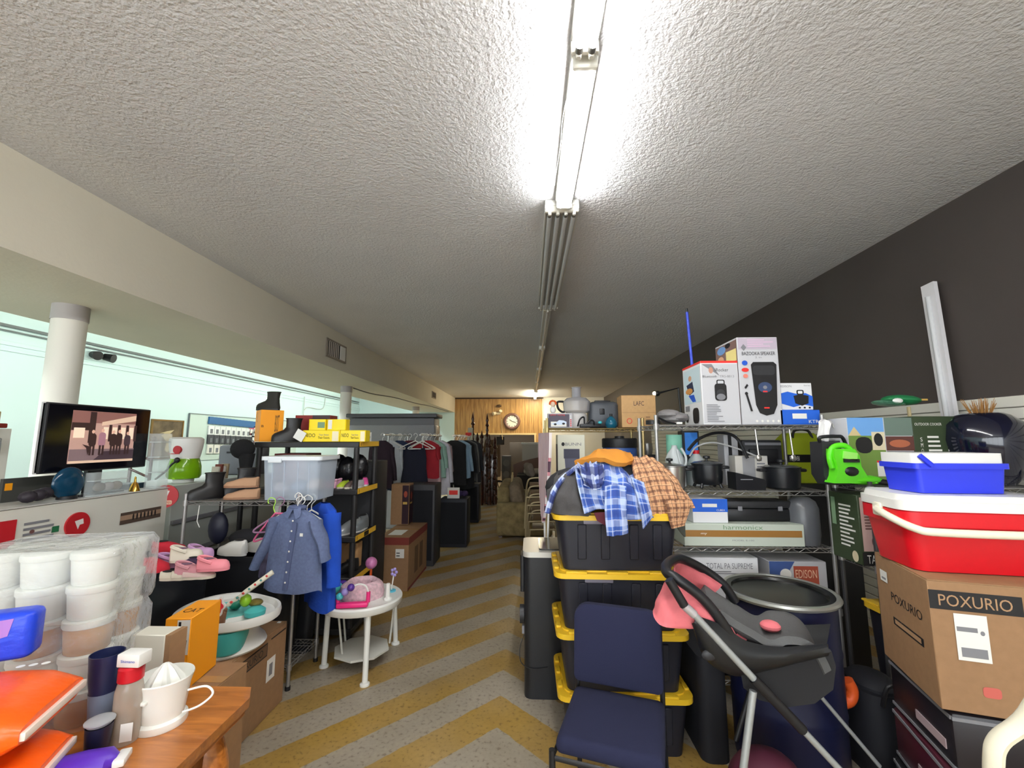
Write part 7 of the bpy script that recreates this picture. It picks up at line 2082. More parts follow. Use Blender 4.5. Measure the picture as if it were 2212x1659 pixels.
for x, y in ((0.19, 0.08), (-0.17, 0.1), (-0.1, -0.12)):
    b = MB(); b.tube([(x * 1.2, y * 1.2, 0.46), (x, y + 0.04, 0.12)], 0.008, mat('grey_white_platform'), 6); b.build('strap', t)
b = MB(); b.box((0.02, -0.235, 0.528), (0.22, 0.05, 0.035), mat('magenta_plastic', (232, 44, 124), 0.35), bev=0.012, rot=rotm(rz=0.18)); b.tube(smooth_path([(-0.08, -0.24, 0.53), (-0.085, -0.24, 0.57)], 3), 0.014, mat('magenta_plastic'), 8); b.tube([(0.125, -0.215, 0.54), (0.125, -0.21, 0.61)], 0.015, mat('magenta_plastic'), 8); b.build('pink_toy_frame', t)
b = MB(); b.tube(smooth_path([(-0.08, -0.24, 0.57), (-0.04, -0.235, 0.61), (0.04, -0.22, 0.66), (0.1, -0.21, 0.65), (0.125, -0.21, 0.6)], 5), 0.006, PW, 6); br = b.build('bead_rail', t)
for (x, y, z), c, n in (((-0.07, -0.245, 0.585), (72, 178, 190), 'teal_bead'), ((-0.035, -0.24, 0.615), (150, 136, 196), 'lilac_bead'), ((0.005, -0.235, 0.645), (84, 52, 140), 'purple_bead')):
    b = MB(); b.ell((x, y, z), (0.026, 0.026, 0.026), mat(n + '_plastic', c, 0.25), 16); b.build('toy_bead', br, n.replace('_', ' '))
b = MB(); b.tube(smooth_path([(-0.27, -0.08, 0.52), (-0.23, -0.02, 0.54), (-0.2, 0.06, 0.56)], 4), 0.028, TEAL, 10); b.ell((-0.25, 0.02, 0.555), (0.05, 0.045, 0.02), mat('pale_pink_page', (226, 190, 190), 0.5), 14); b.ell((-0.2, 0.1, 0.57), (0.05, 0.03, 0.02), mat('purple_bead_plastic'), 12); b.build('teal_book_toy', t)
b = MB(); b.lathe([(0.035, 0.505), (0.035, 0.515), (0.01, 0.518)], mat('sky_base', (90, 190, 216), 0.4), c=(0.19, 0.12, 0), seg=18); b.tube([(0.19, 0.12, 0.515), (0.205, 0.12, 0.63)], 0.005, PW, 6)
for k in range(5):
    b.ell((0.207 + 0.018 * math.cos(k * 1.257), 0.12, 0.65 + 0.024 * math.sin(k * 1.257)), (0.013, 0.008, 0.013), mat('lilac_bead_plastic'), 8)
b.build('flower_stick', t)
b = MB(); b.lathe([(0.03, 0.505), (0.03, 0.515), (0.017, 0.525), (0.015, 0.62), (0.001, 0.625)], PW, c=(0.22, -0.06, 0), seg=16); b.build('white_peg', t)
b = MB(); b.ell((-0.03, 0.26, 0.68), (0.048, 0.048, 0.048), mat('pink_purple_ball', (196, 118, 166), 0.3, noise_amt=0.3, nscale=18), 18); b.tube([(-0.03, 0.26, 0.5), (-0.03, 0.26, 0.64)], 0.01, ORANGEP, 8); b.build('spinning_ball', t)

# ---- big carton on the floor by the racks
w, d, h = 0.36, 0.9, 0.585
t, b = carton('large_carton', 'long brown carton with dark red edges on the aisle floor', 'box', (-1.38 - w / 2, 5.54, 0), w, d, h, CARD)
f = box_face(b, w, d, h, 'right'); RB = mat('brick_red_print', (122, 48, 40), 0.7)
f.rect(0, 0, 1, 0.05, RB).rect(0, 0.86, 1, 1, RB).rect(0.3, 0.2, 0.48, 0.72, mat('dark_kraft')).rect(0.56, 0.2, 0.74, 0.72, mat('dark_kraft'))
f = box_face(b, w, d, h, 'front'); f.rect(0, 0.86, 1, 1, RB)
b.build('carton', t); flaps(t, w, d, h, CARD)
b = MB(); f = Face(b, (0.03, -d / 2 - 0.002, 0.36), (0.1, 0, 0), (0, 0, 0.1)); f.rect(0, 0, 1, 1, PAPER).rect(0.1, 0.2, 0.5, 0.3, INK).rect(0.1, 0.5, 0.5, 0.6, INK); b.build('shipping_label', t, 'white shipping label')
b = MB(); b.box((-0.02, -0.2, h + 0.0065), (0.16, 0.28, 0.002), PAPER); b.build('paper_sheet', t, 'white paper sheet taped on top')
t, b = carton('picture_carton', 'tall carton with a dark picture side, standing on the long brown carton', 'box', (-1.80 + 0.1, 5.88, h + 0.01), 0.24, 0.2, 0.52, CARD, 0)
f = box_face(b, 0.24, 0.2, 0.52, 'right'); f.rect(0.05, 0.02, 0.95, 0.96, mat('dark_plum_print', (50, 30, 40), 0.4)).ell(0.5, 0.7, 0.2, 0.1, mat('rust_print')).rect(0.2, 0.5, 0.7, 0.54, mat('gold_tag'))
f = box_face(b, 0.24, 0.2, 0.52, 'front'); f.rect(0.62, 0.02, 0.98, 0.97, mat('dark_plum_print')).rect(0.66, 0.5, 0.9, 0.56, mat('gold_tag')).ell(0.8, 0.75, 0.1, 0.08, mat('rust_print'))
b.build('carton', t)

# ---- dark speaker cabinets
def cab(label, x0, x1, y0, y1, z1, m):
    t = thing('speaker_cabinet', label, 'speaker', ((x0 + x1) / 2, (y0 + y1) / 2, 0))
    b = MB(); b.box((0, 0, z1 / 2), (x1 - x0, y1 - y0, z1), m, bev=0.012); b.build('cabinet', t)
    b = MB(); b.box((0, -(y1 - y0) / 2 - 0.004, z1 * 0.5), ((x1 - x0) * 0.88, 0.006, z1 * 0.86), mat('black_grille_cloth', (22, 23, 28), 0.95), bev=0.002); b.build('grille', t)
    return t
cab('tall charcoal speaker cabinet between the long brown carton and the clothes racks', -1.80, -1.30, 6.06, 6.5, 1.08, mat('charcoal_vinyl', (48, 48, 52), 0.6))
cab('navy black speaker cabinet standing alone at the far rack end', -1.52, -1.05, 9.16, 9.6, 0.78, mat('navy_black_vinyl', (26, 28, 38), 0.6))
cab('low black speaker cabinet under the black vests', -1.45, -1.0, 7.1, 7.5, 0.75, mat('navy_black_vinyl'))

# ---- clothes racks
def rack(label, x, y0, y1, z):
    t = thing('clothes_rack', label, 'clothes rack', (x, y0, 0))
    b = MB(); b.cyl((0, -0.2, z), (0, y1 - y0 + 0.1, z), 0.013, CHROME, seg=10); b.build('hanging_rail', t)
    for y in (0, y1 - y0):
        b = MB(); b.cyl((0, y, 0.04), (0, y, z), 0.012, CHROME, seg=10); b.build('post', t)
        b = MB(); b.cyl((-0.22, y, 0.045), (0.22, y, 0.045), 0.012, CHROME, seg=8)
        for s_ in (-1, 1):
            b.ell((s_ * 0.22, y, 0.025), (0.02, 0.02, 0.024), BLACK, 10)
        b.build('base', t)
    return t
RZ = 1.77
rack('chrome clothes rack beside the black shelf unit, hung with pale shirts and jeans', -2.16, 6.62, 7.7, RZ)
rack('chrome clothes rack behind the tall speaker cabinet, hung with the navy dress and red top', -1.66, 6.78, 8.1, RZ)
rack('chrome clothes rack at the far end, hung with black vests and jackets', -1.44, 8.36, 10.4, RZ)

def hung(name, label, cat, x, y, w, hem, L_, m, seed, rz=0.0, slv=0.0, d=0.11, neck=0.28, group=None, hang=True, hm=WHITE, hw=None):
    t = thing(name, label, cat, (x, y, RZ - 0.085), rz, group)
    b = MB(); b.loft(garment_rings(w, hem, L_, d, seed, neck, 0.07), m, caps=False, uv=True); b.build('garment_body', t)
    if slv:
        for sx in (-1, 1):
            b = MB(); sleeve(b, sx, w * 0.43, -0.1, slv, 0.13, 0.07, 0.05, m, seed + sx); b.build('sleeve', t)
    if hang:
        hanger('hanger holding the ' + label.split(',')[0].split(' on ')[0].split(' behind')[0].split(' beside')[0], (x, y, RZ - 0.02), rz, hm, (hw or w * 0.9))
    return t
def gm(nm, c, **k): return mat('garment_' + nm, c, 0.95, noise_amt=k.get('n', 0.12), nscale=k.get('s', 9), bump=0.3, bscale=25)
hung('pale_shirt', 'pale grey striped shirt at the near end of the first rack', 'shirt', -2.17, 6.74, 0.36, 0.4, 0.72, gm('pale', (206, 212, 216)), 1, 0.5, 0.5)
hung('navy_cap_jacket', 'dark plum jacket with hood at the near rack end', 'jacket', -2.2, 6.48, 0.32, 0.36, 0.7, gm('plum', (48, 36, 46)), 2, 0.5, 0.5)
hung('denim_dress', 'navy denim dress beside the pale striped shirt', 'dress', -2.08, 6.95, 0.38, 0.44, 0.78, gm('denim', (46, 58, 84)), 3, 0.15)
hung('wine_blouse', 'wine patterned top between the denim dress and the navy slip dress', 'top', -2.0, 7.25, 0.4, 0.46, 0.7, gm('wine', (96, 44, 56), n=0.3), 4, 0.2, 0.3)
hung('white_blouse', 'white blouse at the far end of the first rack', 'blouse', -2.16, 7.5, 0.4, 0.46, 0.7, gm('white', (222, 222, 220)), 5, 0.1, 0.4)
NAVYD = gm('navy', (26, 28, 44))
# navy slip dress with straps on a white hanger
t = thing('slip_dress', 'navy slip dress with thin straps on a white hanger facing the aisle', 'dress', (-1.75, 6.66, RZ - 0.2), 0.0)
b = MB()
rr = []
for z, wl, dd in ((0.0, 0.30, 0.05), (-0.05, 0.33, 0.07), (-0.15, 0.36, 0.09), (-0.3, 0.36, 0.1), (-0.45, 0.4, 0.11), (-0.66, 0.44, 0.12)):
    rr.append([(wl / 2 * math.cos(a), dd / 2 * math.sin(a) + 0.008 * math.sin(5 * a + z * 9), z - (0.09 * max(0, -math.sin(a)) * max(0, 1 - abs(math.cos(a)) * 1.4) if z == 0 else 0)) for a in [2 * PI * j / 28 for j in range(28)]])
b.loft(rr, NAVYD, caps=False); b.build('dress_body', t)
for sx in (-1, 1):
    b = MB(); b.tube([(sx * 0.13, -0.01, -0.01), (sx * 0.12, 0, 0.05), (sx * 0.13, 0.012, -0.01)], 0.012, NAVYD, 8, flat=0.5); b.build('shoulder_strap', t)
hanger('white plastic hanger carrying the navy slip dress', (-1.75, 6.66, RZ - 0.02), 0.0, WHITE, 0.46)
hung('red_blouse', 'red short sleeved top just behind the navy slip dress', 'top', -1.62, 6.86, 0.42, 0.44, 0.58, gm('red', (158, 36, 46)), 7, -0.12, 0.2)
hung('blush_dress', 'blush pink dress showing below the red top', 'dress', -1.6, 7.0, 0.36, 0.4, 0.78, gm('blush', (212, 178, 182)), 8, -0.1)
hung('mint_blouse', 'mint green blouse behind the red top', 'blouse', -1.56, 7.16, 0.38, 0.42, 0.6, gm('mint', (150, 186, 170)), 9, -0.15, 0.35)
hung('white_robe', 'long white robe hanging lowest beside the black vest', 'robe', -1.52, 7.36, 0.36, 0.44, 0.9, gm('robe', (214, 212, 222)), 10, -0.2, 0.6)
hung('pink_cardigan', 'pale pink cardigan behind the long white robe', 'cardigan', -1.58, 7.6, 0.42, 0.44, 0.65, gm('cardi', (206, 172, 176)), 11, 0.0, 0.45)
hung('grey_blouse', 'grey print blouse at the far end of the second rack', 'blouse', -1.62, 7.85, 0.42, 0.44, 0.65, gm('greyp', (150, 150, 152), n=0.3), 12, 0.0, 0.45)
hung('black_vest', 'black quilted vest first on the far rack', 'vest', -1.42, 8.22, 0.46, 0.5, 0.82, gm('black', (34, 34, 36)), 13, 0.05, 0, 0.16)
hung('blue_shirt', 'light blue shirt peeking between the black vest and the black jacket', 'shirt', -1.36, 8.5, 0.44, 0.46, 0.72, gm('ltblue', (150, 178, 200)), 14, 0.1, 0.5)
hung('black_jacket', 'black jacket with a small white chest mark on the far rack', 'jacket', -1.35, 8.8, 0.48, 0.5, 0.95, gm('black2', (30, 31, 34)), 15, 0.0, 0.55, 0.17)
hung('grey_jacket', 'charcoal grey jacket behind the black one on the far rack', 'jacket', -1.36, 9.2, 0.48, 0.5, 0.85, gm('char', (80, 82, 86)), 16, 0.0, 0.6, 0.16)
hung('pale_jacket', 'pale grey jacket between the two dark ones on the far rack', 'jacket', -1.38, 9.65, 0.46, 0.5, 0.9, gm('pgrey', (150, 154, 154)), 17, 0.0, 0.6, 0.15)
hung('slate_coat', 'slate coat last on the far rack', 'coat', -1.36, 10.1, 0.5, 0.52, 1.0, gm('slate', (64, 66, 72)), 18, 0.0, 0.6, 0.17)
for k in range(6):
    hanger('empty white hanger clustered on the first rack', (-2.16, 6.72 + 0.06 * k + (0.25 if k > 2 else 0), RZ - 0.02), 0.25 * (-1) ** k, WHITE, 0.38, 'empty hangers on the first rack')
for k in range(5):
    hanger('empty pale hanger clustered above the navy slip dress', (-1.66, 6.7 + 0.07 * k, RZ - 0.02), 0.35 * (-1) ** k, WHITE, 0.4, 'empty hangers on the second rack')
for k in range(8):
    hanger('empty wire hanger on the far rack', (-1.44, 8.3 + 0.21 * k, RZ - 0.02), 0.2 * (-1) ** k, CHROME, 0.38, 'empty hangers on the far rack')
REDC = mat('fluorescent_red_card', (240, 60, 52), 0.6)
b = MB(); b.box((0, 0, 0), (0.14, 0.006, 0.08), REDC)
p = P(1018, 934, y=10.36)
solo('red_card', b, 'fluorescent red card clipped on the far end of the rack', 'sign', (-1.44, 10.3, RZ + 0.054))
b = MB(); b.box((0, 0, 0.08), (0.2, 0.01, 0.18), PAPER); b.box((0.0, -0.007, 0.09), (0.14, 0.004, 0.07), REDC)
solo('sale_card', b, 'white card with a red patch standing on the low black speaker cabinet', 'sign', (-1.24, 7.2, 0.751))
b = MB()
for k in range(4):
    b.ell((-0.12 + 0.08 * k, 0.0, 0.05), (0.06, 0.08, 0.05), mat('violet_cloth', (62, 46, 84), 0.9), 12)
solo('purple_cloth', b, 'dark purple cloth heaped on the low black speaker cabinet', 'cloth', (-1.2, 7.38, 0.755))

# ---- wrapped furniture
t = thing('wrapped_wardrobe', 'grey wardrobe wrapped in stretch film behind the clothes racks', 'wardrobe', (-2.72, 8.75, 0))
b = MB(); b.box((0, 0, 1.06), (1.7, 0.5, 2.12), mat('grey_furniture', (112, 112, 116), 0.5), bev=0.01); b.build('carcass', t)
b = MB(); b.box((0, -0.01, 2.17), (1.82, 0.58, 0.08), mat('grey_cornice', (84, 84, 88), 0.5), bev=0.02); b.build('cornice', t)
b = MB(); b.box((0, 0, 1.0), (1.73, 0.54, 1.98), film_mat('stretch_wrap', (206, 206, 210), 0.35, 0.15, 1.0, 5), bev=0.03); b.build('film', t)

# ---- carved bed parts
t = thing('carved_bed', 'dark carved bed posts and rails bundled upright by the opening', 'bed', (-1.42, 11.7, 0))
def spindle(x, y, h, r, nm='bed_post', finial=True):
    b = MB()
    prof = [(r, 0), (r, h * 0.12)]
    n = int(h / 0.16)
    for k in range(n):
        z = h * 0.12 + (h * 0.83) * k / n
        prof += [(r * 0.55, z + 0.01), (r * (1.15 if k % 2 else 0.85), z + 0.05), (r * 0.6, z + 0.1)]
    prof += [(r * 0.5, h * 0.95), (0.002, h)]
    b.lathe(prof, DWOOD, c=(x, y, 0), seg=12)
    b.build(nm, t)
for x, y, h, r in ((-0.1, 0.0, 2.46, 0.05), (0.28, 0.1, 2.42, 0.05), (0.04, -0.1, 1.9, 0.06), (0.16, -0.12, 1.95, 0.05), (0.36, -0.05, 1.85, 0.055), (0.5, 0.05, 1.8, 0.06)):
    spindle(x, y, h, r)
for k, (x, h, ww) in enumerate(((0.1, 1.35, 0.5), (0.28, 1.3, 0.55))):
    b = MB(); b.box((x, 0.2 + 0.08 * k, h / 2), (ww, 0.05, h), DWOOD, bev=0.01); b.build('headboard_panel', t)
b = MB()
p = P(1012, 1000, y=11.2)
b.box((0, 0, 1.0), (0.12, 0.1, 2.0), mat('cream_post_paint', (206, 200, 180), 0.6))
solo('cream_post', b, 'cream square post at the rack end before the carved bed', 'post', (-1.5, 11.1, 0))
b = MB(); b.box((0, 0, 0.9), (0.5, 0.04, 1.8), mat('pale_board', (214, 210, 200), 0.6), rot=rotm(ry=0.14))
solo('pale_board', b, 'pale board leaning behind the carved bed posts', 'board', (-1.6, 12.2, 0.04))

# bicycle
t = thing('bicycle', 'small bicycle, only a black tyred wheel showing past the carved bed', 'bicycle', (-0.95, 12.5, 0))
def wheel(c):
    b = MB(); b.tube([(c[0] + 0.25 * math.cos(a), c[1], 0.285 + 0.25 * math.sin(a)) for a in [2 * PI * k / 28 for k in range(28)]], 0.028, BLACK, 8, closed=True)
    for k in range(12):
        a = 2 * PI * k / 12
        b.tube([(c[0], c[1], 0.285), (c[0] + 0.235 * math.cos(a), c[1], 0.285 + 0.235 * math.sin(a))], 0.002, CHROME, 4)
    b.build('wheel', t)
wheel((0.1, 0, 0)); wheel((-0.75, 0.1, 0))
b = MB(); b.tube([(0.1, 0, 0.285), (-0.0, 0.02, 0.65)], 0.015, DARK, 8); b.tube([(0.0, 0.02, 0.6), (-0.4, 0.06, 0.55), (-0.75, 0.1, 0.285), (-0.35, 0.05, 0.28), (0.0, 0.02, 0.6)], 0.014, DARK, 8); b.build('frame', t)
b = MB(); b.tube([(-0.02, -0.2, 0.72), (0.0, 0.02, 0.68), (-0.02, 0.24, 0.72)], 0.012, CHROME, 8); b.build('handlebar', t)

# ---- sofa
SOFA = mat('olive_floral_upholstery', (150, 132, 92), 0.95, noise_amt=0.35, nscale=9)
CUSH = mat('taupe_floral_cushion', (142, 126, 104), 0.95, noise_amt=0.28, nscale=12)
t = thing('sofa', 'olive floral sofa seen end-on beside the aisle', 'sofa', (-0.09, 8.9, 0))
b = MB(); b.box((0.05, 0, 0.26), (0.86, 1.76, 0.3), SOFA, bev=0.03); b.build('base', t)
for y in (-1.0, 1.0):
    b = MB(); b.box((0, y, 0.31), (0.98, 0.24, 0.56), SOFA, bev=0.05, seg=3); b.build('armrest', t)
b = MB(); b.box((-0.38, 0, 0.55), (0.22, 1.76, 0.62), SOFA, bev=0.08, seg=4); b.build('backrest', t)
for y in (-0.58, 0.0, 0.58):
    b = MB(); b.box((-0.16, y, 0.66), (0.24, 0.56, 0.46), CUSH, bev=0.1, seg=4, rot=rotm(ry=-0.22)); b.build('back_cushion', t)
    b = MB(); b.box((0.16, y, 0.46), (0.6, 0.57, 0.14), CUSH, bev=0.04, seg=3); b.build('seat_cushion', t)
for x in (-0.42, 0.42):
    for y in (-1.02, 1.02):
        b = MB(); b.box((x, y, 0.02), (0.06, 0.06, 0.06), DWOOD); b.build('foot', t)
b = MB(); b.box((0, 0, 0.0), (0.14, 0.36, 0.3), mat('grey_pillow', (150, 138, 126), 0.95, noise_amt=0.2), bev=0.07, seg=4)
solo('throw_pillow', b, 'taupe pillow piled highest on the sofa back', 'pillow', (0.0, 9.45, 1.06), 0.3, None, 0, -0.3)
b = MB(); b.box((0, 0, 0), (0.03, 0.5, 0.03), PALEW, rot=rotm(rx=0.35))
solo('pale_stick', b, 'pale stick lying across the sofa back', 'stick', (-0.35, 9.0, 0.92))

# ---- stacked tube chairs
BEIGET = mat('beige_tube_enamel', (178, 162, 126), 0.4, 0.2)
def tube_chair():
    t = thing('stacking_chair', 'x', 'chair')
    b = MB(); b.tube(smooth_path([(-0.22, 0.18, 0.0), (-0.2, -0.02, 0.42), (-0.18, -0.2, 0.62), (-0.12, -0.22, 0.69), (0.12, -0.22, 0.69), (0.18, -0.2, 0.62), (0.2, -0.02, 0.42), (0.22, 0.18, 0.0)], 5), 0.012, BEIGET, 8); b.build('back_frame', t)
    b = MB(); b.tube(smooth_path([(-0.22, -0.25, 0.0), (-0.2, -0.2, 0.38), (-0.16, -0.19, 0.42), (0.16, -0.19, 0.42), (0.2, -0.2, 0.38), (0.22, -0.25, 0.0)], 5), 0.012, BEIGET, 8); b.build('leg_frame', t)
    b = MB(); b.box((0, 0.02, 0.44), (0.32, 0.3, 0.03), mat('brown_seat_vinyl', (104, 84, 60), 0.5), bev=0.012); b.build('seat', t)
    b = MB(); b.box((0, -0.2, 0.6), (0.3, 0.02, 0.08), mat('brown_seat_vinyl'), bev=0.008, rot=rotm(rx=0.3)); b.build('backrest', t)
    return t
c0 = tube_chair()
labs = ['lowest beige tube chair of the stack beside the sofa', 'second beige tube chair up in the stack beside the sofa', 'middle beige tube chair of the stack beside the sofa', 'fourth beige tube chair up in the stack beside the sofa', 'topmost beige tube chair of the stack beside the sofa']
for k, lab in enumerate(labs):
    loc = (0.2 - 0.012 * k, 6.6 - 0.015 * k, 0.115 * k)
    if k == 0:
        place(c0, loc); c0['label'] = lab; c0['group'] = 'stacked beige tube chairs'
    else:
        dup(c0, loc, label=lab, group='stacked beige tube chairs')

# ---- far things by the opening
cx, _, w, h = fit(1128, 1175, 958, 996, 13.0)
t, b = carton('white_freezer', 'white boxy cabinet top raised on dark wood in front of the opening', 'cabinet', (cx + 0.1, 13.3, 0), w + 0.2, 0.6, P(1150, 960, y=13.0).z, mat('grey_white_cabinet', (186, 182, 170), 0.5))
b.build('body', t)
b = MB(); b.box((0, -0.0, P(1150, 960, y=13.0).z + 0.03), (w + 0.26, 0.66, 0.06), OFFW, bev=0.01); b.build('lid', t)
t = thing('brown_headboard', 'reddish brown curved headboard before the white cabinet', 'headboard', (0.0, 12.6, 0))
b = MB(); prf = [(-0.45, 0.0), (0.5, 0.0), (0.5, 1.22)] + [(0.5 - 0.95 * k / 10, 1.22 - 0.22 * (k / 10) ** 1.5) for k in range(1, 11)]
b.prism(prf, -0.03, 0.03, mat('reddish_headboard', (112, 78, 58), 0.5)); b.build('panel', t)
b = MB(); b.box((0, 0, 0.07), (0.55, 0.3, 0.14), mat('pale_bedding', (190, 178, 160), 0.9), bev=0.05, seg=3)
b2 = MB(); b2.box((0, 0, 0.39), (0.9, 0.9, 0.78), mat('dark_mattress_base', (44, 40, 38), 0.8), bev=0.03)
solo('dark_chest', b2, 'dark chest holding the pale pillow in front of the headboard', 'chest', (0.12, 12.0, 0))
solo('pale_pillow', b, 'pale pillow on the dark chest in front of the headboard', 'pillow', (0.12, 12.0, 0.78))
t = thing('tower_speaker', 'black tower speaker in the opening of the panelled wall', 'speaker', (P(1094, 1010, y=17.4).x, 17.5, 0))
b = MB(); b.box((0, 0, 0.53), (0.36, 0.4, 1.06), BLACK, bev=0.01); b.build('cabinet', t)
for z in (0.34, 0.78):
    b = MB(); b.cyl((0, -0.2, z), (0, -0.21, z), 0.13, DARK, seg=24); b.build('cone', t)
b = MB(); b.box((0, 0, 0.0), (0.34, 0.25, 0.36), mat('dark_monitor', (40, 40, 44), 0.4), bev=0.01); b.tube([(0, 0.0, 0.18), (0, 0, 0.7)], 0.02, DARK, 8)
solo('ceiling_monitor', b, 'dark monitor hung inside the opening of the panelled wall', 'monitor', (P(1081, 952, y=19.5).x, 19.5, P(1081, 952, y=19.5).z))
b = MB(); b.box((0, 0, 0.78), (0.9, 0.5, 1.56), mat('grey_counter', (130, 126, 118), 0.6), bev=0.01)
solo('grey_cabinet', b, 'grey cabinet deep inside the back room', 'cabinet', (-0.5, 21.5, 0))
b = MB(); b.box((0, 0, 0.85), (1.1, 0.5, 1.7), mat('brown_grey_cabinet', (104, 90, 76), 0.6), bev=0.01)
solo('brown_cabinet', b, 'brown grey cabinet beside the doorway inside the back room', 'cabinet', (-1.9, 20.5, 0))

# ---- on the far wire shelf: processor, cooler, cartons
Y1 = 4.1
Z = 1.81
cx, _, w, h = fit(1183, 1236, 889, 921, Y1 + 0.02)
t, b = carton('toy_car_box', 'small toy car carton at the near end of the warm lit shelf', 'box', (cx + 0.002, Y1 + 0.1, Z), w, 0.14, h, mat('silver_print', (186, 184, 190), 0.4))
f = box_face(b, w, 0.14, h, 'front'); f.rect(0.03, 0.05, 0.88, 0.92, mat('dusk_print', (74, 66, 80), 0.5)).text(0.08, 0.8, 0.7, 0.94, 'cyber racing', REDINK).rect(0.12, 0.08, 0.76, 0.42, PAPER).poly([(0.16, 0.3), (0.34, 0.36), (0.46, 0.52), (0.64, 0.5), (0.76, 0.4), (0.76, 0.28), (0.5, 0.2), (0.2, 0.22)], mat('pale_blue_car', (206, 220, 240), 0.4)).ell(0.3, 0.24, 0.06, 0.07, INK, 12).ell(0.64, 0.28, 0.06, 0.07, INK, 12)
for k in range(6):
    f.rect(0.91, 0.1 + k * 0.13, 0.96, 0.18 + k * 0.13, REDINK if k < 4 else PAPER)
b.build('carton', t)
t = thing('clown_doll', 'tiny doll with orange hair sitting on the toy car carton', 'doll', (cx - 0.06, Y1 + 0.1, Z + h + 0.001))
b = MB(); b.ell((0, 0, 0.035), (0.03, 0.025, 0.035), WHITE, 10); b.build('body', t)
b = MB(); b.ell((0, 0, 0.085), (0.024, 0.022, 0.024), mat('doll_skin', (236, 206, 180), 0.6), 12); b.build('head', t)
b = MB()
for k in range(9):
    a = PI * k / 8
    b.ell((0.03 * math.cos(a), 0.002, 0.092 + 0.03 * math.sin(a)), (0.01, 0.01, 0.01), mat('orange_hair', (214, 92, 40), 0.8), 8)
b.build('hair', t)
px_, _, w, h = fit(1238, 1262, 838, 921, Y1 + 0.16)
t = thing('food_processor', 'large clear food processor with a tall feed tube on the warm lit shelf', 'food processor', (P(1246, 900, y=4.33).x, 4.34, Z))
b = MB(); b.lathe([(0.1, 0), (0.105, 0.01), (0.1, 0.13), (0.085, 0.15), (0.001, 0.15)], mat('processor_cream', (216, 212, 208), 0.35), seg=28); b.build('motor_base', t)
BOWLM = film_mat('smoky_bowl', (176, 176, 184), 0.45, 0.08, 0.05)
b = MB(); b.lathe([(0.1, 0.151), (0.128, 0.17), (0.135, 0.26), (0.135, 0.265), (0.1, 0.3), (0.04, 0.31)], BOWLM, seg=32); b.build('bowl', t)
b = MB(); b.lathe([(0.045, 0.305), (0.045, 0.4), (0.052, 0.405), (0.052, 0.41), (0.03, 0.41), (0.03, 0.31)], BOWLM, seg=20); b.build('feed_tube', t)
b = MB(); b.tube(smooth_path([(-0.13, -0.02, 0.265), (-0.19, -0.02, 0.26), (-0.185, -0.02, 0.2), (-0.15, -0.02, 0.165), (-0.12, -0.02, 0.165)], 4), 0.011, BLACK, 8); b.build('handle', t)
cx, _, w, h = fit(1262, 1332, 862, 921, 4.3)
t = thing('carrying_case', 'dark grey rounded case on the warm lit shelf behind the blue bulb', 'case', (cx + 0.045, 4.45, Z))
b = MB(); b.box((0, 0, h / 2), (w * 0.95, 0.2, h), mat('graphite_shell', (78, 82, 88), 0.4), bev=0.05, seg=4); b.build('shell', t)
b = MB(); b.box((-0.02, -0.102, h * 0.62), (0.05, 0.01, 0.06), BLACK, bev=0.006); b.build('latch', t)
b = MB(); b.box((0, 0, h + 0.008), (w * 0.5, 0.05, 0.016), DARK, bev=0.006); b.build('handle', t)
t = thing('blue_bulb', 'blue glass bulb with a black stopper on the warm lit shelf', 'bottle', (P(1320, 905, y=4.2).x, 4.2, Z))
b = MB(); b.lathe([(0.04, 0), (0.056, 0.02), (0.058, 0.05), (0.04, 0.09), (0.014, 0.11)], mat('teal_blue_glass', (32, 110, 140), 0.1, trans=0.3), seg=24); b.build('bulb', t)
b = MB(); b.cyl((0, 0, 0.11), (0, 0, 0.135), 0.014, BLACK, seg=12); b.build('stopper', t)
b = MB()
b.tube(smooth_path([(-0.12, 0, 0.015), (-0.1, -0.02, 0.08), (-0.06, 0, 0.1), (-0.05, 0.01, 0.03), (0.0, 0, 0.07), (0.03, -0.02, 0.06), (0.04, 0, 0.02), (0.1, 0, 0.03)], 6), 0.008, BLACK, 8)
b.box((0.0, 0.02, 0.02), (0.2, 0.06, 0.036), BLACK, bev=0.01); b.ell((0.09, -0.01, 0.05), (0.02, 0.014, 0.014), mat('aqua_plug', (70, 190, 200), 0.4), 10)
solo('cable_bundle', b, 'black cables and adapter with an aqua plug in front of the food processor', 'cable', (P(1275, 905, y=4.15).x, 4.15, Z))
cx, _, w, h = fit(1350, 1424, 853, 917, 3.98)
h = P(1385, 853, y=4.06).z - Z
t, b = carton('tan_carton', 'tan cardboard carton with black and red print at the end of the warm lit shelf', 'box', (cx + 0.02, 4.29, Z + 0.004), 0.32, 0.26, h, CARDL, -0.04)
f = box_face(b, 0.32, 0.26, h, 'front'); f.rect(0.0, 0.46, 1, 0.468, CARD).text(0.36, 0.68, 0.66, 0.82, 'LAFC', mat('dark_brown_print')).ell(0.22, 0.2, 0.08, 0.09, REDINK, 14).ell(0.22, 0.2, 0.06, 0.07, CARDL, 14).ell(0.58, 0.28, 0.03, 0.03, CARD, 10).lines(0.7, 0.2, 0.9, 0.36, 2, CARD)
b.build('carton', t); flaps(t, 0.32, 0.26, h, CARDL)
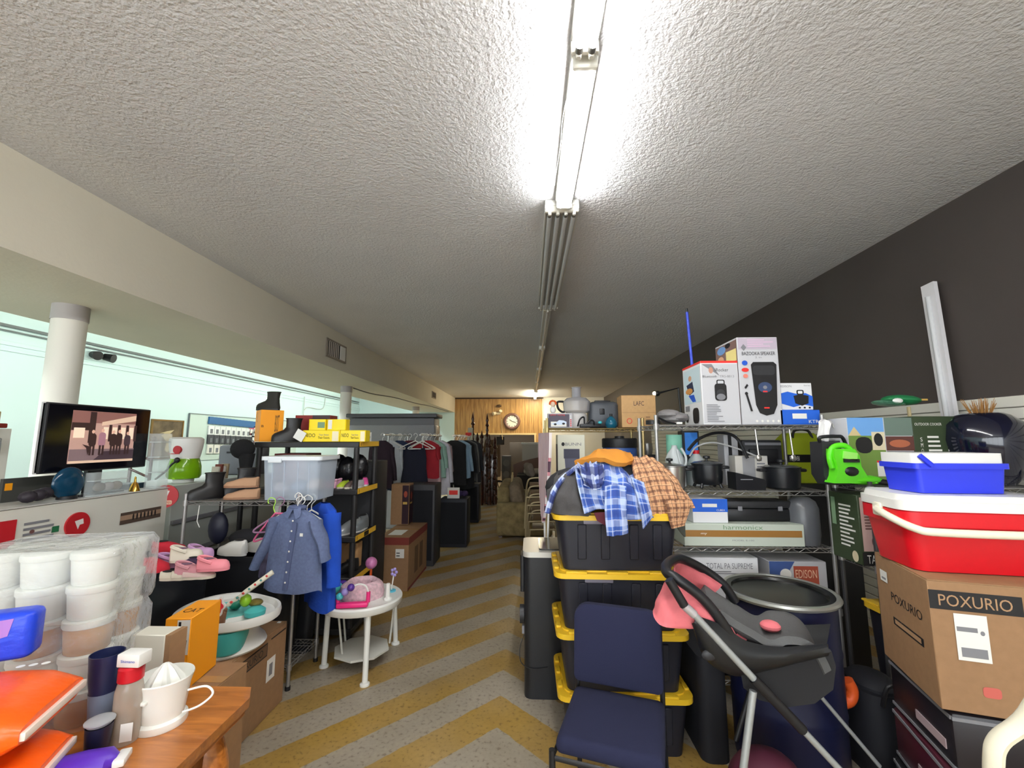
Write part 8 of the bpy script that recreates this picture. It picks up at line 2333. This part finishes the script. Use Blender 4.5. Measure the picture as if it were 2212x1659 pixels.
# below it
Z = 1.303
cx, _, w, h = fit(1205, 1264, 939, 1050, Y1 + 0.02)
h = P(1235, 939, y=Y1 + 0.02).z - Z
t, b = carton('coffee_maker_box', 'white coffee maker carton with a dark machine picture under the warm lit shelf', 'box', (cx, Y1 + 0.02 + 0.13, Z), w, 0.26, h, mat('cream_white_board', (228, 226, 206), 0.5))
f = box_face(b, w, 0.26, h, 'front'); f.ell(0.2, 0.8, 0.06, 0.04, INK).text(0.28, 0.77, 0.86, 0.83, 'BUNN', GREYINK).rect(0.22, 0.5, 0.8, 0.7, mat('navy_grey_print', (66, 66, 84), 0.5)).poly([(0.25, 0.5), (0.78, 0.5), (0.76, 0.1), (0.3, 0.1)], mat('slate_print', (96, 98, 118), 0.5)).rect(0.3, 0.02, 0.74, 0.1, INK)
f = box_face(b, w, 0.26, h, 'left'); f.rect(0.02, 0.1, 0.98, 0.8, mat('dusk_print'))
b.build('carton', t)
cx, _, w, h = fit(1309, 1385, 938, 1040, Y1 + 0.03)
t = thing('blue_drum', 'blue plastic keg with a black screw lid under the warm lit shelf', 'keg', (cx, Y1 + 0.03 + 0.165, Z))
r = w / 2
b = MB(); b.lathe([(r * 0.9, 0), (r * 0.97, 0.02), (r, 0.1), (r, 0.3), (r * 0.98, 0.32)], mat('cobalt_keg', (58, 92, 160), 0.4), seg=36); b.build('body', t)
b = MB(); b.lathe([(r * 1.02, 0.32), (r * 1.03, 0.33), (r * 1.03, 0.4), (r * 0.98, 0.41), (r * 0.3, 0.41), (r * 0.28, 0.43), (0.001, 0.43)], BLACK, seg=36); b.build('screw_lid', t)
b = MB(); b.box((-0.01, -r - 0.002, 0.16), (0.14, 0.006, 0.14), PAPER); f = Face(b, (-0.08, -r - 0.005, 0.09), (0.14, 0, 0), (0, 0, 0.14)); f.rect(0, 0.55, 1, 1, mat('screen_blue_print')).text(0.2, 0.62, 0.9, 0.8, 'Sanitizer', PAPER); b.build('label', t, 'white and blue paper label')
t, b = carton('black_flat_box', 'flat black carton between the coffee maker carton and the blue keg', 'box', (P(1288, 985, y=4.2).x, 4.24, Z), 0.15, 0.2, 0.24, mat('black_board', (30, 28, 30), 0.5)); f = box_face(b, 0.15, 0.2, 0.24, 'front'); f.text(0.1, 0.7, 0.6, 0.76, 'EDISON', GREYINK); b.build('carton', t)
t = thing('blender', 'dark coffee brewer behind the chrome corner post of the warm lit shelf', 'appliance', (P(1405, 980, y=4.7).x - 0.02, 4.75, 0))
b = MB(); b.box((0, 0, 0.65), (0.3, 0.26, 1.3), mat('dark_cabinet'), bev=0.01); b.build('stand', t)
b = MB(); b.box((0, 0, 1.42), (0.2, 0.2, 0.24), DARK, bev=0.015); b.build('brewer_body', t)
b = MB(); b.lathe([(0.05, 1.54), (0.06, 1.6), (0.055, 1.66), (0.001, 1.67)], STEEL, seg=18); b.build('brewer_top', t)
# ================================================================ LIGHT AND CAMERA
def area(name, loc, rot, sx, sy, power, col):
    l = bpy.data.lights.new(name, 'AREA')
    l.shape = 'RECTANGLE'; l.size = sx; l.size_y = sy; l.energy = power; l.color = col
    o = bpy.data.objects.new(name, l); COL.objects.link(o)
    o.location = loc; o.rotation_euler = rot
    return o


w = bpy.data.worlds.new('daylight')
SC.world = w
w.use_nodes = True
w.node_tree.nodes['Background'].inputs['Color'].default_value = (0.86, 0.93, 1.0, 1)
w.node_tree.nodes['Background'].inputs['Strength'].default_value = 1.6  # ambient fill entering by the made-up shop front
# unseen fill lamp at the shop front, tilted up to brighten the ceiling
area('shop_front_fill', (-2.0, YF + 0.25, 1.7), (PI / 2 + 0.3, 0, 0), 9.5, 2.3, 270, (0.92, 0.97, 1.0))
# unseen wall washers added to brighten the mint wall of the side bay
area('side_bay_wash', (-5.1, 3.0, 3.3), (0, -0.95, 0), 0.3, 8.0, 215, (0.88, 0.98, 1.0))
area('side_bay_wash_far', (-5.1, 12.0, 3.3), (0, -0.95, 0), 0.3, 9.0, 310, (0.88, 0.98, 1.0))
area('back_room_fill', (-1.0, 21.0, 3.3), (0, 0, 0), 1.0, 1.0, 45, (1.0, 0.9, 0.78))  # unseen lamp added to brighten the back room

cam = bpy.data.cameras.new('camera')
cam.sensor_width = 36.0
cam.lens = F / 2212.0 * 36.0
cam.clip_start = 0.02
cam.clip_end = 200
co = bpy.data.objects.new('camera', cam)
COL.objects.link(co)
co.location = (0, 0, H)
co.rotation_euler = (PI / 2 + PITCH, 0, YAW)
SC.camera = co
SC.view_settings.view_transform = 'Standard'
SC.view_settings.look = 'None'
SC.view_settings.gamma = 1.0
SC.view_settings.use_curve_mapping = False
SC.view_settings.exposure = 0.38
SC.cycles.use_denoising = True
SC.cycles.max_bounces = 8
SC.cycles.transparent_max_bounces = 16
SC.cycles.sample_clamp_indirect = 6.0
SC.cycles.caustics_reflective = False
SC.cycles.caustics_refractive = False
